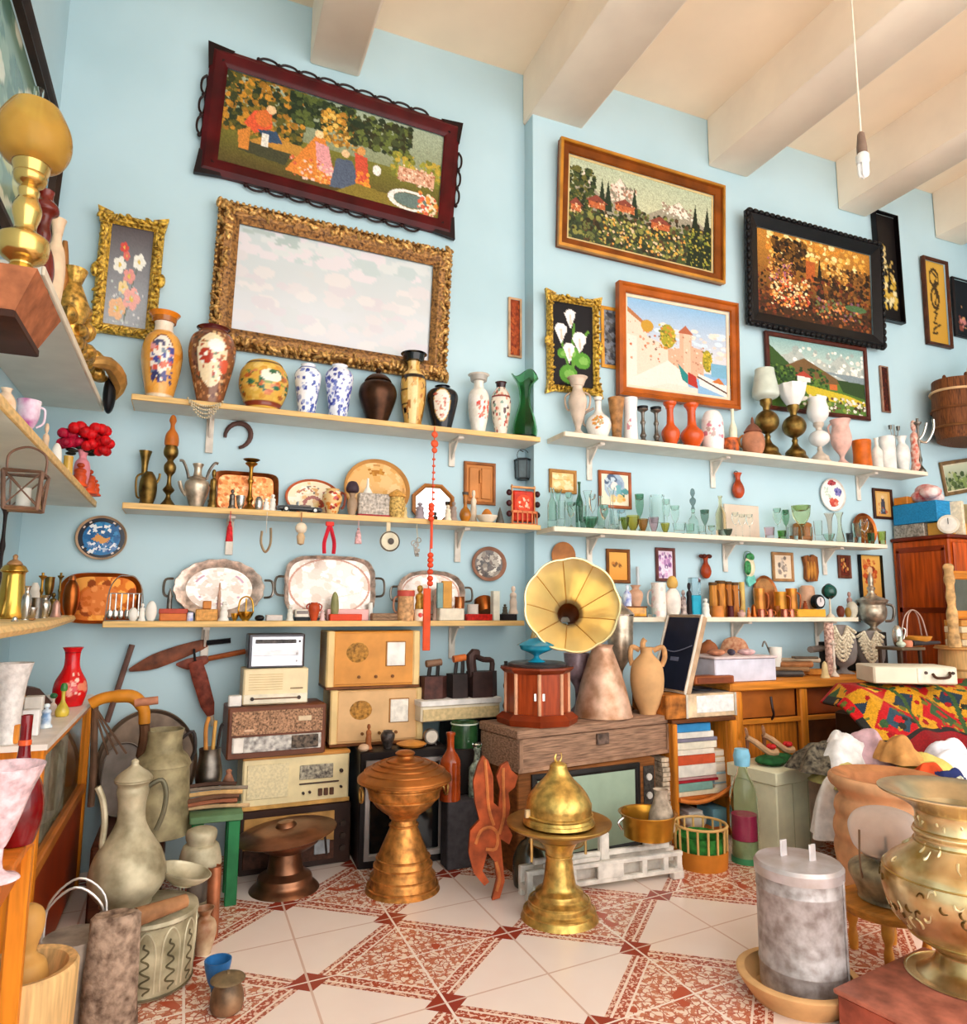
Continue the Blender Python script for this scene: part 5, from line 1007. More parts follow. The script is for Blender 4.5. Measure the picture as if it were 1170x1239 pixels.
V('decanter','leaning tall decanter with two dark stoppers, middle of the glass shelf','decanter',839,616,6,R2,3.87,p='bottle',m=GREENG,parts=[('stopper',mat('#5f7d78',.06,0,kind='glass'),[(0,1),(.4,1),(.25,1.12),(.6,1.25),(.6,1.38),(.2,1.46),(.5,1.6),(.35,1.75),(0,1.8)])])
BOXI('cardboard_panel','upright cardboard panel behind the row of wine glasses','cardboard',878,920,611,R2,3.955,.02,mat('#dccab8',.8,0,.06))
V('bowl_foot','wooden stand under the green footed bowl','stand',971,634,11,R2,3.94,p='box',m=mat('#b5763c',.5));
c=CV(60,70,'#f2eee8');c.ell(.5,.1,.16,.09,'#a8343c');c.dabs(10,['#8f2a34','#c04a50'],.36,.05,.62,.16,.05);c.dabs(16,['#6a5aa0','#4a4a90','#8a80b8'],.64,.3,.86,.48,.06);c.dabs(16,['#d9604a','#e8907a','#c94a3a'],.4,.66,.68,.84,.07);c.dabs(14,['#c9d3c0','#dfe3e0'],.1,.3,.5,.6,.04)
TRAY('flowered_plate','white oval plate painted with red, violet and pink flowers, hung on the wall','plate',1012,598,15,20,DP,C_('#e6ddd4',.25),c.a,None,.014,.1,tilt=0)
c=CV(50,50,'#b5642c');c.ring(.5,.5,.34,.34,'#e09a4a',.2);c.ring(.5,.5,.2,.2,'#e8a858',.3);c.ell(.5,.5,.08,.08,'#d98a3c');c.dabs(40,['#8f4a20','#c97a38'],0,0,1,1,.03)
TRAY('copper_plate','engraved oval copper plate standing behind the small glasses','plate',1047,622,14,20,DP,mat('#b5642c',.35,.8,.3),c.a,R2,.014,.16,tilt=4,cm=PAINTM)
def wallvase(label,cx,y0,y1,hw,m,cap=None):
    c_=onY(cx,(y0+y1)/2,DP-.035);k=mpp(*c_);h=(y1-y0)*k;r=hw*k
    t=thing('wall_vase',label,'wall vase',(c_.x,c_.y,c_.z-h/2))
    MB().lathe(prof([(0,0),(.4,.01),(.8,.12),(1,.3),(.8,.52),(.42,.7),(.42,.85),(.7,1)],r,h),22,None,.8).build('body',m,t)
    MB().torus(r*.35,.003,12,5,T(0,r*.3,h)).build('hanging_loop',IRON,t)
    if cap:mb=MB();[mb.ball((r*.9*math.cos(q),r*.4*math.sin(q),h*1.0),(r*.5,r*.3,r*.35),8,6) for q in (0,1.2,2,3.1,4.2,5.2)];mb.build('leaf_collar',cap,t)
wallvase('orange teardrop vase hung on the wall above the cardboard panel',893,572,603,8,mat('#c9501c',.25,0,.3))
wallvase('red-brown hanging vase with a dark leafy collar, over the turquoise box',854,673,700,7,mat('#b54a24',.3,0,.3),mat('#5a2418',.5))
# small pieces hung below the glass shelf
c_=onY(907,686,DP-.03);k=mpp(*c_);t=thing('wall_figure','green and cream bird-shaped wall ornament','wall ornament',c_)
MB().ball((0,0,0),(8*k,.02,13*k),14,10).build('body',mat('#efe3c0',.4,0,.2),t);mb=MB();mb.ball((-4*k,-.008,-1*k),(5*k,.018,9*k),10,8);mb.ball((1*k,-.004,12*k),(6*k,.018,5*k),10,8);mb.build('wing',mat('#4a9a5c',.4,0,.4,40),t)
mb=MB();mb.prism([(-3*k,-10*k),(6*k,-10*k),(8*k,-18*k),(-2*k,-24*k),(-6*k,-16*k)],-.008,.008);mb.build('tail',mat('#7fd0be',.4,0,.2),t);MB().torus(7*k,.003,16,5,T(-2*k,0,12*k)).build('ring',C_('#7aa08a'),t)
c_=onY(980,688,DP-.02);k=mpp(*c_);t=thing('wall_carving','brown carved wooden shield hung right of the pale icon','wall ornament',c_)
mb=MB();mb.prism([(-11*k,14*k),(-4*k,16*k),(0,13*k),(4*k,17*k),(11*k,14*k),(12*k,-4*k),(9*k,-15*k),(-4*k,-16*k),(-9*k,-12*k),(-8*k,2*k)],-.014,.012);mb.build('shield',mat('#9a5c2a',.45,0,.4,8,.2,'woodz'),t)
mb=MB();[mb.ball((s_*5*k,-.014,-2*k),(2.2*k,.008,11*k),8,8) for s_ in (-1,0,1)];mb.build('relief',mat('#c98a3c',.4,0,.3),t)
c_=onY(682,668,DP-.02);mb=MB();k=mpp(*c_);disc=mb.lathe([(0,-.012),(15*k,-.012),(16.5*k,0),(0,0.004)],30,RX(90));o=mb.build('wall_plate',mat('#c07a3c',.4,0,.3,8));o.location=c_+Vector((0,0,-4*k));tag(o,'round brown wooden plate peeping above the gramophone horn','plate')
# ---------------------------------------------------------------- lower right shelf
Yr=3.85
t,w_,h_=BX('amber_glass_box','amber glass box with wooden edges left of the white mug','box',754,783,734,R3,3.83,.08,mat('#e0a040',.1,0,.3,20),solo=False);mb=MB();mb.bbox(-w_*.52,w_*.52,-.003,.083,h_*.9,h_*1.04,.003);mb.bbox(-w_*.52,w_*.52,-.003,.083,0,h_*.1,.003);mb.build('wooden_edge',mat('#7a4a20',.5),t)
zb=R3+h_*1.04
V('pink_vase','pinkish vase standing on the amber glass box','vase',769,708,9,zb,3.87,p='vase',m=C_('#dcae90',.35));V('porcelain_bottle','white and blue porcelain bottle standing on the amber glass box','bottle',759,708,5,zb,3.86,p='bottle',m=mat('#e8eaf2',.2,0,.4,30,col2='#7a86c8'))
V('thin_vase','thin grey spindle standing behind the pinkish vase','spindle',772,688,2,R3,3.98,p='cylinder',m=C_('#c9d0d4'))
V('clear_tumbler','clear glass tumbler right of the amber glass box','glass',789,736,6,R3,3.83,p='tumbler',m=GLASS,hollow=.12)
V('white_mug','tall white mug with pink pattern standing behind the dark case','mug',797,705,9,R3,3.88,p='mug',m=PAINTG,tex=floral('#f0e4da',['#ecc8c0','#f5ece6','#e0d0c0'],40,.04),tubes=[('handle',C_('#ead8cc'),[(-.9,.8),(-1.4,.7),(-1.4,.4),(-.9,.3)],.12)])
V('white_teapot','white pot with a golden crest above the open suitcase','pot',814,712,10,R3,3.87,p='jar',m=C_('#f3e8de',.3),parts=[('golden_crest',C_('#dcb060'),[(0,1),(.5,1.02),(.7,1.2),(.4,1.4),(0,1.45)])])
V('dark_figurine','dark hooded figurine left of the turquoise box','figurine',827,714,5,R3,3.85,p='figure',m=mat('#5a484a',.5,0,.5,40,col2='#d9c8c0'));V('dark_figurine','taller black figurine touching the turquoise box','figurine',834,705,5,R3,3.87,p='figure',m=mat('#352c30',.5,0,.3))
t,w_,h_=BX('turquoise_box','turquoise box with a clear upper half','box',839,850,720,R3,3.84,.05,mat('#2fa8c4',.4,0,.1),solo=False);MB().bbox(-w_/2,w_/2,.002,.048,h_+.002,h_*1.8,.003).build('clear_lid',BLUEG,t)
FIG('white_rabbit','white porcelain figure at the corner of the open suitcase lid',854,724,6,R3,3.815,WHITE)
for i,(px,yt,hw,col,lb) in enumerate([(863,705,5,'#c9883c','leftmost tall wooden mug in the row right of the turquoise box'),(872,703,6,'#d08a3c','second tall wooden mug in the row, above the wicker arches'),(881,704,5,'#b5702c','third tall wooden mug in the row'),(889,705,5,'#c07a34','rightmost tall wooden mug, dark-topped, before the thin candle tube')]):
    V('wooden_mug',lb,'mug',px,yt,hw,R3,3.9,p='mug',m=mat(col,.5,0,.3,8,.1,'woodz'),group='wooden mugs',parts=[('rim',mat('#6a4a28',.5),[(1.0,.92),(1.06,.93),(1.06,1),(1.0,1.01)])],tubes=[('handle',mat('#8a5424',.5),[(.9,.8),(1.4,.7),(1.4,.35),(.9,.25)],.14)])
for px,yt,hw,col,lb,p in [(868,733,8,'#d98a44','squat orange wooden pot in front of the wooden mugs','mug'),(884,733,4,'#5a2024','dark red cup in front of the rightmost wooden mug','mug'),(898,706,3.5,'#d9b86a','thin candle-like tube right of the wooden mugs','cylinder'),(897,738,5,'#d9b0a4','small pink vase below the thin candle tube','vase'),(906,735,3,'#d98a50','thin orange peg figure left of the copper mugs','figure')]:
    V('small_pot',lb,'pot',px,yt,hw,R3,3.83 if yt > 730 else 3.9,p=p,m=C_(col))
TRAY('copper_plate','round shiny copper plate leaning behind the row of copper mugs','plate',928,722,15,25,DP,mat('#d9935c',.25,.8,.3),None,R3,.014,.14,tilt=4)
for px,yt,hw,lb,col in [(919,712,7,'tall copper jug in front of the copper plate','#e0903c'),(944,716,8,'orange pitcher right of the copper plate','#dc962c'),(958,712,7,'orange-gold jug left of the black clock','#d98a2c')]:
    V('copper_jug',lb,'jug',px,yt,hw,R3,3.9,p='mug',m=mat(col,.3,.5,.3,10),tubes=[('handle',mat('#b5602c',.35,.6),[(.9,.85),(1.5,.75),(1.4,.35),(.9,.2)],.14)])
for i,px in enumerate((921,931,949,957)):
    V('copper_mug',['leftmost small copper mug at the front','second small copper mug, under the copper plate','third small copper mug, before the orange pitcher','rightmost small copper mug, left of the yellow box'][i],'mug',px,737,4.6,R3,3.825,p='mug',m=mat('#d08068',.25,.8,.2),group='small copper mugs',tubes=[('handle',COPPER,[(.9,.8),(1.5,.7),(1.5,.35),(.9,.25)],.16)])
V('wooden_cup','thin brown wooden goblet between the small copper mugs','goblet',940,733,4,R3,3.835,p='goblet',m=mat('#a85f24',.45,0,.3));V('copper_bell','little copper bell at the left of the small copper mugs','bell',912,731,5,R3,3.85,p='bell',m=COPPER)
o,w_,h_=BX('yellow_box','bright yellow wooden box under the black clock','box',966,1000,737,R3,3.82,.08,mat('#e8b040',.45,0,.1));zy=R3+h_
x,y,z=loc_px(990,3.86,zy);zt=solZ(720,x,y)-zy;t=thing('alarm_clock','black round table clock on the yellow box','clock',(x,y,zy));R_=zt/2
MB().lathe([(0,-.02),(R_,-.02),(R_*1.04,0),(R_,.02),(0,.02)],28,T(0,0,R_*1.05) @ RX(90)).build('case',BLACK,t);t=t.children[0];MB().lathe([(0,-.001),(R_*.68,-.001),(R_*.7,.003),(0,.003)],24,T(-.0,-.022,R_*1.05) @ RX(90)).build('clock_face',C_('#e8dcdc',.3),t)
MB().bbox(-.003,.003,-.028,-.025,R_*1.0,R_*1.55,.001).build('hand',BLACK,t)
x,y,z=loc_px(1005,3.85,R3);zt=solZ(707,x,y)-R3;r=rad(9.5,x,y,R3+.15);t=thing('globe','dark green globe on a white stem, right of the black clock','globe',(x,y,R3))
MB().ball((0,0,zt-r),r,24,16).build('sphere',mat('#1d5a4e',.12,0,.5,10,col2='#0c2420'),t);MB().lathe([(0,0),(.03,0),(.026,.01),(.008,.03),(.006,zt-2*r),(0,zt-2*r)],16).build('stem',C_('#e9d9c4'),t);MB().torus(r*1.06,.003,28,5,T(0,0,zt-r)).build('meridian_ring',mat('#2a2624',.4,.4),t)
V('pink_bust','pink carved block behind the black clock','block',977,711,9,R3,3.97,p='box',m=C_('#e0b090'));V('brown_figurine','small brown figurine left of the black clock on the yellow box','figurine',974,727,4,zy,3.85,p='figure',m=C_('#9a4a20'))
for px,yt,hw,col,lb,p in [(1017,733,5,'#7a3a28','small dark red pot right of the globe stem','jar'),(1026,735,4,'#a8803c','little brass pot second right of the globe','jar'),(1028,716,5,'#b08a80','grey-pink statuette above the brass pots','figure'),(1031,728,7,'#d9d0bc','round white teapot at the end of the lower right shelf','jar')]:
    V('small_pot' if p=='jar' else 'statuette',lb,'pot' if p=='jar' else 'figurine',px,yt,hw,R3,3.83 if px !=1028 else 3.87,p=p,m=C_(col))
# ---------------------------------------------------------------- wardrobe and the things on and before it
t=thing('wardrobe','tall glossy reddish-brown wardrobe at the right end of the wall','wardrobe',(5.2,3.55,0));WZ=1.865
mb=MB();mb.bbox(0,1.3,0,.46,.0,WZ-.03,.01);mb.build('body',RWOOD,t);MB().bbox(-.02,1.32,-.02,.464,WZ-.03,WZ,.01).build('top_board',mat('#7d2f14',.35,0,.25,4),t)
MB().bbox(.03,.62,-.02,0,.1,WZ-.06,.01).build('door',RWOOD,t);MB().bbox(.66,1.27,-.02,0,.1,WZ-.06,.01).build('door',RWOOD,t)
mb=MB();[mb.bbox(-.006,.004,a,b,c,d,.003) for a,b,c,d in ((.03,.06,.1,WZ-.1),(.4,.43,.1,WZ-.1),(.03,.43,1.28,1.32),(.03,.43,WZ-.12,WZ-.08))];mb.build('side_moulding',mat('#8f3a16',.3,0,.25,4),t)
def onW(nm,lb,cat,x0,x1,y0,y1,h,m,z=WZ,rz=0):
    o=MB().bbox(-(x1-x0)/2,(x1-x0)/2,-(y1-y0)/2,(y1-y0)/2,0,h,.006).build(nm,m);o.location=((x0+x1)/2,(y0+y1)/2,z+.001);o.rotation_euler=(0,0,math.radians(rz));return tag(o,lb,cat)
# blue slatted chest,boxes,papers on the wardrobe
p=onX(1082,655,5.22)
onW('metal_box','grey mesh box under the blue striped box on the wardrobe','box',5.21,5.5,3.74,4.0,.105,mat('#b5aa9c',.5,.3,.4,60));onW('yellow_carton','orange-yellow carton beside the grey mesh box','box',5.24,5.5,3.6,3.735,.1,mat('#e8ad50',.5,0,.1))
o=onW('blue_box','bright blue striped box on top of the wardrobe','box',5.205,5.5,3.62,3.99,.16,mat('#2f96c8',.5,0,.35,30,.2,'wood','#1a6fa0'),WZ+.106);o.name='striped_box'
onW('tan_book','orange bundle on top of the blue striped box','bundle',5.21,5.4,3.86,3.98,.06,C_('#d98a34'),WZ+.267)
mb=MB();[mb.ball((.05*math.cos(q*1.7),.06*math.sin(q*2.1),.045+.018*q),(.07,.08,.05),12,8) for q in range(5)];o=mb.build('cloth_bundle',mat('#efdcd6',.8,0,.3,14,col2='#d0403c'));o.location=(5.32,3.76,WZ+.262);tag(o,'white and red cloth bundle on the blue striped box','cloth bundle')
for dz,h,lb,col,a,b in [(0,.04,'lowest pale book of the pile by the clock on the wardrobe','#e0cfae',3.5,3.58),(0.0,.0,'','',0,0)]:
    if lb:onW('book',lb,'book',5.2+.3,5.2+.6,3.55,3.75,h,C_(col))
t=thing('table_clock','round pale clock standing on the wardrobe beside the yellow carton','clock',(5.25,3.572,WZ+.001),-60);MB().lathe([(0,-.02),(.07,-.02),(.074,0),(.07,.02),(0,.02)],26,T(0,0,.074) @ RX(90)).build('case',C_('#e8ddc8',.3),t);MB().lathe([(0,0),(.055,0),(.055,.003),(0,.003)],22,T(0,-.021,.074) @ RX(90)).build('clock_face',C_('#f5efe4',.3),t);MB().bbox(-.002,.002,-.028,-.025,.074,.12,.001).build('hand',BLACK,t)
o=onW('paper_roll','pale folded papers leaning at the near end of the wardrobe top','papers',5.36,5.41,3.55,3.66,.26,mat('#eadcc0',.7,0,.15,40),rz=20)
o=onW('tan_parcel','crumpled tan parcel beside the blue striped box','parcel',5.52,5.75,3.56,3.8,.25,mat('#dcc08a',.8,0,.25,8,.6))
# green landscape picture leaning there
c=CV(50,36,'#8a9a6a');c.grad('#d3d3b8','#6a7a48');c.dabs(60,['#5a6a3a','#8a9a5a','#b8b88a','#47562f'],0,.3,1,1,.06)
PIC('landscape_picture','small green landscape picture leaning on top of the wardrobe','picture',[(1143,560),(1182,552),(1184,594),(1145,599)],[(0,.015),(.012,.022),(.022,.015),(.03,.01)],c.a,wall=DP,frm=mat('#8a6a44',.45),liner=(.012,C_('#e6d8b8')),tilt=1)
# wicker pack basket hung on the wall
c_=onY(1172,500,3.8);Rb=.36;t=thing('wicker_basket','big brown wooden stave tub hung on the wall above the wardrobe','tub',(c_.x,DP-.006-Rb*.63,onY(1172,535,3.8).z));hb=.5
mb=MB();mb.lathe([(0,0),(Rb*.92,0),(Rb*.97,.06),(Rb,hb*.55),(Rb*.96,hb),(Rb*.9,hb),(Rb*.9,hb*.8),(0,hb*.8)],36,None,.6,wob=lambda a,z:1+.012*math.sin(18*a));mb.build('staves',mat('#7d4a24',.6,0,.4,10,.3,'woodz'),t)
for zf,mm in ((.2,mat('#8a5a30',.6)),(.5,mat('#7a4a26',.6)),(.8,C_('#e0b88a'))):MB().tube([(Rb*1.01*math.cos(q),Rb*.61*math.sin(q),hb*zf) for q in np.linspace(0,2*PI,36,endpoint=False)],.011,6,closed=True).build('hoop',mm,t)
mb=MB();[mb.ball((Rb*.8*math.cos(q),Rb*.48*math.sin(q),hb+.012),(.016,.016,.03),8,6) for q in np.linspace(0,2*PI,8,endpoint=False)];mb.build('peg',mat('#6a3c1c',.6),t)
mb=MB();mb.tube([(-.05,0,hb*.8),(.22,.1,hb+.28)],.016,6);mb.build('carrying_pole',mat('#d9b88a',.6),t)
V('candelabra','silver three-armed candlestick before the wooden tub','candelabra',1112,506,6,R1,3.84,p='candle',m=PEWTER,tubes=[('arm',SILVER,[(0,.6),(1.5,.55),(3,.75),(3.2,.95)],.3),('arm',SILVER,[(0,.6),(1.0,.7),(1.8,.9)],.3)])
# ---------------------------------------------------------------- left wall:bracket with brass lamp,upper shelf
XB=-.585
t=thing('wall_console','reddish wooden console block on the left wall under the brass lamp','wall bracket',(XL,2.28,2.05))
mb=MB();mb.add([(0,-.2,.0),(.34,-.2,.0),(.34,.1,.0),(0,.1,.0),(0,-.24,.11),(.39,-.24,.11),(.39,.13,.11),(0,.13,.11)],[(0,3,2,1),(4,5,6,7),(0,1,5,4),(1,2,6,5),(2,3,7,6),(3,0,4,7)]);mb.build('block',mat('#b5714c',.7,0,.25,20,.2),t)
MB().bbox(0.004,.345,-.21,.11,-.02,.002,.004).build('bottom_strip',mat('#4a2a1c',.6),t)
zc=2.165;GB=mat('#e8c274',.2,.9,.15,4)
x,y=-.5,2.24;X_=solX(27,y,zc+.1);x=X_
k=mpp(x,y,zc+.2);hb=solZ(212,x,y)-zc;t=thing('oil_lamp','large polished brass oil lamp with an amber glass shade, at the left edge','oil lamp',(x,y,zc))
r=29*k
MB().lathe([(a*r,b*hb) for a,b in smooth([(0,0),(1,0),(1,.06),(.7,.12),(.5,.2),(.42,.24),(.85,.3),(.95,.42),(.85,.46),(.5,.5),(.4,.56),(.55,.68),(.45,.76),(.36,.8),(.4,.86),(.3,.9),(.55,.93),(.6,1),(0,1)],3)],32).build('base',GB,t)
MB().lathe([(0,hb),(.6*r,hb),(.7*r,hb+.02),(.72*r,hb+.05),(.5*r,hb+.055),(0,hb+.055)],28).build('gallery',GB,t)
hs=solZ(131,x,y)-zc-hb;Q=[(a*r,hb+.03+b*(hs-.03)) for a,b in smooth([(.75,0),(1.15,.1),(1.42,.35),(1.36,.65),(1.0,.95),(.9,1)],5)];MB().lathe(Q+[(a-.004,b) for a,b in reversed(Q)],40).build('glass_shade',mat('#ecc062',.12,0,.12,8,0,'frost'),t)
MB().lathe([(.2*r,hb+.05),(.24*r,hb+.1),(.2*r,hb+hs+.06),(.19*r,hb+hs+.06),(.19*r,hb+.05)],20).build('chimney',GLASS,t)
def LV(nm,lb,cat,px,yt,hw,z,X,**k):return V(nm,lb,cat,px,yt,hw,z,X=X,**k)
LV('turned_vase','dark red turned wooden vase right behind the big brass lamp','vase',52,232,18,LS1,-.53,p=[(0,0),(.7,0),(.8,.06),(1,.22),(.85,.38),(.5,.5),(.6,.58),(.45,.66),(.55,.76),(.95,.8),(.9,.86),(.5,.92),(.55,1)],m=mat('#7a2416',.2,0,.3,6))
LV('cream_pitcher','cream pitcher with a flared lip on the upper left-wall shelf','pitcher',66,266,13,LS1,-.55,p='vase',m=C_('#edcfae',.4));LV('bronze_pot','small bronze pot behind the cream pitcher','pot',74,292,8,LS1,-.56,p='jar',m=mat('#b5804c',.35,.6,.4))
# gilded ornament group at the far end of that shelf
x,y,z=loc_px(96,None,LS1,X=-.52);k=mpp(x,y,z);t=thing('gilt_ornament','large gilded leafy ornament at the end of the upper left-wall shelf','ornament',(x,y,LS1))
mb=MB();R=random.Random(3)
for i in range(26):mb.ball((R.uniform(-.02,.05),R.uniform(-.4,.34),R.uniform(.02,.12)+max(0,.1-abs(i-9)*.012)),(R.uniform(.025,.045),R.uniform(.03,.07),R.uniform(.02,.045)),8,6,RZ(0))
mb.build('leaves',GOLD,t);mb=MB();mb.lathe([(0,.0),(.05,0),(.04,.1),(.07,.2),(.03,.3),(.05,.36),(0,.38)],14,T(0,-.34,0));mb.build('upright_leaf',GOLD,t)
mb=MB();[mb.tube(smooth([(.0,.1,.1),(.09,.2,.14),(.13,.36,.09),(.09,.42,.01)],3),[.01,.02,.03,.035,.04,.04,.035,.03,.02,.012][:10],8)];mb.build('shell',mat('#d9a45c',.35,.5,.3),t)
x,y,z=loc_px(121,None,2.4,X=-.4);o=MB().ball((0,0,0),(.03,.05,.1),14,10).build('iron_hook',BLACK);o.location=(-.434,3.96,2.36);tag(o,'black iron hook-shaped piece hanging at the end of the upper left-wall shelf','iron hook')
# ---------------------------------------------------------------- middle left-wall shelf
LV('white_pitcher','white and gold pitcher at the left edge of the middle left-wall shelf','pitcher',6,470,13,LS2,-.56,p='baluster',m=mat('#f3e4d0',.3,0,.2,16,col2='#e0b080'))
LV('pink_goblet','pink and white marbled porcelain goblet with a handle','goblet',33,485,15,LS2,-.56,p='goblet',m=mat('#f3dfea',.2,0,.5,14,col2='#c05a9c'),tubes=[('handle',C_('#f0d8e4'),[(.85,.9),(1.3,.85),(1.25,.6),(.7,.5)],.1)])
LV('pale_figure','cream figurine right of the pink porcelain goblet','figurine',55,512,6,LS2,-.56,p='figure',m=C_('#eac8a8'));LV('pale_figure','little white dove figurine left of the yellow glass','figurine',68,536,7,LS2,-.53,p='egg',m=WHITE)
LV('yellow_glass','small yellow glass jar beneath the roses','jar',82,552,6,LS2,-.52,p='mug',m=C_('#e0b24a',.2))
x,y,z=loc_px(97,None,LS2,X=-.497);k=mpp(x,y,LS2+.1);zt=solZ(545,x,y)-LS2
t=thing('rose_vase','bunch of bright red cloth roses in a pink vase','flowers in a vase',(x,y,LS2));MB().lathe(prof('vase',9*k,zt,3),20).build('vase',C_('#e0909a',.3),t)
R=random.Random(5);rp=[(-18,18,9),(-6,26,10),(6,20,10),(16,26,10),(22,12,9),(-10,10,9),(8,6,9),(-20,6,8),(20,0,8)]
for dx,dz,q in rp:
    mb=MB()
    for j in range(5):mb.ball((dx*k+q*k*.55*math.cos(j*1.26),q*k*.5*math.sin(j*1.26)+R.uniform(-.02,.02),zt+dz*k+R.uniform(-.006,.006)),q*k*.72,8,6)
    mb.ball((dx*k,0,zt+dz*k+.006),q*k*.7,8,6);mb.build('rose',mat('#d0121c' if dx > -8 else '#c01a40',.5,0,.35,30),t)
mb=MB();[mb.ball((R.uniform(-16,18)*k,R.uniform(-.03,.03),zt+R.uniform(-4,6)*k),(6*k,4*k,2.4*k),8,5) for i in range(8)];mb.build('leaves',mat('#2c2a1c',.5,0,.4),t)
for q,(px,yt,hw) in enumerate([(97,560,11),(107,568,12),(114,580,9)]):
    LV('coral_figurine',['coral red figurine furthest left under the roses','taller coral red figurine in the middle under the roses','small coral red figurine at the shelf end under the roses'][q],'figurine',px,yt,hw,LS2,(-.485,-.478,-.458)[q],p='figure',m=mat('#d9582c',.35,0,.35,14),group='coral red figurines')
# lantern hung on the edge of that shelf
x,y,z=loc_px(30,None,1.62,X=-.445);k=mpp(x,y,z);zb=solZ(618,x,y);zt=solZ(573,x,y);zz=solZ(541,x,y)
t=thing('hanging_lantern','small square glass lantern with a wire bail, hung from the middle left-wall shelf','lantern',(x,y,zb));h=zt-zb;a,b=17*k,20*k
mb=MB();
for sx in (-1,1):
    for sy in (-1,1):mb.tube([(sx*a,sy*a,0),(sx*b,sy*b,h)],.006,4)
for s_,zq in ((a,.004),(b,h)):mb.tube([(-s_,-s_,zq),(s_,-s_,zq),(s_,s_,zq),(-s_,s_,zq)],.006,4,closed=True)
for q in range(4):M=RZ(90*q);mb.tube([(-a,-a,.01),(b,-b,h)],.0022,4,M);mb.tube([(a,-a,.01),(-b,-b,h)],.0022,4,M)
mb.bbox(-a,a,-a,a,0,.006,.002);mb.build('lantern_frame',mat('#8a6a58',.5,.5,.3),t,flat=True);MB().lathe([(a*1.32,.006),(b*1.3,h-.004)],4,RZ(45)).build('panes',mat('#eef0ea',.08,0,kind='glass'),t,flat=True)
MB().tube(smooth([(-b,0,h),(-b*.95,0,h+(zz-zt)*.7),(0,0,zz-zb),(b*.95,0,h+(zz-zt)*.7),(b,0,h)],6),.0035,6).build('bail',mat('#7a5a4a',.5,.5),t);MB().lathe([(0,.006),(.018,.006),(.018,h*.6),(0,h*.6)],12).build('candle',WHITE,t)
# ---------------------------------------------------------------- lowest left-wall shelf
LV('brass_bell','large golden brass bell-shaped jug at the left edge','jug',15,682,24,LS3,-.585,p=[(0,0),(1,0),(.95,.04),(.72,.3),(.62,.6),(.58,.78),(.62,.84),(.72,.86),(.66,.9),(.5,.97),(0,1)],m=mat('#dcb158',.2,1,.2,5),parts=[('lid_knob',mat('#b5885c',.4,.3),[(0,.97),(.4,.98),(.3,1.04),(.12,1.08),(.14,1.14),(0,1.18)])])
for px,yt,hw,X,p,m,lb,nm in [(2,600,9,-.7,'candle',mat('#2c1c18',.4,0,.4,20),'tall dark ornate candlestick at the left edge, behind the brass bell-shaped jug','dark_candlestick')]:
    LV(nm,lb,'candlestick',px,yt,hw,LS3,X,p=p,m=m)
M=T(-.79,2.62,LS3+.36) @ RZ(90) @ RX(0);t=thing('wall_mirror','mirror with a cut-corner wooden frame on the left wall behind the brass jug','mirror',M=T(XL+.004,2.72,LS3+.3) @ RZ(90));mb=MB()
P8=lambda q,y:[(sx*q*.13,y,sz*.17*q) for sx,sz in ((-.5,-1),(.5,-1),(1,-.6),(1,.6),(.5,1),(-.5,1),(-1,.6),(-1,-.6))]
rings=[P8(1,0),P8(1,-.02),P8(.88,-.024),P8(.8,-.01),P8(.79,-.002)];vs=[p for r in rings for p in r];fs=[(i*8+k,(i+1)*8+k,(i+1)*8+(k+1) % 8,i*8+(k+1) % 8) for i in range(4) for k in range(8)]
mb.add(vs,fs).build('frame',mat('#b59468',.45,0,.2),t);MB().add(P8(.82,-.004),[tuple(range(8))]).build('mirror_glass',MIRROR,t)
sm=[(32,716,5,-.5,'vase',SILVER,'silver pepper pot right beside the brass bell-shaped jug','pepper_pot','pot'),(41,712,6,-.66,'jar',C_('#ece2d6',.3),'white sugar bowl at the back of the lowest left-wall shelf','sugar_bowl','bowl'),(44,730,6,-.52,'mug',PEWTER,'small pewter cup in the front row of the lowest left-wall shelf','pewter_cup','cup'),
 (50,700,5,-.6,'candle',BRASS2,'short brass candlestick standing up among the small brassware','small_candlestick','candlestick'),(54,727,6,-.52,'vase',SILVER,'silver salt pot below the short brass candlestick','salt_pot','pot'),(61,705,5,-.64,'goblet',OLDBR,'tiny brass goblet behind the silver salt pot','brass_goblet','goblet'),(64,724,5,-.54,'figure',OLDBR,'little brass figure left of the copper pot on the lowest left-wall shelf','brass_figure','figurine'),
 (68,733,6,-.5,'bell',C_('#c99a8a',.3,.5),'small coppery bell in front of the white card','copper_bell','bell'),(72,700,4,-.58,'candle',OLDBR,'thin dark candlestick left of the oval copper tray','thin_candlestick','candlestick'),(38,742,6,-.49,'bowl',SILVER,'tiny silver dish near the front edge right of the brass jug','silver_dish','dish')]
for px,yt,hw,X,p,m,lb,nm,ct in sm:LV(nm,lb,ct,px,yt-7,hw*1.25,LS3,X,p=p,m=m,seg=16)
LV('copper_pot','small round copper pot with a dark band behind the white card','pot',86,702,10,LS3,-.535,p='jar',m=COPPER,parts=[('lid',COPPER2,[(0,.98),(.5,1),(.3,1.12),(0,1.15)])])
x,y,z=loc_px(91,None,LS3,X=-.53);k=mpp(x,y,z);o=MB().bbox(-8*k,8*k,-.004,.004,0,.1,.002).build('card_stand',C_('#ece4ea',.4));o.location=(x,y,LS3+.001);o.rotation_euler=(RX(-8) @ RZ(0)).to_euler();tag(o,'white card standing before the small copper pot','card')
o=MB().bbox(-.006,.006,-.07,.07,0,.006,.002).build('letter_knife',mat('#b07a44',.5,0,.3));x,y,z=loc_px(47,None,LS3,X=-.475);o.location=(-.462,2.68,LS3+.002);o.rotation_euler=(0,0,.12);tag(o,'brown-handled knife lying at the shelf edge below the brassware','knife')
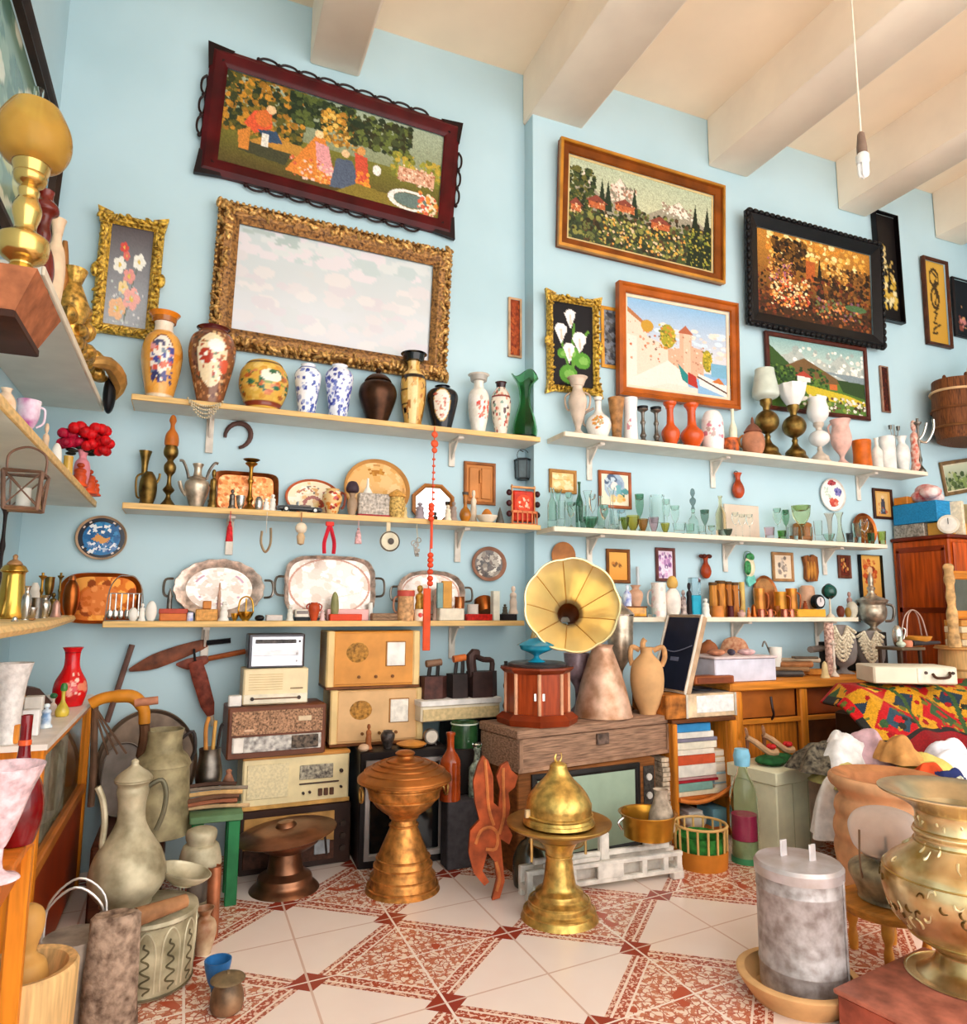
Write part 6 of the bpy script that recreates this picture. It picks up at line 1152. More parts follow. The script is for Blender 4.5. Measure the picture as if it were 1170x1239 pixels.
LV('silver_thimbles','tiny silver thimble at the very edge of the shelf, below the brass jug','thimble',18,757,5,LS3,-.478,p='bell',m=SILVER)
# oval copper tray and cutlery stand between the two lowest shelves
c=CV(70,44,'#c06a2c');c.dabs(60,['#d98a3c','#b55a24','#8a4420','#e09a4c'],0,0,1,1,.07);c.ell(.5,.55,.28,.34,'#c9743c');c.dabs(30,['#d98a50','#b8642c'],.25,.25,.75,.85,.03)
TRAY('copper_tray','oval copper tray leaning in the corner behind the cutlery','tray',123,713,50,31,D,mat('#c9762c',.3,.8,.3,6),c.a,S3-.02,.03,.14,sup=3.6,cm=PAINTM,tilt=5)
x,y,z=loc_px(150,3.98,S3);k=mpp(x,y,z);zt=solZ(698,x,y)-S3;t=thing('cutlery_stand','wire stand hung with silver cutlery at the left end of the lower shelf','cutlery stand',(x,y,S3))
mb=MB();[mb.tube(smooth([(s_*20*k,-.03,0),(s_*18*k,0,zt*.7),(s_*9*k,0,zt),(0,0,zt*1.02)],4),.003,5) for s_ in (-1,1)];mb.tube([(-19*k,0,zt*.62),(19*k,0,zt*.62)],.003,5);mb.tube([(-20*k,-.03,.003),(20*k,-.03,.003)],.003,5);mb.build('wire_frame',PEWTER,t)
for i,dx in enumerate((-16,-10,-4,3,9,15)):
    for q in (0,):mb=MB();mb.tube([(dx*k,-.012,zt*.62),(dx*k,-.014,zt*.25)],.004,5);mb.ball((dx*k,-.014,zt*.16),(3.4*k,.006,6*k),10,6);mb.build('spoon',SILVER,t)
# ---------------------------------------------------------------- radios stacked against the wall
GRILL=mat('#b98f70',.7,0,.5,120,.3)
def radio(name,label,x0,x1,yt,z,Y,d,m,rz=0,h=None):
    return BX(name,label,'radio',x0,x1,yt,z,Y,d,m,rz,h,'old radios stacked by the wall',.008,False)
def knob(t,x,z,r=.012,m=None,y=-.012):return MB().lathe([(0,0),(r,0),(r*.9,.014),(0,.015)],14,T(x,0,z) @ RX(90)).build('knob',m or mat('#4a3a32',.4),t)
def pan(t,nm,x0,x1,z0,z1,m,y=-.006,b=.003):return MB().bbox(x0,x1,y,.004,z0,z1,b).build(nm,m,t)
zA=0
t,w,h=radio('television_set','large dark wooden set at the bottom of the radio stack, behind the low copper brazier',286,424,976,0,3.82,.28,mat('#3f2a22',.4,0,.25,6),2);t['category']='television';del t['group']
pan(t,'front_panel',-w*.46,w*.34,h*.12,h*.88,mat('#c99a5c',.5,0,.2),-.006);pan(t,'lower_grille',-w*.46,w*.34,h*.1,h*.4,mat('#5a3a2c',.6,0,.3,50),-.01);pan(t,'dial_plate',w*.16,w*.3,h*.2,h*.42,mat('#b8bcc0',.3),-.014)
for q in (.25,.45,.65):knob(t,w*.42,h*q,.016)
z4=h+.001
t,w,h=radio('radio','cream radio with an orange top and rows of push-buttons, lowest of the stack',291,422,913,z4,3.83,.25,mat('#efdcae',.4,0,.08),2)
MB().bbox(-w*.505,w*.505,-.004,.262,h-.012,h+.004,.004).build('top_board',mat('#d99a50',.4,0,.2,5),t);MB().bbox(-w*.505,w*.505,-.006,.0,-.0,.02,.003).build('lower_trim',mat('#d9a860',.4),t)
pan(t,'tuning_scale',w*.02,w*.34,h*.5,h*.78,mat('#4a4440',.3,0,.7,60,col2='#c9bfa8'),-.006);pan(t,'trim_line',w*.02,w*.4,h*.4,h*.43,C_('#5a4a40'),-.006)
pan(t,'speaker_cloth',-w*.46,-w*.08,h*.2,h*.86,mat('#ead9b0',.7,0,.1,90,.2),-.004)
for i in range(3):pan(t,'push_button',w*(.2+.055*i),w*(.24+.055*i),h*.16,h*.3,C_('#6a4a38'),-.012)
knob(t,w*.42,h*.62,.01);knob(t,w*.42,h*.3,.007);knob(t,w*.06,h*.24,.007);knob(t,w*.12,h*.25,.007)
z3=z4+h+.005
t,w,h=radio('radio','brown fabric-fronted radio with a long silver dial, standing on the cream radio',273,394,854,z3,3.79,.24,mat('#7a4a34',.35,0,.25,5),3)
pan(t,'speaker_cloth',-w*.46,w*.46,h*.46,h*.92,GRILL,-.004);pan(t,'tuning_scale',-w*.45,w*.45,h*.12,h*.42,mat('#c9c4bc',.3,0,.5,40,col2='#7a7270'),-.006);pan(t,'dial_end',-w*.44,-w*.34,h*.13,h*.41,C_('#efe6dc'),-.009);pan(t,'station_plate',w*.14,w*.42,h*.14,h*.4,mat('#6a5a4c',.3,0,.6,60),-.009)
pan(t,'badge',w*.2,w*.34,h*.68,h*.78,C_('#dcc4a4'),-.009);pan(t,'badge',-w*.34,-w*.24,h*.52,h*.57,C_('#e0b898'),-.008)
z2=z3+h+.002
t,w,h=radio('radio','cream plastic radio with a thin dial line, second from the top',293,372,809,z2,3.83,.2,mat('#f1deb6',.4,0,.06),1)
pan(t,'lower_panel',-w*.49,w*.49,h*.04,h*.3,C_('#f0e6cf',.3),-.006);pan(t,'dial_line',-w*.34,w*.34,h*.16,h*.2,C_('#8a6a50'),-.009);knob(t,-w*.36,h*.18,.01);knob(t,w*.36,h*.18,.01);pan(t,'badge',w*.22,w*.42,h*.42,h*.46,C_('#a89070'),-.005)
for i in range(7):pan(t,'grille_slot',-w*.42,w*.1,h*(.42+.07*i),h*(.435+.07*i),C_('#e0c898'),-.003,.001)
z1=z2+h+.002
t,w,h=radio('radio','silver transistor radio with a black surround, topmost of the stack',299,368,767,z1,3.85,.16,mat('#4c4a50',.3,.3,.15),0)
pan(t,'silver_front',-w*.44,w*.46,h*.06,h*.92,mat('#dfe0ea',.25,.4,.08),-.006);pan(t,'tuning_scale',-w*.38,w*.34,h*.72,h*.84,mat('#5a5350',.3,0,.5,60),-.009);pan(t,'shine_strip',-w*.42,w*.4,h*.36,h*.52,C_('#f2f0f4',.2),-.008)
knob(t,w*.4,h*.78,.006);knob(t,w*.36,h*.42,.006,C_('#c9c4c4'));knob(t,w*.36,h*.2,.006,C_('#c9c4c4'))
BX('paper_box','small white box on the left end of the brown radio','box',276,292,842,z2,3.81,.05,C_('#f2ece6'))
# black television and things standing on it
t,w,h=BX('television_set','black television with a silver-edged dark screen, behind the tall copper brazier','television',433,541,908,0,3.68,.36,mat('#241f1f',.35,0,.2),-3,solo=False);ztv=h
mb=MB();rail_frame(mb,w*.88,h*.86,[(0,.0),(0,.012),(.022,.012),(.03,0)],T(.0,0,h*.5));mb.build('silver_surround',mat('#b9b4b0',.3,.6,.1),t);mb=MB();sheet(mb,w*.78,h*.74,CV(8,8,'#1b1d1f').a,-.004,T(0,0,h*.5));mb.build('screen',mat('#15181a',.08,0,.05),t)
z6=max(ztv,z4+.0)+.001
t,w,h=radio('radio','pale tan wooden radio with a square white dial, lower of the two wooden sets',398,511,834,z6+.012,3.88,.24,mat('#dcae78',.45,0,.12,4),-1)
def tan(t,w,h,c1,c2):
    for s_ in (-1,1):MB().bbox(s_*w*.46-w*.04,s_*w*.46+w*.04,-.008,.246,0,h+.002,.008).build('side_post',mat('#efcf94',.4,0,.12,5),t)
    pan(t,'front_board',-w*.42,w*.42,h*.05,h*.97,c1,-.004);df=pan(t,'dial_frame',w*.12,w*.34,h*.36,h*.82,C_('#a8763c'),-.008);pan(df,'dial',w*.135,w*.33,h*.37,h*.8,c2,-.011)
    MB().ball((-w*.18,-.002,h*.62),(w*.13,.005,h*.2),16,10).build('speaker_fretwork',mat('#b8843c',.6,0,.4,60,.3),t);MB().bbox(-w*.5,w*.5,-.01,.25,-.011,.004,.003).build('bottom_board',mat('#7a4a24',.5),t)
    for q in (-.16,.02,.2):knob(t,w*q,h*.18,.009,mat('#8a5a2c',.5))
tan(t,w,h,mat('#e0b684',.5,0,.1,8),mat('#efe8dc',.3,0,.12,40));z5=z6+.012+h+.015
t,w,h=radio('radio','orange wooden radio with a square white dial, upper of the two wooden sets',394,507,764,z5,3.89,.24,mat('#d9943c',.4,0,.18,4),-1);tan(t,w,h,mat('#dd9a4c',.45,0,.12,8),C_('#f4efe8',.3))
zt_=ztv+.001
def TVT(nm,lb,cat,px,yt,hw,Y=3.77,**k):return V(nm,lb,cat,px,yt,hw,zt_,Y,**k)
TVT('brown_figurine','brown wooden figurine with a raised arm on the black television','figurine',446,876,5,p='figure',m=mat('#b06a3c',.5,0,.3));TVT('pale_shell','pale shell at the left corner of the black television','shell',440,900,7,3.73,p='egg',m=C_('#dcb898'))
TVT('metal_flower','tangled dark metal flower ornament left of the orange casserole','ornament',469,884,9,p='urn',m=mat('#5a504c',.4,.5,.5,40,.8));TVT('casserole','orange round casserole with a domed lid on the black television','casserole',498,896,17,p=[(0,0),(.8,0),(1,.3),(1.02,.5)],m=mat('#d98c3c',.35,0,.15),parts=[('lid',mat('#e09a4a',.35,0,.15),[(0,.5),(1.04,.5),(1.0,.62),(.6,.92),(.15,1),(0,1)])])
x,y,z=loc_px(521,3.76,zt_);k=mpp(x,y,z);t=thing('alarm_clock','small round silver alarm clock at the right of the orange casserole','clock',(x,y,zt_));r=9*k
MB().lathe([(0,-.015),(r,-.015),(r,.015),(0,.015)],20,T(0,0,r+.008) @ RX(90)).build('case',PEWTER,t);MB().lathe([(0,0),(r*.8,0),(r*.8,.003),(0,.003)],20,T(0,-.016,r+.008) @ RX(90)).build('clock_face',C_('#e8dccb'),t);mb=MB();[mb.tube([(s_*r*.5,0,.016),(s_*r*.8,0,0)],.004,5) for s_ in (-1,1)];mb.build('foot',PEWTER,t)
# black box with bottles,pale set with irons
xb,wb,hb_=BX('speaker_box','dark grey cloth-covered box beside the carved wooden horse','box',541,588,968,0,3.52,.11,mat('#4b474a',.7,0,.25,30),0)
zb=hb_+.001
def SB(nm,lb,cat,px,yt,hw,Y=3.6,**k):return V(nm,lb,cat,px,yt,hw,zb,Y,**k)
SB('amber_bottle','tall amber glass bottle with a long neck on the dark box','bottle',545,886,13,3.57,p='bottle',m=mat('#a8481c',.1,0,.3));SB('cut_decanter','cut glass decanter standing on the dark box beside the chest','decanter',577,905,11,3.575,p='bottle',m=mat('#8f9a8a',.15,0,.6,40,.6),parts=[('stopper',GLASS,[(0,1),(.5,1.02),(.6,1.08),(0,1.14)])])
t,w,h=radio('radio','long white-topped radio carrying the old irons',508,607,846,.68,3.80,.26,mat('#e8dcc4',.4,0,.1),4);pan(t,'front_panel',-w*.48,w*.48,h*.04,h*.6,mat('#d9c090',.6,0,.15,50),-.005);MB().bbox(-w*.51,w*.51,-.012,.27,h-.03,h+.002,.006).build('top_board',C_('#efeae4',.3),t);zi=.68+h+.003
BX('black_cabinet','black cabinet hidden behind the bottles, under the long white-topped radio','cabinet',546,612,None,0,3.85,.2,BLACK,4,h=.675)
cg=BX('dark_crate','dark crate under the green enamel pot, behind the bottles','crate',547,600,906,0,3.64,.18,mat('#2c2624',.6))
V('green_pot','dark green enamel pot in front of the long white-topped radio','pot',562,874,17,cg[2]+.001,3.73,p='cylinder',m=mat('#2f5a34',.2,0,.3),parts=[('rim',C_('#dfe6d6',.3),[(.98,.95),(1.04,.95),(1.04,1),(.98,1)])])
def iron(label,x0,x1,yt,yb,m,hm,kind,Y):
    xa,xb=solX(x0,Y,zi),solX(x1,Y,zi);L_=xb-xa;hbody=solZ(yb,(xa+xb)/2,Y)-zi;ht=solZ(yt,(xa+xb)/2,Y)-zi
    t=thing('clothes_iron',label,'iron',((xa+xb)/2,Y,zi),4,'old clothes irons on the white-topped radio');wd=.05
    mb=MB();pl=[(-L_/2,-wd),(L_*.2,-wd),(L_*.5,0),(L_*.2,wd),(-L_/2,wd)];n=5
    mb.add([(x,y,0) for x,y in pl]+[(x*.97,y*.95,hbody) for x,y in pl],[(4,3,2,1,0),(5,6,7,8,9)]+[(i,(i+1) % n,n+(i+1) % n,n+i) for i in range(n)]);mb.build('body',m,t)
    mb=MB()
    if kind==0:mb.tube([(-L_*.22,0,hbody),(-L_*.16,0,ht*.9)],.011,6);mb.tube([(L_*.12,0,hbody),(L_*.14,0,ht*.9)],.011,6);mb.build('bracket',IRON,t);MB().tube([(-L_*.32,0,ht*.93),(L_*.26,0,ht*.97)],.02,10).build('grip',hm,t)
    else:mb.tube(smooth([(-L_*.4,0,hbody),(-L_*.4,0,ht*.85),(-L_*.3,0,ht*.97),(-L_*.0,0,ht*.9),(L_*.3,0,ht*.86),(L_*.3,0,hbody)],3),.016,8);mb.build('bracket',m,t);MB().tube(smooth([(-L_*.38,0,ht*.5),(-L_*.44,0,ht),(-L_*.2,0,ht*1.02)],3),.03,8).build('chimney',m,t)
RI=mat('#5c3730',.65,.3,.35,20,.3)
iron('rusty flat iron with a wooden grip, leftmost on the white-topped radio',509,541,800,818,RI,mat('#8a6a54',.5),0,3.88)
iron('dark iron with an orange wooden grip, middle of the old irons',543,569,794,815,mat('#3a2c2a',.6,.3,.3),mat('#d9783c',.5),0,3.87)
iron('large charcoal iron with a chimney, right of the old irons',567,602,793,812,mat('#4a322e',.6,.3,.3),RI,1,3.86)
# ---------------------------------------------------------------- wooden chest and the things on it
TVZ=.485
t,w,h=BX('television_set','old wooden television with a pale greenish screen under the chest','television',622,801,None,0,3.36,.4,mat('#8f5a30',.4,0,.3,5,0,'wood'),5,h=TVZ,solo=False)
c=CV(20,16,'#a9bda6');mb=MB();rail_frame(mb,w*.78,h*.9,[(0,0),(0,.012),(.02,.016),(.04,.004)],T(-.02,0,h*.52));mb.build('screen_surround',mat('#2e2a28',.35),t)
mb=MB();mb.bbox(-w*.36-.02,w*.36-.02,-.008,.0,h*.13,h*.93,.05);mb.build('screen',mat('#a8bba6',.12,0,.05),t);MB().bbox(w*.4,w*.485,-.006,0,h*.1,h*.92,.004).build('control_panel',mat('#4a4440',.5,0,.4,60),t)
for q in (.8,.6):knob(t,w*.44,h*q,.02,C_('#cfc8c0'))
CW=mat('#a8846c',.75,0,.35,9,.3,'wood')
cz=TVZ+.003;x0=solX(627,3.3,cz);x1=solX(810,3.47,cz);rz=math.degrees(math.atan2(.17,x1-x0));W_=math.hypot(x1-x0,.17);zt=solZ(884,x0,3.3)-cz
t=thing('wooden_chest','old grey-brown wooden chest carrying the gramophone','chest',(x0,3.3,cz),rz)
MB().bbox(0,W_,0,.36,0,zt*.78,.006).build('body',CW,t);MB().bbox(-.006,W_+.006,-.006,.366,zt*.78+.002,zt,.006).build('lid',CW,t);mb=MB();[mb.bbox(a-.012,a+.012,-.012,.0,0,zt*.77,.003) for a in (.012,W_-.012)];mb.bbox(-.004,W_+.004,-.012,0,0,.02,.003);mb.build('batten',mat('#b08a70',.75,0,.35,9,.3),t);MB().bbox(W_*.48,W_*.56,-.014,0,zt*.45,zt*.72,.003).build('lock_plate',mat('#7a6458',.6,.4,.4,30),t)
ZC=cz+zt+.001;CM=T(x0,3.3,0) @ RZ(rz)
def onchest(px,dy):# place on the chest lid at depth dy behind the front edge
    lo,hi=0,W_
    for _ in range(40):
        m_=(lo+hi)/2;P=CM @ Vector((m_,dy,0));X_=solX(px,P.y,ZC)
        if P.x < X_:lo=m_
        else:hi=m_
    return CM @ Vector((lo,dy,0))
# gramophone
P=onchest(650,.17);k=mpp(P.x,P.y,ZC);t=thing('gramophone','octagonal red-brown gramophone with a large gilded flower horn','gramophone',(P.x,P.y,ZC),0)
r=46*k;hg=solZ(806,P.x,P.y)-ZC;GW=mat('#a8481f',.3,0,.25,5,0,'woodz')
o8=RZ(22.5);MB().lathe([(0,.0),(r*1.05,0),(r*1.08,.03),(r*.92,.055),(0,.055)],8,o8).build('base',mat('#8f3a1a',.3,0,.25,5),t,flat=True);MB().lathe([(0,.05),(r*.82,.05),(r*.82,hg-.03),(0,hg-.03)],8,o8).build('cabinet',GW,t,flat=True)
[MB().tube([(r*.83*math.cos(q),r*.83*math.sin(q),.05),(r*.83*math.cos(q),r*.83*math.sin(q),hg-.03)],.01,8).build('corner_column',mat('#e0a884',.35,0,.15),t) for q in [PI/8+i*PI/4 for i in range(8)]];MB().lathe([(0,hg-.032),(r*.86,hg-.032),(r*.98,hg-.01),(r*.96,hg),(0,hg)],8,o8).build('top',mat('#8f3f22',.3,0,.25,5),t,flat=True)
MB().bbox(-.03,.03,-.004,.004,-.02,.02,.003,T(-r*.29,-r*.71,hg*.5) @ RZ(-22) ).build('crank_plate',SILVER,t)
MB().lathe([(0,hg+.001),(r*.76,hg+.001),(r*.78,hg+.016),(r*.7,hg+.024),(0,hg+.024)],36).build('turntable',mat('#6a6464',.3,.6,.2),t)
# horn:the bell faces the camera,the neck drops behind the cabinet
Bc=onY(692,731,P.y-.14);kb=mpp(*Bc);Rb=rad(57,*Bc);loc=Vector((P.x,P.y,ZC));c_=Bc-loc;view=Vector((-Bc.x,-Bc.y,.0)).normalized();ax=(view+Vector((.1,.02,.2))).normalized()
zq=ax;xq=Vector((0,0,1)).cross(zq).normalized();yq=zq.cross(xq);HM=Matrix(((xq.x,yq.x,zq.x,c_.x),(xq.y,yq.y,zq.y,c_.y),(xq.z,yq.z,zq.z,c_.z),(0,0,0,1)))
HP=smooth([(.018,-.55),(.03,-.45),(.05,-.34),(.27*Rb,-.24),(.46*Rb,-.17),(.7*Rb,-.085),(.9*Rb,-.025),(1.0*Rb,.0),(1.02*Rb,-.012)],4)
wob=lambda a,z:1+(.035*abs(math.cos(4.5*a))-.02)*min(1,max(0,(z+.3)/.2))
HG=mat('#fae0a0',.24,.6,.1,5)
bk=[(q-.004 if q > .012 else q,z-.005) for q,z in HP];ih=[i for i,q in enumerate(HP) if q[1] > -.27][0];hn=MB().lathe(HP[ih:],72,HM,wob=wob).build('horn',HG,t,sharp=18);MB().lathe(HP[:ih+1],72,HM,wob=wob).build('horn_throat',mat('#a8581a',.4,.5,.3,6),hn)
mb=MB();mb.tube([HM @ Vector(((1.0*Rb)*wob(q,0)*math.cos(q),(1.0*Rb)*wob(q,0)*math.sin(q),0)) for q in np.linspace(0,2*PI,72,endpoint=False)],.006,6,closed=True);mb.build('horn_rim',mat('#f6e6b0',.25,.6,.1),hn)
for q in range(9):a=PI*(2*q+1)/9;MB().tube([HM @ Vector((r_q*wob(a,z)*math.cos(a)*.996,r_q*wob(a,z)*math.sin(a)*.996,z)) for r_q,z in HP[ih:-3]],.0022,5).build('seam',mat('#b98430',.35,.6,.1),hn)
s0=HM @ Vector((0,0,-.6));mb=MB();mb.tube(smooth([tuple(s0),tuple(s0+Vector((.02,.06,-.12))),(r*.5,r*.9,hg+.2),(r*.3,r*.95,hg+.06)],4),.018,10);mb.build('horn_neck',HG,t)
# blue glass pot on the turntable,and neighbours
V('blue_pot','turquoise glass lidded bowl on the gramophone turntable','bowl',649,772,21,ZC+hg+.026,P.y-.05,p=[(0,0),(.5,0),(.45,.06),(.2,.16),(.2,.3),(.85,.5),(.95,.6),(1,.7)],m=TEAL,parts=[('lid',TEAL,[(0,.7),(1.04,.7),(1.0,.76),(.5,.94),(.2,1),(0,1.02)])])
P2=onchest(727,.15);V('copper_funnel_jug','tall battered copper jug tapering to a narrow mouth, on the chest','jug',729,780,35,ZC,P2.y,p=[(0,0),(.95,0),(1,.04),(.96,.14),(.8,.42),(.62,.66),(.44,.86),(.36,.95),(.42,1)],m=mat('#d9b49c',.45,.4,.5,9,.3,col2='#a87852'))
P3=onchest(783,.09);V('clay_jug','pale clay two-handled jug at the right end of the chest','jug',783,783,21,ZC,P3.y,p=[(0,0),(.45,0),(.5,.03),(.85,.25),(1,.5),(.88,.74),(.5,.86),(.34,.92),(.38,.98),(.42,1)],m=mat('#e0b07c',.7,0,.12,8),tubes=[('handle',mat('#dca874',.7),[(.4,.95),(.95,1.0),(1.05,.85),(.85,.72)],.15),('handle',mat('#dca874',.7),[(-.4,.95),(-.85,1.0),(-.95,.85),(-.85,.72)],.15),('spout',mat('#dca874',.7),[(-.2,.9),(-.2,1.06),(-.05,1.12)],.16)])
P4=onchest(752,.32);V('samovar','silver samovar half hidden behind the gramophone horn','samovar',751,745,17,ZC,P4.y,p='goblet',m=SILV2,parts=[('lid',SILVER,[(0,1),(1.05,1),(.8,1.06),(.3,1.12),(.2,1.2),(0,1.22)])])
P5=onchest(697,.32);V('sugar_bowl','small pinkish grey bowl on a dark foot, between gramophone and copper jug','bowl',698,790,16,ZC,P5.y,p='compote',m=mat('#a8929a',.35,.2,.4,14));
P6=onchest(612,.3);V('metal_bracket','dark metal stand left of the gramophone','stand',612,800,8,ZC,P6.y,p='candle',m=IRON)
# ---------------------------------------------------------------- braziers on the floor
def at_floor(px,py):p=onZ(px,py,0);return p.x,p.y
def brazier(name,label,px,pyb,hwb,parts,ytop,extra=None,cat='brazier',ref=None):
    p=onZ(px,pyb,0);dirv=Vector((p.x,p.y,0)).normalized();r0=rad(hwb,p.x,p.y,.1);c=p+dirv*r0   # the front of the foot is seen
    x=solX(px,c.y,0);hh=solZ(ytop,x,c.y);k=rad(1,x,c.y,.3)
    t=thing(name,label,cat,(x,c.y,0));t['_k']=k
    for nm,m,pp,*rg in parts:
        mb=MB().lathe([(a*k,solZ(b,x,c.y)) for a,b in smooth(pp,3)],44)
        for a,b in (rg[0] if rg else ()):mb.torus(a*k,.0055,40,6,T(0,0,solZ(b,x,c.y)) @ RX(90))
        mb.build(nm,m,t,sharp=30)
    if extra:extra(t,k,lambda yy:solZ(yy,x,c.y))
    return t
BZ=mat('#d4924c',.38,.7,.35,26,.3)
brazier('copper_brazier','tall orange copper brazier with a domed lid and ring handles',487,1092,48,[
 ('pedestal',BZ,[(0,1079.9),(47,1079.9),(48,1075),(44,1070),(42,1060),(38,1052),(37,1046),(31,1030),(24,1014),(18,1000),(16,990)],[(45,1069),(41,1058),(37,1045),(34,1036),(18,997)]),
 ('bowl',BZ,[(0,992),(17,990),(21,985),(36,974),(45,962),(49,950),(50,940)],[(45,963),(49,950)]),
 ('lid',mat('#c07a3c',.36,.75,.3,7,.1),[(0,945),(56,944),(61,941),(60,938),(50,931),(40,926),(30,922),(20,919),(13,917),(11,914),(13,911),(8,908),(0,907)],[(52,932),(43,927),(34,923),(24,920)])],915,
 lambda t,k,Z:[MB().torus(9*k,.006,20,8,T(s_*57*k,0,Z(957)) @ RZ(90)).build('ring_handle',mat('#c9a05c',.35,.8),t) for s_ in (-1,1)])
BZ2=mat('#9a6c50',.34,.85,.4,7,.1)
brazier('copper_brazier','low dark copper brazier with a wide flat tilted lid',344,1089,43,[
 ('pedestal',BZ2,[(0,1078),(43,1078),(43,1072),(36,1066),(34,1058),(24,1052),(21,1036),(20,1030)]),
 ('bowl',BZ2,[(0,1032),(20,1030),(30,1026),(42,1018),(46,1012)]),
 ],1000,lambda t,k,Z:(MB().lathe([(0,-.006),(63*k,-.006),(66*k,0),(62*k,.006),(46*k,.012),(43*k,.02),(30*k,.024),(14*k,.03),(13*k,.038),(10*k,.05),(0,.055)],44,T(0,0,Z(1007)) @ RY(-6)).build('lid',BZ2,t),MB().tube([(50*k,0,Z(1010)),(54*k,0,Z(1040))],.006,6).build('hook',IRON,t)))
GBZ=mat('#dcb666',.32,.8,.3,26,.2)
def bext(t,k,Z):
    mb=MB();mb.tube(smooth([(-3*k,0,Z(912)),(-5*k,0,Z(918)),(0,0,Z(923)),(5*k,0,Z(917)),(4*k,0,Z(911))],3),[.002,.004,.005,.006,.006,.006,.006,.005,.004,.003,.003,.002,.002],6);mb.build('crescent_finial',mat('#e8c878',.3,.9),t)
    for s_ in (-1,1):MB().tube([(s_*40*k,0,Z(1006)),(s_*40*k,0,Z(1038))],.006,6).build('hook',mat('#d9b878',.35,.8),t);MB().bbox(s_*46*k-.012,s_*46*k+.012,-.01,.01,Z(985),Z(975),.004).build('handle',mat('#e0c9a0',.35,.6),t)
brazier('brass_brazier','brass brazier with a wide rim and a dome topped by a crescent',677,1127,47,[
 ('pedestal',GBZ,[(0,1112),(47,1112),(49,1106),(45,1099),(41,1096),(41,1090),(36,1086),(32,1083),(31,1077),(23,1072),(20,1060),(18,1045),(17,1035),(20,1025),(26,1016)],[(46,1100),(39,1088),(17,1034)]),
 ('tray',mat('#c49c54',.34,.8,.3,7,.08),[(0,1016),(24,1016),(48,1006),(66,998),(69,995),(66,993),(40,998),(0,998)]),
 ('dome',GBZ,[(0,997),(44,997),(45,988),(43,985),(43,978),(43,972),(39,962),(31,952),(22,944),(15,936),(12,930),(11,925),(6,922),(0,921)],[(45,991),(44,984)])],912,bext)
# carved wooden horse panel
def poly3(nm,lb,cat,pts,Y,th,m,tilt=0,rz=0):
    base=max(p[1] for p in pts);xm=sum(p[0] for p in pts)/len(pts);b=onY(xm,base,Y);k=mpp(b.x,b.y,.2)
    t=thing(nm,lb,cat,(b.x,b.y,0),rz);return t,k,xm,base
pts=[(597,1092),(603,1070),(600,1050),(592,1040),(586,1060),(594,1072),(588,1076),(576,1062),(570,1040),(572,1015),(583,1004),(578,985),(576,960),(582,940),(588,930),(594,936),(600,955),(600,985),(606,990),(608,970),(604,955),(610,942),(618,938),(622,948),(630,955),(626,968),(618,974),(620,990),(616,1010),(622,1022),(618,1032),(608,1026),(610,1050),(612,1072),(606,1090)]
p0=onZ(600,1090,0);k=mpp(p0.x,p0.y,.25);t=thing('carved_horse','reddish carved wooden rearing horse panel standing on the floor','carving',(p0.x,p0.y+.02,0),-14)
mb=MB();q=[((x-600)*k*1.04,(1092-y)*k*1.02) for x,y in pts];mb.prism(q,-.018,.018,RX(-6));mb.build('panel',mat('#b5562a',.6,0,.35,14,.4),t,flat=True)
mb=MB()
for path in ([(578,1030),(584,1016),(596,1012),(604,1020),(602,1036),(590,1036)],[(590,935),(592,960),(594,990),(600,1010)],[(612,945),(612,970),(612,1000),(606,1020)],[(602,1050),(606,1068),(602,1082)]):mb.tube(smooth([((x-600)*k*1.04,-.02,(1092-y)*k*1.02) for x,y in path],3),.008,6,RX(-6))
mb.build('relief',mat('#d9844c',.6,0,.3,14),t)
V('demijohn','large dark glass demijohn behind the brass brazier','demijohn',640,1008,22,0,3.2,p=[(0,0),(.8,0),(.95,.08),(1,.3),(.95,.55),(.6,.8),(.25,.9),(.22,1)],m=mat('#4a4232',.05,0,.3))
# white shop scale
pL=onZ(640,1093,0);pR=onZ(830,1064,0);L_=(pR-pL).length;rz=math.degrees(math.atan2(pR.y-pL.y,pR.x-pL.x));t=thing('shop_scale','white cast-iron shop scale with two pans, on the floor','scale',(pL.x,pL.y+.03,0),rz)
WI=mat('#ece6dc',.45,0,.15,20);k=mpp(*pL);hS=.155
mb=MB();[mb.bbox(a,b,-.02,.02,0,.035,.004) for a,b in ((0,.05),(L_-.06,L_))];mb.bbox(0,L_,-.015,.015,.03,.05,.004);mb.bbox(0,L_,-.015,.015,.105,.125,.004)
for a in (.0,.12,.22,.36,.46,.6,.72,L_-.035):
    if a < L_-.03:mb.bbox(a,a+.03,-.015,.015,.04,.115,.004)
mb.bbox(.36,.5,-.016,.016,.05,.115,.004);mb.bbox(0,L_,.06,.09,.03,.125,.004);mb.bbox(0,.05,.06,.09,0,.04,.004);mb.bbox(L_-.06,L_,.06,.09,0,.04,.004);mb.bbox(0,.04,-.01,.08,.03,.06,.003);mb.bbox(L_-.04,L_,-.01,.08,.03,.06,.003);mb.build('base_frame',WI,t)
mb=MB();mb.bbox(.05,L_-.05,.02,.045,.135,.16,.006);mb.bbox(L_*.47,L_*.53,.015,.05,.12,.24,.006);mb.bbox(L_*.1,L_*.45,-.012,.0,.13,.15,.004);mb.build('beam',WI,t)
for a in (.2,.8):MB().lathe([(0,.16),(.03,.16),(.03,.185),(.06,.2),(0,.2)],16,T(L_*a,.03,0)).build('pan_support',WI,t)
MB().lathe([(0,.2),(.09,.203),(.13,.225),(.125,.228),(.08,.21),(0,.208)],28,T(L_*.2,.03,0)).build('pan',mat('#b5843c',.35,.8,.4,14),t)
SM=T(pL.x,pL.y+.03,0) @ RZ(rz);Pp=SM @ Vector((L_*.8,.03,.202))
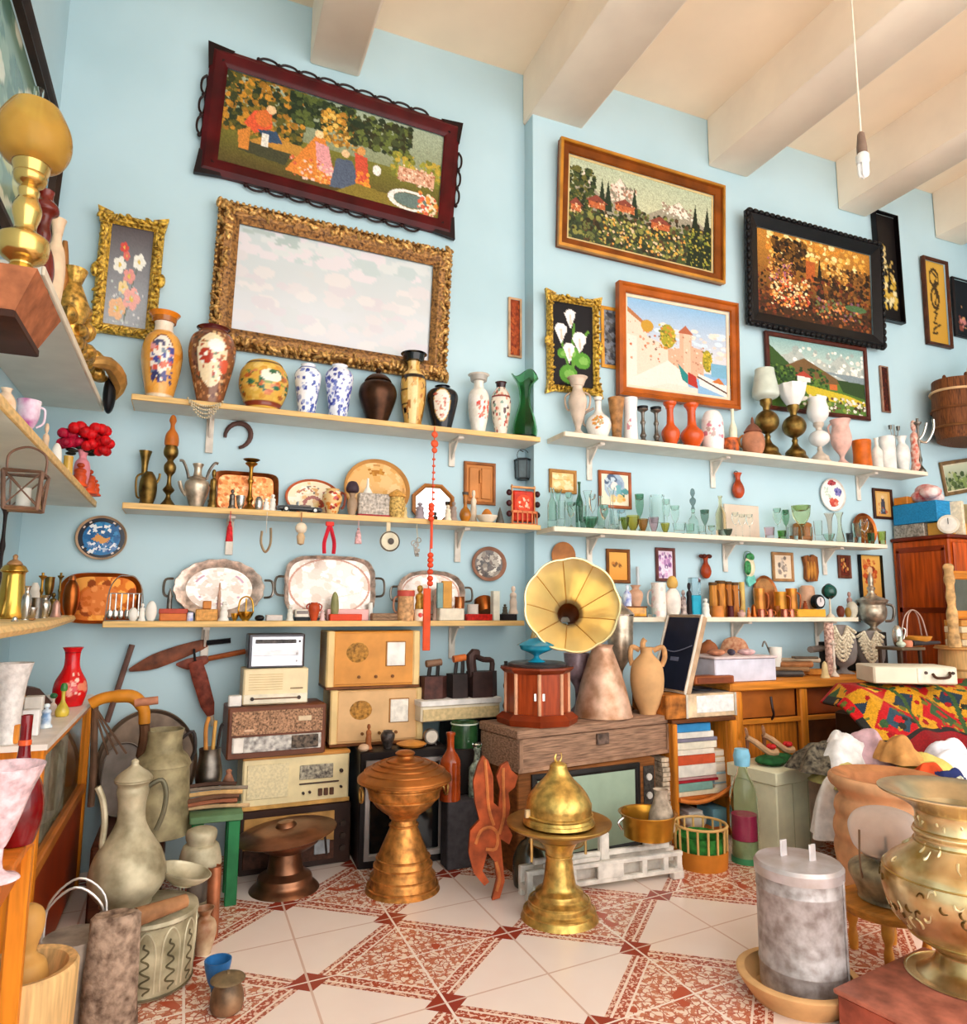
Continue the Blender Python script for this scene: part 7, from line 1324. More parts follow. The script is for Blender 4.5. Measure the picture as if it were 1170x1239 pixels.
t=thing('brass_basin','brass basin standing on the right pan support of the white scale','basin',tuple(Pp));Rp=rad(37,*Pp);hp=.11
MB().lathe(prof([(0,0),(.8,0),(.86,.06),(.97,.9),(1.06,.97),(1.06,1)],Rp,hp,3,.005),32).build('body',mat('#cf9434',.3,.8,.25,7),t);MB().tube(smooth([(-Rp,0,hp*.9),(-Rp*1.25,0,hp*.7),(-Rp*1.1,0,hp*.4)],4),.006,6).build('handle',SILVER,t)
V('stone_jug','rough pale stone jug standing in the brass basin','jug',800,955,17,Pp.z+.009,Pp.y,p=[(0,0),(.85,0),(1,.1),(.95,.4),(.6,.72),(.5,.88),(.6,1)],m=mat('#c9b5a0',.8,0,.35,20,.5))
# round cradle-like basket
p0=onZ(868,1056,0);k=mpp(p0.x,p0.y,.1);r=32*k;t=thing('round_basket','round wooden rail basket with a green lining, on the floor before the bookshelf','basket',(p0.x,p0.y+r*.9,0))
MB().lathe([(0,0),(r*.98,0),(r,.03),(r*1.02,.085),(r*.97,.085),(r*.95,.02),(0,.02)],36).build('hoop',mat('#d98a34',.5,0,.2,6),t);MB().lathe([(0,.03),(r*.92,.03),(r*.9,.15),(r*.86,.15),(r*.86,.05),(0,.05)],30).build('lining',mat('#3f8a3c',.8,0,.4,30),t)
mb=MB();[mb.tube([(r*.97*math.cos(q),r*.97*math.sin(q),.08),(r*.99*math.cos(q),r*.99*math.sin(q),.2)],.006,6) for q in np.linspace(0,2*PI,16,endpoint=False)];mb.tube([(r*math.cos(q),r*math.sin(q),.2) for q in np.linspace(0,2*PI,32,endpoint=False)],.007,6,closed=True);mb.build('rail',mat('#e8bc78',.5,0,.15),t)
# ---------------------------------------------------------------- bookshelf,suitcase player,desk
YB=3.42;x0=solX(815,YB,.4);x1=solX(893,YB,.4);zt=solZ(872,x0,YB);BW=x1-x0;BD=.3
t=thing('bookcase','narrow open wooden bookcase packed with books, under the old record player','bookcase',(x0,YB,0))
mb=MB();mb.bbox(0,BW,0,BD,zt-.02,zt,.004);mb.build('top_board',mat('#6f3f1c',.5,0,.2,5),t)
zs=[solZ(968,x0,YB),solZ(1012,x0,YB),.05]
for z in zs:MB().bbox(0.01,BW-.01,.01,BD,z-.018,z,.004).build('shelf_board',mat('#c9702c',.45,0,.2,5),t)
for nm,a in (('left_post',0),('right_post',BW-.05)):MB().bbox(a,a+(.03 if a==0 else .05),-.01,.03,0,zt-.021,.006).build('post',OAKZ,t);MB().bbox(a,a+.02,.03,BD,0,zt-.021,.004).build('side',OAKZ,t)
mb=MB();mb.tube(smooth([(.02,-.02,zs[0]+.0),(BW*.3,-.025,zs[0]-.02),(BW*.6,-.025,zs[0]-.0),(BW-.02,-.02,zs[0]+.06),(BW-.0,-.02,zs[0]+.02)],3),.012,6);mb.build('carved_rail',mat('#e0843c',.45,0,.2),t)
bk=[('#3f92c8',.036,'bright blue thick book, topmost in the bookcase stack'),('#e9e2d8',.026,'white thin book just under the blue one in the bookcase stack'),('#8a8494',.016,'grey thin book, third from the top of the bookcase stack'),('#f0e6d2',.03,'cream book, fourth from the top of the bookcase stack'),('#f3e8d9',.024,'ivory book right above the orange-red one in the stack'),('#d9603c',.04,'thick orange-red book in the middle of the bookcase stack'),('#f4ece2',.05,'thick white book under the orange-red one'),('#c9a0a0',.012,'dusty pink thin book in the lower bookcase stack'),('#b52c3a',.012,'thin crimson book in the lower bookcase stack'),('#8fb8b0',.034,'pale green patterned book near the bottom of the stack'),('#efe4c9',.02,'cream lowest book of the bookcase stack')]
tot=sum(b[1] for b in bk);avail=zt-.025-zs[0]-.004;z=zs[0]+.001;R=random.Random(2)
for col,th,lb in reversed(bk):
    th=th*avail/tot;w_=BW*(.56+R.random()*.1);o=thing('book',lb,'book',(x0+.036+w_/2+R.random()*.01,YB+.03,z),0,'books stacked in the bookcase')
    MB().bbox(-w_/2,w_/2,0,.2,0,th-.0015,.003).build('cover',C_(col,.5),o);MB().box(-w_/2+.004,w_/2+.001,.004,.196,th*.14,th*.8).build('pages',PAPER,o);z +=th
z=zs[0]+.001
for i,(col,th,lb) in enumerate([('#e9dcc6',.05,'cream book at the bottom of the right-hand bookcase column'),('#a8cfe0',.07,'light blue box in the right-hand bookcase column'),('#d9d3c8',.06,'grey-white book above the light blue box'),('#dcc09a',.035,'tan book near the top of the right-hand column'),('#e8d4b4',.04,'buff book at the top of the right-hand column')]):
    o=thing('book',lb,'book',(x0+BW*.8,YB+.045+.004*i,z),0,'books stacked in the bookcase');MB().bbox(-BW*.1,BW*.1,0,.19,0,th*.9,.003).build('cover',C_(col,.5),o);MB().box(-BW*.1+.003,BW*.1-.003,-.001,.18,th*.14,th*.76).build('pages',PAPER,o);z +=th*.9+.001
for i,(px,col,lb) in enumerate([(843,'#f0ece8','white box lying on the second bookcase shelf'),(872,'#8fc8dc','sky-blue box standing on the second bookcase shelf')]):
    o=MB().bbox(-.05,.05,0,.15,0,min(.1,zs[0]-zs[1]-.05),.004).build('small_box',C_(col));o.location=(solX(px,YB+.05,zs[1]),YB+.05,zs[1]+.001);tag(o,lb,'box')
o=MB().lathe(prof('jar',.075,.09,3),20).build('white_bowl',C_('#ece2d4',.4));o.location=(x0+BW*.42,YB+.09,zs[2]+.001);tag(o,'cream pot on the lowest bookcase shelf behind the round basket','pot')
# stacked magazines to the left of the bookcase
xm=solX(808,3.44,.3);o=thing('magazine_stack','tall uneven stack of pale magazines left of the bookcase','magazines',(xm,3.44,0));mb=MB();R=random.Random(9)
for i in range(18):a=R.uniform(-.006,.006);mb.box(-.026+a,.022+a,0+R.uniform(0,.01),.2,i*.026,i*.026+.022)
mb.build('magazines',mat('#ddc8ae',.7,0,.35,30),o,flat=True)
# portable record player
zp=zt+.001;YP=3.44;x0p=solX(807,YP,zp);x1p=solX(894,YP,zp);hp=solZ(842,x0p,YP)-zp;W_=x1p-x0p
t=thing('record_player','old portable record player with its dark blue lid standing open','record player',(x0p,YP,zp),2)
MB().bbox(0,W_*.28,0,.33,0,hp,.006).build('brown_end',mat('#c07834',.5,0,.4,20),t);MB().bbox(W_*.28+.001,W_,0,.33,0,hp,.006).build('case',mat('#e8cba8',.6,0,.3,10),t);MB().bbox(W_*.42,W_*.96,-.003,.002,hp*.2,hp*.92,.002).build('paper_label',mat('#f2eeea',.6,0,.12,30),t)
for s_ in (.28,.985):MB().bbox(W_*s_-.008,W_*s_+.008,-.006,0,0,hp,.002).build('corner_strip',C_('#dcd0c0',.4,.3),t)
MB().bbox(W_*.34,W_-.02,.02,.28,hp+.0005,hp+.006,.002).build('deck',mat('#6a625c',.5,.1,.3),t);MB().lathe([(0,hp+.006),(.08,hp+.006),(.08,hp+.016),(0,hp+.018)],28,T(W_*.7,.15,0)).build('platter',mat('#2a2830',.4),t)
hl=(solZ(745,x0p+.2,3.55)-zp-hp)/math.cos(.31);LM=T(W_*.27,.315,hp+.004) @ RZ(-90) @ RX(-18);lw=.31
mb=MB();mb.bbox(0,lw,0,.05,0,hl,.01,LM);ld=mb.build('lid',mat('#c9a888',.55,0,.2),t);MB().bbox(.015,lw-.015,-.004,.002,.015,hl-.015,.004,LM).build('lid_lining',NAVY,ld);mb=MB();mb.tube([LM @ Vector(q) for q in ((0,-.002,0),(0,-.002,hl),(lw,-.002,hl),(lw,-.002,0))],.009,6,closed=True);mb.build('lid_edge',C_('#e9dccb',.4),ld)
mb=MB();mb.tube([LM @ Vector(q) for q in smooth([(.02,-.01,hl*.55),(lw*.5,-.02,hl*.5),(lw-.02,-.01,hl*.6)],4)],.003,5);mb.build('lid_strap',C_('#8a8aa0'),ld);MB().bbox(lw*.38,lw*.62,-.008,-.003,hl*.39,hl*.44,.002,LM).build('badge',C_('#8f8ea8',.3,.5),ld)
# desk
YD=3.48;ZD=solZ(826,solX(890,YD,.9),YD);xa=solX(886,YD,ZD-.1);xb=5.0
t=thing('desk','orange wooden desk with open compartments against the wall','desk',(xa,YD,0));DW=xb-xa
MB().bbox(-.03,DW,-.03,.5,ZD-.05,ZD,.012).build('desktop',OAK,t);z1=solZ(893,xa,YD);z2=solZ(872,xa,YD);xm=solX(972,YD,.7)-xa;zr=solZ(866,xa+xm,YD)
mb=MB();mb.lathe([(a*.045,b*(ZD-.06)) for a,b in smooth([(0,0),(.7,0),(.8,.05),(.6,.1),(1,.2),(.8,.4),(1,.6),(.7,.66),(1,.72),(1,1),(0,1)],3)],16,T(.03,.02,0));mb.build('turned_leg',OAKZ,t);MB().bbox(.0,.06,-.01,.06,z1-.02,ZD-.051,.008).build('corner_post',OAKZ,t)
MB().bbox(.06,DW-.1,-.004,.02,z2-.03,z2,.006).build('rail',OAK,t);MB().bbox(xm-.03,xm+.03,-.012,.03,0,ZD-.051,.008).build('middle_post',OAKZ,t)
MB().bbox(.06,xm-.03,.03,.05,.15,z2-.031,.004).build('cupboard_door',mat('#cf7f2c',.45,0,.25,5,0,'woodz'),t);df=MB().bbox(.06,xm-.03,.035,.05,z2+.001,ZD-.052,.004).build('drawer_front',mat('#b5682a',.45,0,.25,5),t);MB().bbox(xm+.03,DW-.1,.05,.07,z2,ZD-.052,.004).build('drawer_front',mat('#a8521f',.45,0,.25,5),t)
MB().bbox(.02,DW-.05,.44,.49,0,ZD-.052,.004).build('back_panel',mat('#7a431c',.5,0,.2),t);MB().bbox(DW-.06,DW-.02,.0,.49,0,ZD-.052,.006).build('end_panel',OAKZ,t)
mb=MB();mb.tube(smooth([(xm*.5,-.02,ZD-.09),(xm*.5,-.03,ZD-.16),(xm*.53,-.02,ZD-.2),(xm*.53,.0,ZD-.23)],4),.008,6);mb.build('drawer_pull',mat('#3a2420',.5,.3),df)
zd=ZD+.001
t2,w,h=BX('plastic_box','large clear plastic box of small things on the desk','box',866,940,797,zd,3.5,.2,mat('#dcd8e4',.15,0,.1,12),0,solo=False);MB().bbox(-w*.52,w*.52,-.01,.31,h,h+.014,.006).build('rim_lid',mat('#e6d2d0',.3,0,.1),t2)
R=random.Random(4)
for i,(dx,col,lb) in enumerate([(-.3,'#c98a6a','brown bundle on the lid of the plastic box, left end'),(-.05,'#5a5260','small dark clip on the lid of the plastic box'),(.2,'#e8c0c0','pink folded cloth on the lid of the plastic box')]):
    o=MB().ball((0,0,.02),(.06 if i !=1 else .02,.05 if i !=1 else .03,.02),12,8).build('small_bundle',mat(col,.6,0,.3,20));x=t2.location.x+dx*w;o.location=(x,3.6,zd+h+.0145);tag(o,lb,'bundle')
t,w,h=BX('wooden_tray','shallow brown wooden tray at the desk corner, beside the open record player','tray',842,888,824,ZD+.001,3.46,.1,mat('#b06234',.45,0,.3,5),-3,h=.045,solo=False);MB().bbox(-w*.44,w*.44,-.004,0,.008,.036,.002).build('front_inlay',mat('#8a4420',.45),t)
t.location.x -=.0
V('arched_clock','brown rainbow-shaped wooden arch behind the plastic box','wooden arch',889,770,19,zd,3.92,p=[(0,0),(1,0),(1,.4),(.9,.7),(.6,.92),(0,1)],m=mat('#a8684c',.5,0,.5,40,col2='#e0b08a'),sq=.25);V('arched_box','smaller brown domed casket left of the rainbow-shaped arch','casket',858,774,12,zd,3.9,p=[(0,0),(1,0),(1,.6),(.8,.85),(.3,.97),(.2,1),(0,1)],m=mat('#a8643c',.5,0,.3),sq=.6)
V('white_saucepan','white pot with a bent handle on the desk','pot',939,783,8,zd,3.75,p='bowl',m=WHITE,tubes=[('handle',PEWTER,[(-.9,.8),(-1.6,1.2),(-2,1.0)],.13)])
# pile of tools on the desk:separate pieces
mats=[mat('#4a4440',.5,.4,.3),mat('#9a7450',.6,0,.3),mat('#b5784a',.5,0,.3),mat('#c9b49a',.5),mat('#6a5a4a',.5,.3),mat('#d08a3c',.45),mat('#8a8078',.4,.5),mat('#2f2c2a',.5)]
nmz=[('iron_file','dark iron file lying lowest in the heap on the desk'),('wooden_rod','brown wooden rod across the heap on the desk'),('wooden_flute','reddish wooden flute in the heap on the desk'),('bone_handle','pale bone handle at the front of the heap on the desk'),('old_pliers','old brown-grey pliers in the heap on the desk'),('orange_case','orange leather case at the right of the heap on the desk'),('metal_bar','grey metal bar on top of the heap on the desk'),('black_box','small black box standing at the top of the heap')]
for i,(nm,lb) in enumerate(nmz):
    px=950+i*7;Y=3.66+.03*(i % 4);z=zd+.006+.026*i;mb=MB()
    if nm=='black_box':mb.bbox(-.045,.045,-.03,.03,-.17,.03,.004)
    elif nm=='orange_case':mb.bbox(-.07,.07,-.03,.03,-.0,.04,.01)
    elif nm=='old_pliers':[mb.tube(smooth([(-.1,s_*.03,.01),(0,0,.01),(.06,s_*-.015,.01)],3),.009,6) for s_ in (-1,1)]
    else:mb.tube([(-.12-.01*i,0,.012),(.12,0,.012)],.016 if i % 2 else .022,8)
    o=mb.build(nm,mats[i]);o.location=(solX(px,Y,z),Y,z if nm !='orange_case' else zd+.001);o.rotation_euler=(0,0,R.uniform(-.5,.5));tag(o,lb,nm.split('_')[-1])
V('bell_figure','little cream bell at the front right of the desk','bell',998,800,6,zd,3.52,p='bell',m=C_('#e8cf9a'))
# jewellery busts
def bust(label,px,yt,hw,Y,base):
    x,y,z=loc_px(px,Y,zd);hh=solZ(yt,x,y)-zd;r=rad(hw,x,y,zd+.1);t=thing('necklace_bust',label,'necklace stand',(x,y,zd),0,'necklace busts on the desk')
    M=RZ(math.degrees(math.atan2(-x,y)))
    MB().lathe([(a*r,b*hh) for a,b in smooth([(0,0),(.7,0),(.7,.03),(.3,.08),(.3,.14),(.8,.24),(1,.45),(.95,.75),(.7,.92),(.45,.98),(.36,1),(0,1)],3)],24,M,.5).build('bust',mat('#8f8682',.7,0,.15),t)
    mb=MB()
    for q in range(6):
        w_=.42+.1*q;d=.26+.1*q
        for j in range(19):u_=-1+j/9;mb.ball((r*w_*u_,-r*.5*(1.02-.25*u_*u_)-.004,hh*(.96-d*(1-abs(u_)**1.6)*.9-.02*q*abs(u_))),r*.13,6,4,M)
    mb.build('necklaces',mat('#efe4cd',.4,0,.3,60,.3,col2='#b5a488'),t)
    return t
bust('grey bust hung with many pale necklaces, nearest the globe',1021,756,18,3.7,0);bust('grey bust hung with thick pale necklaces, in front of the wardrobe corner',1056,763,17,3.66,0)
V('bead_bundle','column of hanging beads standing left of the necklace busts','beads',1004,756,6,zd,3.66,p='cylinder',m=mat('#d9b8a8',.5,0,.6,60,.6,col2='#8a5a50'))
V('white_stand','white tapering stand at the front edge before the necklace busts','stand',1009,775,5,zd,3.56,p='candle',m=C_('#e9d9c9'))
# big silver samovar/goblet on a dark crate behind the busts
bx,bw_,bh_=BX('black_crate','dark crate behind the necklace busts carrying the silver urn','crate',1036,1076,765,zd,3.82,.15,mat('#2c2826',.6,0,.3));
V('silver_urn','large ornate silver urn with a tall lid, behind the necklace busts','urn',1056,727,18,zd+bh_+.001,3.88,p=[(0,0),(.5,0),(.5,.05),(.25,.12),(.3,.2),(.85,.4),(1,.7),(.9,.85),(1.05,.95),(1.1,1)],m=SILV2,parts=[('lid',SILV2,[(0,1),(1.1,1),(.9,1.08),(.4,1.16),(.2,1.3),(.3,1.42),(.16,1.5),(.2,1.7),(.06,1.9),(0,1.95)])],tubes=[('handle',PEWTER,[(.9,.9),(1.4,.8),(1.3,.4),(.8,.35)],.1),('handle',PEWTER,[(-.9,.9),(-1.4,.8),(-1.3,.4),(-.8,.35)],.1)])
# right of it:basket with wire bow,gramophone-like brass,white case,carved post on a wooden block
t=thing('white_case','beige sewing-machine case with a dark handle lying on the coloured rug','case',(0,0,0))
YW=2.95;zw=solZ(828,solX(1100,YW,.95),YW);xw0=solX(1058,YW+.1,zw);xw1=solX(1160,YW-.12,zw);t.location=(xw0,YW+.1,zw);hw_=solZ(806,xw0,YW+.1)-zw;Lw=math.hypot(xw1-xw0,.22);t.rotation_euler=(0,0,-math.atan2(.22,xw1-xw0));IV=mat('#e6dcc6',.45,0,.08,6)
MB().bbox(0,Lw,0,.26,0,hw_,.01).build('body',IV,t);MB().bbox(Lw*.52,Lw-.02,-.004,0,.01,hw_-.01,.003).build('end_panel',C_('#efe6d2'),t);mb=MB();mb.tube(smooth([(Lw*.7,-.006,hw_*.6),(Lw*.72,-.03,hw_*.4),(Lw*.86,-.03,hw_*.45),(Lw*.9,-.006,hw_*.7)],4),.008,8);mb.build('handle',mat('#5a3c2c',.5),t)
for q in (.62,.94):MB().lathe([(0,0),(.01,0),(.008,.008),(0,.008)],10,T(Lw*q,-.004,hw_*.66) @ RX(90)).build('stud',mat('#4a3a34',.4,.5),t)
zk=.83
BX('dark_cabinet','dark cabinet under the pale wooden churn, mostly hidden by the clothes','cabinet',1147,1240,None,0,3.2,.27,mat('#5a3a22',.5,0,.2),0,h=zk-.002)
PWD=mat('#e3b67a',.5,0,.15,6,0,'woodz')
t=V('wooden_churn','pale wooden churn with a flat lid at the right edge, carrying the carved post','churn',1170,786,36,zk,3.36,p=[(0,0),(.98,0),(1,.5),(.96,1),(0,1)],n=1,m=PWD,parts=[('lid',mat('#dca868',.5,0,.2,6),[(0,1.002),(1.05,1.002),(1.06,1.1),(1.0,1.12),(0,1.12)]),('hoop',C_('#b98a54'),[(.99,.3),(1.02,.3),(1.02,.37),(.99,.37)])])
zkt=zk+t['_h']*1.12+.001
V('carved_post','tall carved pale wooden post standing on the churn lid','post',1151,682,8,zkt,3.27,p=[(0,0),(1,0),(1,.1),(.8,.2),(.9,.4),(.6,.5),(.8,.6),(.6,.72),(.9,.8),(.7,.9),(.9,.96),(.5,1),(0,1)],m=mat('#d9ae76',.55,0,.35,20,.4),sq=.6)
YQ=3.34;xq=solX(1166,YQ,1.2)
for i,(lb,col) in enumerate([('lowest pale wooden box of the pile at the right edge','#e8d2ac'),('second wooden box from the bottom at the right edge','#d9a868'),('third box up of the pile at the right edge, striped','#ecd6b0'),('topmost wooden box of the pile at the right edge','#d99a4c')]):
    o=MB().bbox(-.07,.09,0,.13,0,.043,.005).build('wooden_box',C_(col));o.location=(xq+.05+.004*(i % 2),YQ,zkt+i*.045);tag(o,lb,'box')
zq_=zkt-.008
o=MB();rail_frame(o,.3,.34,[(0,0),(0,.03),(.02,.035),(.05,.02),(.06,.005)]);t=thing('table_mirror','orange-framed dark mirror standing on the box pile at the right edge','mirror',(xq+.14,YQ+.09,zq_+4*.045+.182));o.build('frame',OAK,t);MB().box(-.1,.1,-.006,0,-.12,.12).build('mirror_glass',mat('#8a8578',.08,.8,.1),t)
# wire-handled wooden bowl and brass on the wardrobe side
# small table between desk and wooden chest,with bowl and pestle
t=thing('side_table','small dark table with a glass-like ledge between the desk and the pale wooden churn','table',(solX(1100,3.3,.9),3.26,0));zs_=solZ(783,t.location.x,3.3);MB().bbox(-.1,.12,0,.2,zs_-.02,zs_,.005).build('table_top',mat('#6f5a44',.4),t)
for a in (-.09,.09):
    for b in (.02,.17):MB().bbox(a,a+.02,b,b+.02,0,zs_-.021,.003).build('leg',mat('#4a3424',.5),t)
x,y,z=loc_px(1107,3.4,zs_+.001);k=mpp(x,y,z);zb_=solZ(768,x,y);t=thing('scoop_bowl','wooden dish with an arched wire frame, in front of the wardrobe','dish',(x,y,zs_+.001))
MB().lathe([(0,0),(8*k,0),(17*k,.04),(19*k,.065),(17*k,.065),(8*k,.02),(0,.018)],28).build('dish',mat('#d9943c',.45,0,.2),t);mb=MB();[mb.tube(smooth([(-18*k,q,.06),(-12*k,q*.6,.19),(0,0,.24),(12*k,-q*.6,.19),(18*k,-q,.06)],5),.0045,6) for q in (-.02,.02)];mb.build('wire_bow',C_('#c9a89a',.4,.5),t)
V('silver_creamer','small silver creamer left of the wooden dish with the wire frame','jug',1086,757,7,zs_+.001,3.36,p='jar',m=SILVER,tubes=[('handle',SILVER,[(.8,.9),(1.4,.8),(1,.35)],.14)]);V('glass_flask','pale glass flask below the silver creamer','flask',1090,770,6,zs_+.001,3.31,p='bottleneck',m=C_('#d3dcc8',.15))
mb=MB();mb.tube([(-.1,0,.022),(.02,0,.022),(.14,-.02,.024)],[.02,.016,.01],8);o=mb.build('metal_pestle',mat('#4a4244',.4,.5));o.location=(solX(1118,3.32,zs_),3.33,zs_+.001);tag(o,'dark metal rod lying before the wooden dish','rod')
V('small_chest','pink cloth-covered little stand between the silver creamer and the dark rod','stand',1098,775,6,zs_+.001,3.31,p='box',m=C_('#d98a6a'))
# ---------------------------------------------------------------- cream box,bottle,sandals
p0=onZ(945,1042,0);X0=solX(918,3.2,.2);Yc=3.05;xl=solX(941,Yc,.2);xr=solX(997,Yc+.06,.2);zc=solZ(935,xl,Yc)
CRM=mat('#e9e6c8',.5,0,.06);t=thing('cream_box','pale cream wooden box with an overhanging lid on the floor','box',(xl,Yc,0),10);Wc=(xr-xl)*1.02
MB().bbox(0,Wc,0,.3,0,zc*.84,.006).build('body',CRM,t);MB().bbox(-.012,Wc+.012,-.012,.312,zc*.84+.001,zc,.006).build('lid',CRM,t)
for q in (.34,.68):MB().bbox(Wc*q-.003,Wc*q+.003,-.003,.0,.0,zc*.83,.001).build('board_joint',C_('#c9c4a0'),t)
MB().bbox(Wc*.7,Wc-.004,-.002,.0,.0,zc*.83,.001).build('pink_board',C_('#f0d2b8'),t)
CMx=T(xl,Yc,zc+.001) @ RZ(10)
mb=MB();[mb.ball((Wc*.5+.055*math.cos(q*1.3)-.02*q/3,.14+.03*math.sin(q*2.2),.025),(.085,.06,.025),12,8) for q in range(5)];o=mb.build('green_cloth',mat('#2f6a3c',.8,0,.35,16,.3));o.matrix_world=CMx;tag(o,'dark green folded cloth on the cream box','cloth')
for i,dx in enumerate((-.03,.12)):
    t=thing('sandal',['high-heeled sandal with a red flower, left one on the green cloth','high-heeled sandal with a red flower, right one on the green cloth'][i],'sandal',tuple(CMx @ Vector((Wc*.35+dx,.16,.05))),10,'pair of sandals')
    mb=MB();mb.tube(smooth([(.1,-.02,.012),(.04,-.01,.016),(-.03,.02,.07),(-.08,.04,.1)],4),[.02]*5+[.018]*4+[.016]*4,8);mb.build('sole',mat('#c9a07a',.6),t);MB().tube([(-.075,.04,.095),(-.07,.045,.002)],[.012,.006],8).build('heel',mat('#8a5a44',.5),t);mb=MB();[mb.ball((.06+.014*math.cos(q),-.015+.014*math.sin(q),.045),.014,8,6) for q in (0,1.3,2.6,3.9,5.2)];mb.build('flower',mat('#c92c2c',.5,0,.2),t);mb=MB();mb.tube(smooth([(-.08,.03,.1),(-.1,.02,.14),(-.075,.05,.145),(-.06,.055,.1)],4),.005,6);mb.build('strap',mat('#b98a6a',.6),t)
p1=onZ(911,1046,0);k=mpp(p1.x,p1.y,.2);t=thing('glass_bottle','big clear bottle with a blue cap and pink liquid inside, by the cream box','bottle',(p1.x,p1.y+.05,0));h=solZ(906,p1.x,p1.y+.05);r=16.5*k
Q=[(0,.0)]+smooth([(r*.9,0),(r,.02),(r,h*.55),(r*.8,h*.68),(r*.42,h*.78),(r*.34,h*.9)],3);MB().lathe(Q+[(a-.004,max(b,.006)) for a,b in reversed(Q[1:])]+[(0,.006)],28).build('bottle_glass',mat('#cfe6c4',.02,0,kind='glass'),t)
MB().lathe([(0,h*.2),(r-.006,h*.2),(r-.006,h*.42),(0,h*.42)],24).build('pink_liquid',mat('#d9407a',.2,0,.15),t);MB().lathe([(0,.008),(r-.006,.008),(r-.006,h*.195),(0,h*.195)],24).build('lower_liquid',mat('#cfd8b0',.2),t);MB().lathe([(0,h*.85),(r*.55,h*.85),(r*.62,h*.94),(r*.5,h),(0,h)],14).build('cap',C_('#8fcbe4'),t);MB().lathe([(0,0),(r*1.02,0),(r*1.02,.03),(r*1.005,.03),(r*1.005,.002),(0,.001)],24).build('green_base',C_('#4a9a6a'),t)
# ---------------------------------------------------------------- heap of clothes and the coloured rug
from mathutils import noise as mnoise
def blob_cloth(nm,lb,cat,cx,cy,z0,rx,ry,h,m,seed,n=40,folds=5,yaw=0):
    R=np.random.default_rng(seed);mb=MB();vs=[];fs=[];ph=R.random(6)*6.28
    for j in range(n+1):
        for i in range(n+1):
            u_,v_=i/n*2-1,j/n*2-1;q=max(abs(u_),abs(v_));ang=math.atan2(v_,u_);rr=q
            edge=1+.12*math.sin(3*ang+ph[0])+.07*math.sin(7*ang+ph[1])
            x,y=rx*rr*math.cos(ang)*edge,ry*rr*math.sin(ang)*edge
            P_=Vector((x/rx*1.3+ph[2]*9,y/ry*1.3+ph[3]*9,seed*3.1));w_=mnoise.noise(P_);f=math.sin(folds*(x/rx*math.cos(ph[4])+y/ry*math.sin(ph[4]))*1.2+7*w_)+.5*mnoise.noise(P_*2.2)
            vs.append((x,y,max(0.002,h*((1-rr**2.6)*(.78+.3*w_)+.13*f*(1-rr**5)))))
    for j in range(n):
        for i in range(n):a=j*(n+1)+i;fs.append((a,a+1,a+n+2,a+n+1))
    o=mb.add(vs,fs,RZ(yaw)).build(nm,m,sharp=180);o.location=(cx,cy,z0);return tag(o,lb,cat)
WCL=mat('#f2eef0',.85,0,.08,8);LACE=mat('#efe6dc',.85,0,.15,60,.3)
cx_,cy_=3.72,2.95
blob_cloth('clothes_heap','big heap of mixed clothes filling the floor before the desk','clothes',cx_+.0,2.7,0,.7,.24,.5,mat('#efe8e4',.85,0,.2,5,.2,col2='#c9b8a8'),1,60,7)
def on_heap(px,py,Y):p=onY(px,py,Y);return p
for i,(px,py,Y,rx,ry,h,col,lb,nm) in enumerate([
 (993,905,2.92,.15,.12,.14,'#6f6656','grey-black patterned cloth at the left end of the clothes heap','patterned_cloth'),(1022,893,2.86,.14,.12,.19,'#f4f0ee','white shirt crumpled at the left top of the clothes heap','shirt'),
 (1052,890,2.82,.15,.12,.16,'#d9b4bc','dusty pink blouse near the top of the clothes heap','blouse'),(1024,926,2.8,.2,.13,.12,'#d3c680','yellow-green cloth low in the clothes heap','scarf'),(1084,918,2.7,.24,.16,.2,'#f6f3f4','large white cloth in the middle of the clothes heap','white_cloth'),
 (1088,897,2.62,.09,.09,.13,'#d9a060','tan strip of cloth at the middle of the clothes heap','tan_cloth'),(1118,917,2.54,.11,.08,.13,'#e8d27a','pale yellow cloth beside the orange one on the clothes heap','yellow_cloth'),(1124,929,2.46,.09,.07,.13,'#e0582c','orange-red cloth next to the navy one on the clothes heap','orange_cloth'),
 (1142,934,2.42,.1,.08,.15,'#2f3a70','navy blue cloth bundle on the clothes heap','navy_cloth'),(1158,910,2.56,.24,.15,.24,'#f1eef6','white cloth at the right edge above the navy bundle','white_cloth'),(1010,950,2.78,.15,.1,.3,'#f0ecea','white cloth spilling beside the cream box','white_cloth'),(1160,946,2.3,.09,.07,.1,'#e9d8c0','small cream cloth with dark dots right of the navy bundle','dotted_cloth'),(1104,938,2.46,.1,.07,.1,'#9fb89a','green flowered cloth left of the orange-red one','flowered_cloth'),
 (1040,950,2.78,.22,.1,.36,'#ece6e2','white and grey sheet hanging low behind the clay jar','sheet')]):
    p=onY(px,py,Y);d=Vector((p.x,p.y,0));base=max(.002,p.z-h*.75);o=blob_cloth(nm,lb,'cloth',p.x,p.y,base,rx*1.25,ry*1.2,h,mat(col,.85,0,.2,14,.2) if 'dotted' not in nm and 'patterned' not in nm and 'flowered' not in nm else mat(col,.85,0,.8,40,.2,col2='#2a2624'),20+i,24,4,20*i)
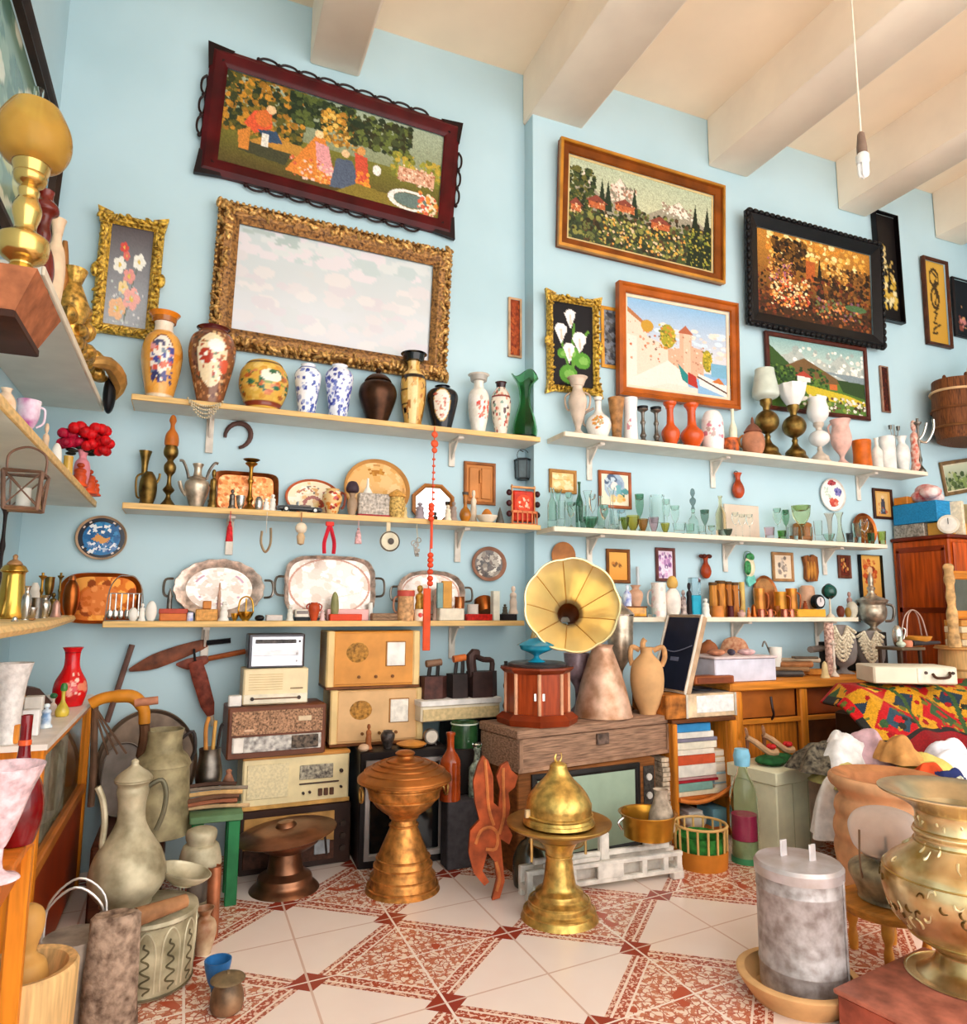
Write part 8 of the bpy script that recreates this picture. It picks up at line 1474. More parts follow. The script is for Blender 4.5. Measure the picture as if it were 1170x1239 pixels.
# kilim rug folded over the heap
c=CV(130,90,'#cc931f')
for k in range(3):
    for j in range(2):
        x,y=.2+.33*k,.3+.42*j;c.poly([(x-.15,y),(x,y-.2),(x+.15,y),(x,y+.2)],'#b8141c');c.poly([(x-.09,y),(x,y-.12),(x+.09,y),(x,y+.12)],['#e0b030','#2f4a58','#3a5a34'][(k+j) % 3]);c.poly([(x-.04,y),(x,y-.05),(x+.04,y),(x,y+.05)],'#b8141c')
for k in range(4):c.poly([(.02+.33*k,.02),(.1+.33*k,.12),(.02+.33*k,.22),(-.06+.33*k,.12)],'#3a5a34');c.poly([(.02+.33*k,.42),(.1+.33*k,.52),(.02+.33*k,.62),(-.06+.33*k,.52)],'#24384a')
c.rect(0,.0,1,.05,'#a8141c');c.rect(0,.88,1,1,'#8f1018');c.rect(0,.84,1,.88,'#2a2420');c.rect(0,.05,.04,.9,'#2a2a28');c.rect(.0,.3,.05,.6,'#c8141c');c.dabs(150,['#a01018','#b8862c','#3a5a34','#6a6a2a','#2a2a22'],0,.05,1,.85,.016);[c.poly([(x_,.05),(x_+.12,.05),(x_+.05,.3),(x_-.05,.34)],'#b0141a') for x_ in (.12,.5,.86)];[c.line([(x_,.06),(x_+.06,.5),(x_-.02,.84)],.012,'#3f5a2f') for x_ in (.3,.64,.97)];c.grain(.2)
H_,W_=90,130;vs=[];fs=[];cols=[]
ka=onY(1032,833,3.2);kb_=onY(1028,862,2.98)
xL,xR=solX(1026,3.0,.85),4.6
for j in range(H_+1):
    v_=j/H_
    for i in range(W_+1):
        u_=i/W_;x=xL+(xR-xL)*u_-.12*v_*(1-u_);y=3.2-.5*v_-.035*v_*math.sin(9*u_);z=.865-.42*max(0,v_-.35)**1.25-.06*math.sin(PI*u_)*v_+.03*v_*math.sin(14*u_+3*v_)+.02*v_*math.sin(23*u_-5*v_)-(.1*max(0,.12-u_)/.12)
        vs.append((x,y,z))
for j in range(H_):
    for i in range(W_):a=j*(W_+1)+i;fs.append((a,a+W_+1,a+W_+2,a+1));cols.append(c.a[j,i])
mb=MB();mb.add(vs,fs,None,cols);o=mb.build('kilim_rug',PAINT,sharp=180);md=o.modifiers.new('thickness','SOLIDIFY');md.thickness=.014;md.offset=-1;tag(o,'folded red, yellow and green patterned rug lying over the clothes','rug')
o=MB().bbox(0,.5,0,.28,0,.7,.02).build('storage_trunk',mat('#3a2418',.5,0,.25,5));o.location=(3.62,2.98,0);tag(o,'brown trunk buried under the clothes and the patterned rug','trunk')
# ---------------------------------------------------------------- right foreground
zr=.13;pA=onZ(1012,1196,zr);pB=onZ(1096,1157,zr);d=(pB-pA);ang=math.degrees(math.atan2(d.y,d.x))
t=thing('red_box','reddish painted wooden box under the large engraved brass vase','box',(pA.x,pA.y,0),ang-90+38)
ang2=ang;t.rotation_euler=(0,0,math.radians(ang2));RB=mat('#b8604a',.5,0,.3,14,.1)
MB().bbox(0,.52,-.42,0,0,zr-.016,.006).build('body',RB,t);MB().bbox(-.008,.528,-.428,.008,zr-.015,zr,.005).build('lid',mat('#c27660',.45,0,.3,14),t)
# vase:the foot stands on the box
pv=onZ(1150,1206,zr);dirv=Vector((pv.x,pv.y,0)).normalized();yv=pv.y+.06;xv=solX(1160,yv,zr+.3);k=mpp(xv,yv,zr+.2)
Zv=lambda py:solZ(py,xv,yv)-zr
t=thing('brass_vase','large engraved brass vase with a flared mouth on the reddish box','vase',(xv,yv,zr+.001));kr=k*.93
pf=[(0,1206),(64,1206),(67,1203),(66,1194),(56,1184),(40,1172),(33,1160),(32,1152),(42,1146),(62,1132),(82,1106),(90,1082),(90,1064),(82,1048),(64,1034),(50,1022),(47,1014),(50,1008),(46,1002),(46,984),(56,974),(72,966),(86,960),(88,957)]
mb=MB();P=smooth([(a*kr,max(0,Zv(b)) if b < 1200 else (0 if b > 1203 else .004)) for a,b in pf],5);mb.lathe(P,96);mb.build('body',mat('#e8d2a4',.26,.75,.4,7,.08,col2='#a8823c'),t,sharp=50)
zs_=[q[1] for q in P];EG=mat('#f2e4ba',.3,.6,.1);DG=mat('#6f5222',.35,.7,.2)
def onv(a,z):r=float(np.interp(z,zs_[12:],[q[0] for q in P][12:]));return (r*1.004*math.cos(a),r*1.004*math.sin(a),z)
R=random.Random(6)
for nm,m_,y0,y1,n,q in (('engraved_leaf',EG,1118,1062,46,.034),('engraved_leaf',EG,1042,1026,19,.026),('engraved_leaf',EG,998,988,20,.014),('engraved_ground',DG,1116,1064,40,.03)):
    mb=MB()
    for i in range(n):
        a,z,w_=2*PI*(i+R.random())/n,Zv(y0)+(Zv(y1)-Zv(y0))*R.random(),R.random()*6.3
        mb.tube(smooth([onv(a+q*3.2*s_*math.cos(w_+s_*2),z+q*s_*math.sin(w_+s_*2)) for s_ in (0,.35,.7,1)],3),[.0012,.003,.0035,.0042,.0042,.004,.003,.002,.002,.0012][:10],5)
    mb.build(nm,m_,t)
for y in (1132,1056,1020,1004):mb=MB();mb.tube([onv(a,Zv(y)) for a in np.linspace(0,2*PI,60,endpoint=False)],.0035,5,closed=True);mb.build('ring',mat('#c9a866',.3,.8,.2),t)
zt=P[-1][1];MB().lathe([(88*kr,zt),(84*kr,zt+.002),(66*kr,zt-.012),(44*kr,zt-.05),(40*kr,zt-.12),(0,zt-.14)],64).build('mouth',mat('#e0c9a0',.28,.8,.2,8),t)
# galvanised can in a clay bowl
pg=onZ(966,1224,0);xg,yg=1.97,2.0;kg=mpp(xg,yg,.2);Zg=lambda py:solZ(py,xg,yg)
xg=solX(968,yg,.3);GV=mat('#bdb7b6',.45,.3,.25,26,.15,col2='#978b86')
t=thing('clay_bowl','wide pale clay pot on the floor holding the galvanised can','pot',(xg-.035,yg-.01,0));rb=64*kg
MB().lathe(prof([(0,0),(.75,0),(.85,.1),(1.02,.6),(1.08,.85),(1.1,.95),(1.06,1)],rb,.08,3,.02),36).build('bowl',mat('#e2b27c',.7,0,.15,8,.1),t)
t=thing('galvanised_can','grey galvanised cylindrical can with a lid, standing in the clay pot','can',(xg,yg,.03));rc=50*kg;h=Zg(1045)-.03
mb=MB();mb.lathe([(0,0),(rc,0),(rc,h*.18),(rc*1.015,h*.19),(rc*1.015,h*.2),(rc,h*.21),(rc,h*.8),(rc*1.015,h*.81),(rc*1.015,h*.82),(rc,h*.83),(rc,h-.02),(0,h-.02)],48);mb.bbox(rc*.42-.004,rc*.42+.004,-rc*.92-.006,-rc*.9,.0,h*.95,.002);mb.build('body',GV,t,sharp=30)
MB().lathe([(rc*1.0,h-.03),(rc*1.03,h-.03),(rc*1.04,h),(rc*.98,h+.012),(rc*.4,h+.02),(0,h+.022)],48).build('lid',mat('#cdc6c8',.35,.5,.2,9,.08,col2='#b5a49a'),t,sharp=30)
mb=MB();mb.bbox(.01,.04,-.045,-.037,h+.012,h+.075,.004);mb.bbox(-.045,-.015,.03,.038,h+.012,h+.075,.004);mb.build('lid_clip',C_('#efe6e6',.35,.4),t)
# clay amphora lying at the back,wooden stand,old lamp
ya=2.42;xa_=solX(1076,ya,.4);ka=mpp(xa_,ya,.45);Za=lambda py:solZ(py,xa_,ya);TC=mat('#ecb486',.7,0,.2,8,.15)
t=thing('clay_jar','large ribbed orange clay jar behind the brass vase','jar',(xa_,ya,0));kk=ka*.95
MB().lathe([(a*kk,Za(b) if b < 1200 else 0) for a,b in smooth([(0,1200),(30,1200),(32,1180),(48,1120),(60,1070),(65,1040),(66,1028),(64,1018),(66,1008),(65,998),(62,990),(64,980),(61,970),(57,965),(60,958),(68,950),(69,942),(65,938)],4)],48).build('body',TC,t)
zt=Za(938);MB().lathe([(65*kk,zt),(60*kk,zt+.001),(46*kk,zt-.02),(38*kk,zt-.1),(0,zt-.12)],40).build('mouth',mat('#c98a5c',.7,0,.2),t)
zw=.2;yw=2.08;xw=solX(1066,yw,zw)+.03;kw=mpp(xw,yw,zw);t=thing('round_table','small round orange wooden table under the old glass lamp','table',(xw,yw,0));rw=.17
MB().lathe([(0,zw-.035),(rw*.96,zw-.035),(rw,zw-.025),(rw,zw-.008),(rw*.96,zw),(0,zw)],40).build('table_top',mat('#d08a3c',.45,0,.25,4,0,'wood'),t)
for q in (.6,2.2,3.8,5.3):MB().lathe([(a*.018,b*(zw-.036)) for a,b in smooth([(0,0),(.8,0),(1,.3),(.7,.5),(1.2,.7),(1,1),(0,1)],3)],12,T(rw*.72*math.cos(q),rw*.72*math.sin(q),0)).build('leg',mat('#d9943c',.45,0,.2),t)
xl=solX(1074,yw+.0,zw+.1);kl=mpp(xl,yw,zw+.1);Zl=lambda py:solZ(py,xl,yw)-zw;t=thing('old_lamp','battered old lamp with a clouded glass globe on the round wooden table','lamp',(xl,yw,zw+.001))
LM_=mat('#b8a888',.5,.4,.45,14,.3);kq=kl*.93
hL=Zl(985)
MB().lathe([(a*kq,b*hL) for a,b in smooth([(0,0),(34,0),(36,.05),(40,.16),(46,.28),(44,.38),(30,.46),(26,.5),(30,.55)],4)],32).build('base',LM_,t);MB().lathe([(a*kq,b*hL) for a,b in smooth([(26,.5),(38,.6),(43,.75),(43,.88),(34,1.0),(18,1.06),(0,1.07)],4)],36).build('glass_globe',mat('#f0eae6',.3,0,.06,20,0,'frost'),t)
MB().lathe([(0,hL*.5),(8*kq,hL*.5),(7*kq,hL*.6),(1.5*kq,hL*.62),(1.5*kq,hL*.74),(0,hL*.74)],12).build('burner',mat('#8a7050',.5,.5),t);mb=MB();[mb.tube(smooth([(s_*44*kq,-.0,hL*.28),(s_*52*kq,-.01,hL*.5),(s_*46*kq,0,hL*.86)],4),.004,6) for s_ in (-1,1)];mb.build('wire_guard',mat('#9a7a60',.5,.4),t)
mb=MB();mb.tube(smooth([(-20*kq,-.1,hL*.16),(-28*kq,-.14,hL*.1),(-36*kq,-.15,hL*.18)],4),.01,8);mb.build('spout',mat('#b8843c',.4,.7),t)
# ---------------------------------------------------------------- left foreground
XV=-.4;yF=solY(108,XV,.6);yN=solY(50,XV,.7);zT=.872;zB=.47
ORZ=mat('#e8902a',.4,0,.2,4,0,'woodz');t=thing('display_cabinet','orange wooden display cabinet with glass panes along the left wall','cabinet',(0,0,0));XL2=XL+.004
yN0=yN-.1
for a,b in ((yF-.045,yF),(yN-.03,yN+.025)):MB().bbox(XV-.05,XV,a,b,.0,zT-.02,.006).build('corner_post',ORZ,t)
MB().bbox(XL2,XV-.045,yF-.03,yF,0,zT-.02,.006).build('end_panel',ORZ,t);MB().bbox(XL2,XV-.045,yN-.03,yN,0,zT-.02,.006).build('end_panel',ORZ,t)
MB().bbox(XV-.04,XV-.002,yN+.02,yF-.045,zB-.04,zB,.005).build('bottom_rail',mat('#c97a34',.4,0,.2,4),t);MB().bbox(XV-.036,XV-.01,yN+.02,yF-.045,.04,zB-.041,.004).build('lower_panel',mat('#a8421c',.4,0,.25,4),t);MB().bbox(XV-.04,XV-.002,yN+.02,yF-.045,zT-.06,zT-.02,.005).build('top_rail',ORZ,t)
MB().box(XV-.024,XV-.018,yN+.02,yF-.045,zB,zT-.06).build('glass_pane',mat('#eef2e6',.02,0,kind='glass'),t);MB().bbox(XL2,XV-.03,yN,yF-.03,zB-.03,zB-.01,.003).build('inner_shelf',PINE,t)
R=random.Random(11)
poly_slab([(XL2,yN-.1),(XV+.02,yN-.1),(XV+.02,yF-.12),(XV+.0,yF+.0),(XV-.08,yF+.06),(XL2,yF+.08)],zT-.018,zT,'white_top',mat('#f1e6dc',.4,0,.08),t)
for i in range(6):# lace or paper stored inside
    o=MB().bbox(-.1,.1,-.05,.05,0,R.uniform(.27,.33),.01).build('linen_pile',mat(['#d9d0b8','#cfc7aa','#e0d8c4'][i % 3],.8,0,.3,20,.3));o.location=(XV-.14,yN+.1+i*.13,zB-.008);tag(o,['pale folded linen behind the cabinet glass, nearest the front','second linen pile behind the cabinet glass','third linen pile behind the cabinet glass','fourth linen pile behind the cabinet glass','fifth linen pile behind the cabinet glass','linen pile behind the cabinet glass, furthest back'][i],'linen','linen piles in the display cabinet')
zt=zT+.001;XI=-.56
def CAB(nm,lb,cat,px,yt,hw,X=XI,**k):return V(nm,lb,cat,px,yt,hw,zt,X=X,**k)
CAB('red_vase','tall bright red glazed vase with a pale flower relief, on the white cabinet top','vase',86,783,21,-.45,p=[(0,0),(.7,0),(.8,.04),(1,.24),(.9,.42),(.6,.58),(.46,.7),(.46,.9),(.62,1)],m=PAINTG,tex=floral('#d8141c',['#e01a20','#c8101a'],20,.06,medal=lambda c:(c.dabs(16,['#f0a898','#f4d0c0','#e87868'],.46,.45,.62,.8,.022),c.dabs(6,['#e88a6a'],.58,.62,.68,.74,.03))))
CAB('crystal_vase','big cut crystal vase with a scalloped rim, at the left edge of the cabinet top','vase',12,802,26,-.5,p=[(0,0),(.6,0),(.6,.04),(.62,.4),(.75,.75),(1,1)],m=mat('#e9e4e0',.08,0,.15,50,.3),hollow=.12)
CAB('blue_figurine','blue and white porcelain figurine on the white cabinet top','figurine',56,851,9,-.44,p='figure',m=mat('#dfe8f4',.25,0,.5,30,col2='#7aa0cc'));CAB('pear_bottle','pear-shaped yellow bottle with a green stopper','bottle',76,836,9,-.43,p=[(0,0),(.8,0),(1,.2),(.7,.4),(.3,.6),(.25,.85),(.3,1)],m=mat('#d9c04a',.12,0,.3),parts=[('stopper',mat('#4f9a4a',.15,0,.3),[(0,1),(.4,1),(.5,1.15),(.3,1.3),(0,1.32)])])
CAB('slim_bottle','slim white bottle with a green ball stopper, left of the pear-shaped bottle','bottle',64,845,5,-.47,p='bottle',m=C_('#ead9cc'),parts=[('ball_stopper',mat('#2f7a4a',.15,0,.3),[(0,1),(.6,1.02),(1,1.15),(.6,1.3),(0,1.32)])])
for px,yt,X,dims,col,lb,nm in [(40,842,-.52,(.06,.05,.06),'#efe8e0','white carton behind the blue figurine on the cabinet top','white_carton'),(36,858,-.46,(.05,.04,.045),'#f4f0ee','small white carton at the front left of the blue figurine','white_carton'),(12,876,-.49,(.05,.05,.03),'#e0923c','orange box at the left edge of the white cabinet top','orange_box')]:
    x,y,z=loc_px(px,None,zt,X=X);o=MB().bbox(-dims[0]/2,dims[0]/2,-dims[1]/2,dims[1]/2,0,max(.03,solZ(yt,x,y)-zt),.004).build(nm,C_(col));o.location=(x,y,zt);tag(o,lb,'box')
y=3.42;t=thing('mantel_clock','dark arched wooden mantel clock behind the red vase','clock',(-.63,y,zt),20);MB().prism([(-.13,0),(-.13,.03),(-.08,.09),(-.0,.11),(.08,.09),(.13,.03),(.13,0)],-.05,.05).build('case',mat('#4a2818',.4,0,.35,5),t);MB().lathe([(0,0),(.035,0),(.035,.004),(0,.005)],24,T(0,-.05,.055) @ RX(90)).build('clock_face',C_('#a8763c',.3,.4),t);MB().bbox(-.13,.13,-.056,-.05,.0,.015,.002).build('base_moulding',BLACK,t)
# low stool with red decanter and pink bowl,nearest the camera
t=thing('small_table','orange wooden table at the left edge carrying the red decanter','table',(0,0,0));zs=.72
yS=1.95;xs0,xs1=-.78,-.335
MB().bbox(xs0,xs1,yS-.35,yS+.3,zs-.03,zs,.008).build('table_top',mat('#e0802a',.4,0,.2,4,0,'wood'),t);MB().bbox(xs0+.02,xs1-.02,yS-.33,yS+.28,zs-.1,zs-.031,.006).build('apron',mat('#d0701f',.4,0,.25,4),t)
for a in (xs0,xs1-.045):
    for b in (yS-.34,yS+.245):MB().bbox(a,a+.045,b,b+.045,0,zs-.031,.006).build('leg',ORZ,t)
zq=zs+.001;x,y=-.41,2.12;x=solX(24,y,zq+.1);hh=solZ(865,x,y)-zq;k=mpp(x,y,zq+.1)
t=thing('red_decanter','dark red glass decanter with a tall thin neck','decanter',(x,y,zq));r=26*k
MB().lathe(prof([(0,0),(.6,0),(.75,.03),(1,.22),(.9,.42),(.55,.56),(.3,.66),(.24,.8),(.25,1)],r,hh,4,.004),32).build('body',mat('#7d0a14',.06,0,.3),t);MB().lathe([(r*.24,hh*.76),(r*.28,hh*.765),(r*.28,hh*.8),(r*.24,hh*.805)],24).build('orange_band',C_('#e0602c',.2),t)
x,y=-.35,1.86;x=solX(2,y,zq+.1);hh=solZ(930,x,y)-zq;k=mpp(x,y,zq+.2);r=40*k
t=thing('glass_compote','pink-white cut glass footed bowl at the left edge, in front of the red decanter','footed bowl',(x,y,zq));PG=mat('#eecdd2',.12,0,.3,40,.4)
MB().lathe(prof([(0,0),(.55,0),(.5,.04),(.12,.1),(.1,.3)],r,hh,3),28).build('stem',PG,t);MB().lathe([(a*r,b*hh) for a,b in smooth([(0,.28),(.14,.3),(.4,.5),(.7,.78),(1,1),(.97,1.01),(.66,.8),(.3,.56),(0,.5)],3)],40).build('bowl',PG,t)
# wooden mortar with pestle
xm,ym=-.36,2.36;xm=solX(26,ym,.25);km=mpp(xm,ym,.25);zm=solZ(1168,xm,ym);rm=rad(80,xm,ym,.25);MO=mat('#e3bb82',.6,0,.2,5,.1,'woodz')
t=thing('wooden_mortar','wide pale wooden mortar at the bottom left corner','mortar',(xm,ym,0));MB().lathe([(0,0),(rm*.9,0),(rm*.92,.02),(rm*.98,zm*.6),(rm*1.0,zm-.01),(rm*.95,zm),(rm*.8,zm-.004),(rm*.66,zm-.07),(0,zm-.1)],40).build('body',MO,t)
xp=solX(36,ym,zm);hp=solZ(1115,xp,ym)-zm+.07;t=thing('pestle','wooden pestle with an egg-shaped head standing in the mortar','pestle',(xm,ym,zm-.097));MB().lathe([(a,b) for a,b in smooth([(0,0),(.055,.0),(.06,.05),(.05,.1),(.03,.12),(.026,.14),(.04,.19),(.036,.23),(.015,.25),(0,.252)],4)],24).build('body',mat('#dba860',.5,0,.2,5),t)
# enamel bucket with wire bail
xb,yb=-.27,2.68;xb=solX(88,yb,.25);kb=mpp(xb,yb,.25);zb0=0;zb=solZ(1132,xb,yb);rb=.085
t=thing('tin_bucket','small grey tin pail with a looping wire handle, behind the mortar','bucket',(xb,yb,0));MB().lathe(prof([(0,0),(.8,0),(1,1)],rb,zb,1,.005),28).build('body',mat('#b8ada0',.45,.4,.3,14),t);hB=solZ(1068,xb,yb)
for dy in (-.02,.02):MB().tube(smooth([(-rb,dy,zb-.01),(-rb*.9,dy*2,zb+(hB-zb)*.6),(0,dy*2,hB),(rb*.9,dy*2,zb+(hB-zb)*.6),(rb,dy,zb-.01)],5),.004,6).build('wire_bail',C_('#cfc9c4',.3,.7),t)
# engraved pot,stone block,ewer and cans
xk,yk=-.05,2.9;xk=solX(180,yk,.2);kk=mpp(xk,yk,.2);zk=solZ(1098,xk,yk);rk=rad(66,xk,yk,.2)
SAGE=mat('#a89c78',.6,.15,.35,12,.3,col2='#6f6448');SAGE2=mat('#c9bfa4',.5,.25,.3,10,.2,col2='#8f8568')
t=thing('engraved_pot','large engraved greenish-grey metal pot under the ewer','pot',(xk,yk,0));P=smooth([(0,0),(rk*.86,0),(rk*.96,.04),(rk,zk*.5),(rk*1.0,zk*.8),(rk*.99,zk-.02)],6);MB().lathe(P,64).build('body',mat('#b8ae90',.5,.25,.35,12,.2,col2='#8a8062'),t);zs_=[q[1] for q in P]
def onp(a,z,g=1.002):r=float(np.interp(z,zs_[8:],[q[0] for q in P][8:]))*g;return (r*math.cos(a),r*math.sin(a),z)
DK=mat('#6a6044',.6,.2,.3);LT=mat('#d3c9aa',.45,.3,.2)
for i in range(12):
    a=i*PI/6
    MB().tube(smooth([onp(a+q*.2,zk*w_) for q,w_ in ((-1,.12),(-1,.6),(-.7,.8),(0,.9),(.7,.8),(1,.6),(1,.12))],4),.0035,5).build('arch',LT,t)
    mb=MB();pts=[onp(a,zk*.12)]
    for k in range(14):pts.append(onp(a+.13*math.sin(k*1.9)*(1-k/22),zk*(.14+.048*k)))
    mb.tube(smooth(pts,4),.0035,5);mb.build('vine',DK,t)
for z in (.06,.94):MB().tube([onp(q,zk*z) for q in np.linspace(0,2*PI,60,endpoint=False)],.004,5,closed=True).build('ring',DK,t)
MB().lathe([(rk*.99,zk-.02),(rk*1.04,zk-.012),(rk*1.02,zk),(rk*.7,zk+.012),(rk*.5,zk+.016),(0,zk+.016)],48).build('lid',SAGE2,t);ze=zk+.018
xe=solX(158,yk,ze);V('ewer','big dull metal ewer with a long spout and curved handle, on the engraved pot','ewer',157,942,51,ze,yk+.02,p=[(0,0),(.62,0),(.68,.03),(.95,.14),(1,.24),(.86,.4),(.56,.54),(.38,.66),(.36,.8),(.42,.9),(.4,.95),(.5,.985),(.46,1)],m=mat('#c4ba9e',.5,.25,.35,10,.25,col2='#857a5c'),
  parts=[('lid',SAGE2,[(0,.99),(.48,.99),(.42,1.04),(.2,1.09),(.1,1.12),(.1,1.15),(0,1.17)])],tubes=[('spout',SAGE2,[(-.62,.38),(-.68,.5),(-.66,.66),(-.74,.84),(-.9,.96)],.085),('handle',mat('#6f6a54',.5,.3,.3),[(.4,.93),(.72,.97),(.86,.86),(.82,.7),(.66,.56)],.07)])
xs,ys=-.17,2.6;xs=solX(134,ys,.15);ks=mpp(xs,ys,.15);zs2=solZ(1105,xs,ys);o=MB().lathe([(0,0),(.072,0),(.08,.02),(.075,zs2*.5),(.07,zs2-.01),(.06,zs2),(0,zs2-.004)],18,None,.6,wob=lambda a,z:1+.06*math.sin(5*a+z*20)).build('stone_mortar',mat('#a8917e',.85,0,.45,34,.8,col2='#6a5648'));o.location=(xs,ys,0);tag(o,'rough brown-grey stone block in front of the engraved pot','stone block')
# bowls stacked at the right of the pot lid
for px,yt,hw,Y,lb,i in [(226,1076,27,2.98,'pale metal bowl tipped on the right of the engraved pot',0)]:
    x=solX(px,Y-.0,ze+.02);o=MB().lathe(prof('bowl',.095,.05,3,.004),28).build('metal_bowl',SAGE2);o.location=(xk+rk*.62,yk+.05,ze+.03);o.rotation_euler=(0,math.radians(16),0);tag(o,lb,'bowl')
o=MB().tube([(-.13,0,.02),(.04,0,.022)],[.03,.022],12).build('wooden_roller',mat('#b5845c',.6,0,.3));o.location=(xk+.08,yk-.12,ze+.003);o.rotation_euler=(0,0,.5);tag(o,'short worn wooden roller lying on the lid of the engraved pot','roller')
# crate with milk can and copper tray behind
yc=3.62;xc=-.02;zc=.3;o=MB().bbox(-.3,-.02,-.16,.36,0,zc,.01).build('wooden_crate',DWOOD);o.location=(xc,yc+.02,0);tag(o,'dark crate behind the ewer, under the big metal can','crate');zc +=.001
V('milk_can','big grey-beige metal can with an open shoulder, behind the ewer','can',196,882,40,zc,yc-.03,p=[(0,0),(1,0),(1.02,.05),(.95,.2),(.86,.62),(.92,.66),(.78,.74),(.6,.8),(.58,.92),(.64,1)],m=SAGE,tubes=[('handle',IRON,[(.55,.9),(.9,.96),(1.0,.8),(.86,.66)],.06)])
V('pewter_jar','small pewter jar holding wooden-handled tools, right of the round tray','jar',253,905,17,.45,3.72,p=[(0,0),(.7,0),(.95,.15),(1,.4),(.8,.8),(.84,1)],m=PEWTER,tubes=[('tool',mat('#c98a44',.5),[(-.3,.9),(-.4,1.5),(-.2,1.8)],.16),('tool',mat('#d9a85c',.5),[(.2,.9),(.25,1.4),(.3,1.7)],.14),('tool',IRON,[(.5,.9),(.7,1.5),(.9,1.6)],.12)])
TRAY('round_tray','large dark round metal tray leaning on the wall behind the ewer','tray',178,926,62,68,D,mat('#8f7a68',.45,.4,.35,8,.1),None,None,.03,.08,tilt=6)
TRAY('grey_plaque','grey stone-like disc leaning in front of the round tray','disc',150,912,26,44,D-.17,mat('#9a9088',.7,.1,.2,14),None,.302,.02,.06,tilt=6,sup=2.6)
p=onX(124,840,-.3);p=onY(124,843,3.55);t=thing('wooden_clamp','orange wooden saddle-like yoke, right of the red vase','yoke',p)
k=mpp(*p);YO=mat('#d08a2c',.45,0,.25,8);MB().tube(smooth([(-12*k,0,-8*k),(0,0,-2*k),(16*k,0,0),(34*k,0,-2*k),(46*k,0,-16*k),(48*k,0,-34*k)],4),[7*k]*8+[8*k]*8+[7*k]*5,10).build('frame',YO,t);MB().tube([(36*k,-.02,-8*k),(62*k,-.02,-6*k)],5*k,10).build('peg',mat('#c98a6c',.5),t);MB().tube(smooth([(48*k,0,-34*k),(49*k,.02,-50*k),(46*k,.06,-76*k)],4),6*k,8).build('leg',mat('#6a4a34',.6),t);mb=MB();[mb.tube(smooth([(-10*k,.01*q,-8*k),(-2*k+q*4*k,.02,-34*k),(10*k+q*10*k,.03,-70*k)],4),.005,5) for q in range(3)];mb.tube([(-8*k,.02,-8*k),(-5*k,.05,-90*k),(-5*k,.05,-130*k)],4*k,8);mb.build('leather_strap',mat('#6a4f3c',.6),t)
# wall swords and sticks
def blade(nm,lb,pts,Y,m,hm,w):
    P=[onY(x,y,Y) for x,y in pts];c_=sum(P,Vector())/len(P);t=thing(nm,lb,'blade',c_);k=mpp(*c_)
    Q=smooth([tuple(p-c_) for p in P[:-1]],4);n=len(Q);mb=MB();mb.tube(Q,[max(.004,w*k*math.sin(PI*(.08+.84*i/(n-1)))**.5*(.35+.65*min(1,i/(n*.35)))) for i in range(n)],8);
    mb.v=[(x,(y-Q[0][1])*.18+Q[0][1],z) for x,y,z in mb.v];mb.build('blade',m,t);MB().tube([tuple(P[-2]-c_),tuple(P[-1]-c_)],3.2*k,8).build('handle',hm,t);return t
blade('machete','large rusty curved machete hung on the wall below the lowest shelf',[(156,811),(180,803),(215,790),(250,778),(279,775)],D-.02,mat('#8a4f34',.6,.3,.4,14),BLACK,9)
blade('dagger','rusty curved dagger hung crosswise beneath the machete',[(213,804),(232,803),(252,797),(297,788)],D-.05,mat('#8f4630',.6,.2,.4,14),mat('#a85a2c',.5,0,.3),7)
P0,P1=onY(236,800,D-.075),onY(255,866,D-.075);t=thing('leather_sheath','red-brown leather sheath hanging from the crossed blades','sheath',P0);mb=MB();d=P1-P0;k=mpp(*P0);mb.tube([(0,0,0),tuple(d*.3),tuple(d*.8),tuple(d)],[8*k,9*k,8*k,4*k],8);mb.v=[(x,y*.25,z) for x,y,z in mb.v];mb.build('leather',mat('#8a4434',.65,0,.3,30),t);MB().tube([tuple(d),tuple(d*1.18)],3*k,8).build('pale_tip',C_('#d9c9b4'),t);MB().tube([(0,-.0,.0),(-2*k,.03,14*k)],1.5*k,5).build('cord',BLACK,t)
P0,P1=onY(160,780,D-.03),onY(141,838,D-.04);o=MB().tube([tuple(P0),tuple(P1),tuple(P1+(P1-P0)*.6)],.014,8).build('wooden_stick',mat('#7a5a50',.6,0,.2));tag(o,'grey-brown stick leaning on the wall left of the machete','stick')
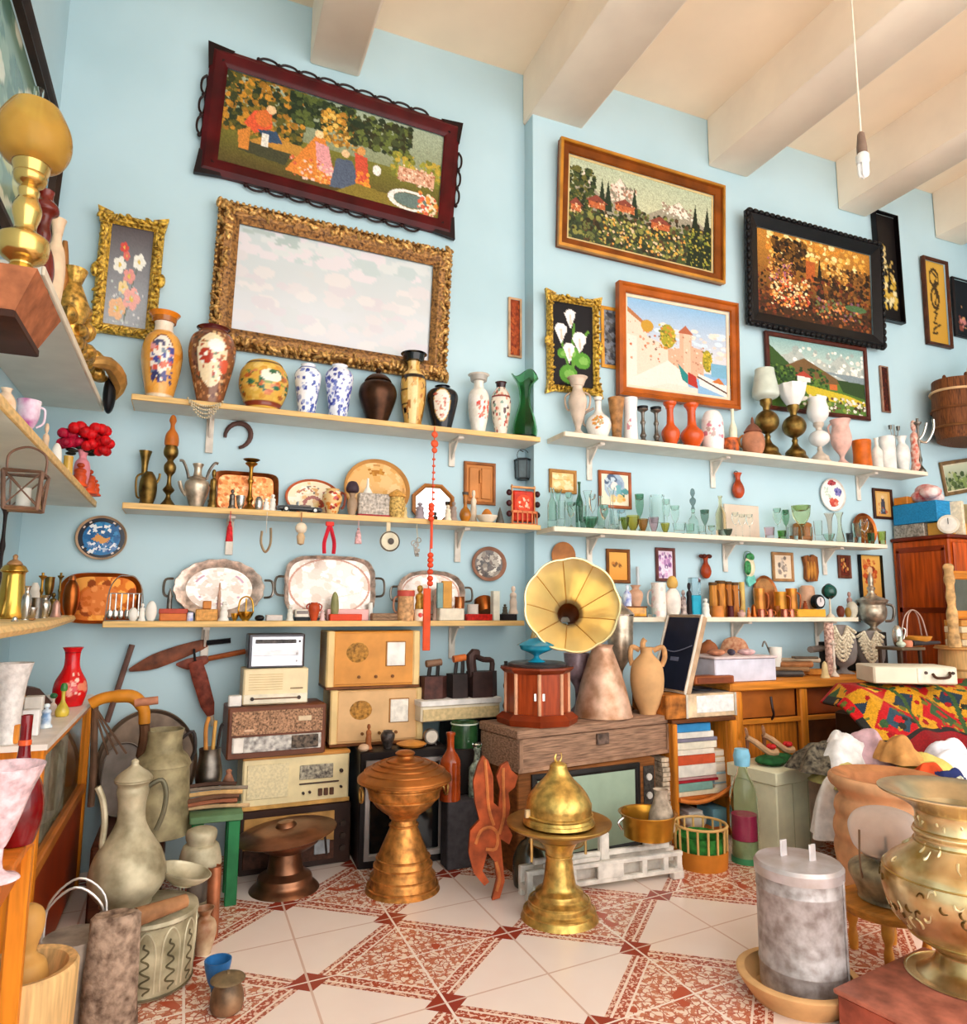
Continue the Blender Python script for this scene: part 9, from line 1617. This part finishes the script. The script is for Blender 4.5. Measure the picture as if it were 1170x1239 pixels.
# green stool with sticks,lantern,shell case,jars
xg,yg=.05,3.46;xg0,xg1=solX(236,yg,.42),solX(292,yg,.42);zg=solZ(984,xg1,yg);t=thing('green_stool','small green painted stool heaped with sticks','stool',(0,0,0));GP=mat('#2f7a4c',.5,0,.2,8)
MB().bbox(xg0-.02,xg1+.01,yg,yg+.22,zg-.03,zg,.005).build('stool_top',mat('#6a8a64',.5,0,.25,8),t)
for a in (xg0-.01,xg1-.05):
    for b in (yg+.01,yg+.17):MB().bbox(a,a+.05,b,b+.04,0,zg-.031,.004).build('leg',GP,t)
R=random.Random(8)
for i,lb in enumerate(['pale crooked stick lowest on the green stool','reddish stick lying across the green stool','thick brown stick at the back of the green stool','yellowish stick on top of the heap on the green stool','long grey stick sticking out left of the green stool','short dark stick at the front of the green stool']):
    z=zg+.012+.017*i;a=R.uniform(-.5,.6);cxs=(xg0+xg1)/2-.02;cys=yg+.09+.012*i;L_=R.uniform(.1,.16)
    o=MB().tube(smooth([(-L_,-L_*.3*a,0),(0,.01,.004),(L_,L_*.3*a,.0)],3),R.uniform(.008,.013),7).build('stick',mat(['#c9a880','#a8684c','#7a5640','#d9b078','#8f8070','#5a4034'][i],.7,0,.3));o.location=(cxs,cys,z);tag(o,lb,'stick','sticks on the green stool')
V('little_bell_jar','reddish-brown wooden stacked bell-shaped pot behind the sticks','pot',276,930,11,zg+.001,yg+.2,p=[(0,0),(1,0),(1,.2),(.8,.4),(.85,.5),(.5,.75),(.3,.85),(.35,.95),(0,1)],m=mat('#a8765c',.5,0,.3,14))
V('kerosene_lantern','whitish metal lantern with a ventilated cap, left of the green stool leg','lantern',241,1000,14,0,3.28,p=None,m=None,parts=[('cap',SAGE2,[(0,.62),(1.9,.62),(2.0,.7),(1.7,.82),(1.3,.84),(1.5,.9),(1.4,.97),(.5,1),(0,1)]),('lamp_glass',mat('#8a7f74',.1,0,.2),[(.8,.28),(1.05,.42),(.9,.62)]),('base',SAGE2,[(0,0),(1.5,0),(1.5,.16),(1.1,.22),(.8,.28),(0,.28)])],tubes=[('wire',SAGE2,[(1.5,.18),(1.7,.4),(1.6,.66)],.1),('wire',SAGE2,[(-1.5,.18),(-1.7,.4),(-1.6,.66)],.1)])
V('copper_tube','copper-coloured tube standing in front of the green stool leg','tube',258,1051,9,0,3.2,p='cylinder',m=mat('#c9825c',.35,.6,.3))
V('rusty_jug','worn cream and rust jug right of the engraved pot','jug',247,1098,17,0,3.06,p='vase',m=mat('#cdb898',.5,.1,.5,10,.2,col2='#94603c'))
V('small_kettle','small rusty-lidded metal jar at the bottom, right of the engraved pot','jar',275,1176,24,0,2.62,p=[(0,0),(.8,0),(1,.2),(.95,.5),(.7,.72),(.66,.78)],m=mat('#9a7a5c',.45,.5,.5,12,.3),parts=[('lid',mat('#8a7658',.5,.4,.4,20),[(0,.8),(.95,.8),(1,.86),(.5,.95),(.12,.98),(.1,1.05),(0,1.06)])])
o=MB().lathe(prof('bowl',.045,.1,3,.004),20).build('blue_mug',mat('#3a7ab5',.3,0,.2));o.location=(solX(264,2.76,.1),2.76,0);tag(o,'blue enamel bowl behind the small metal jar','bowl')
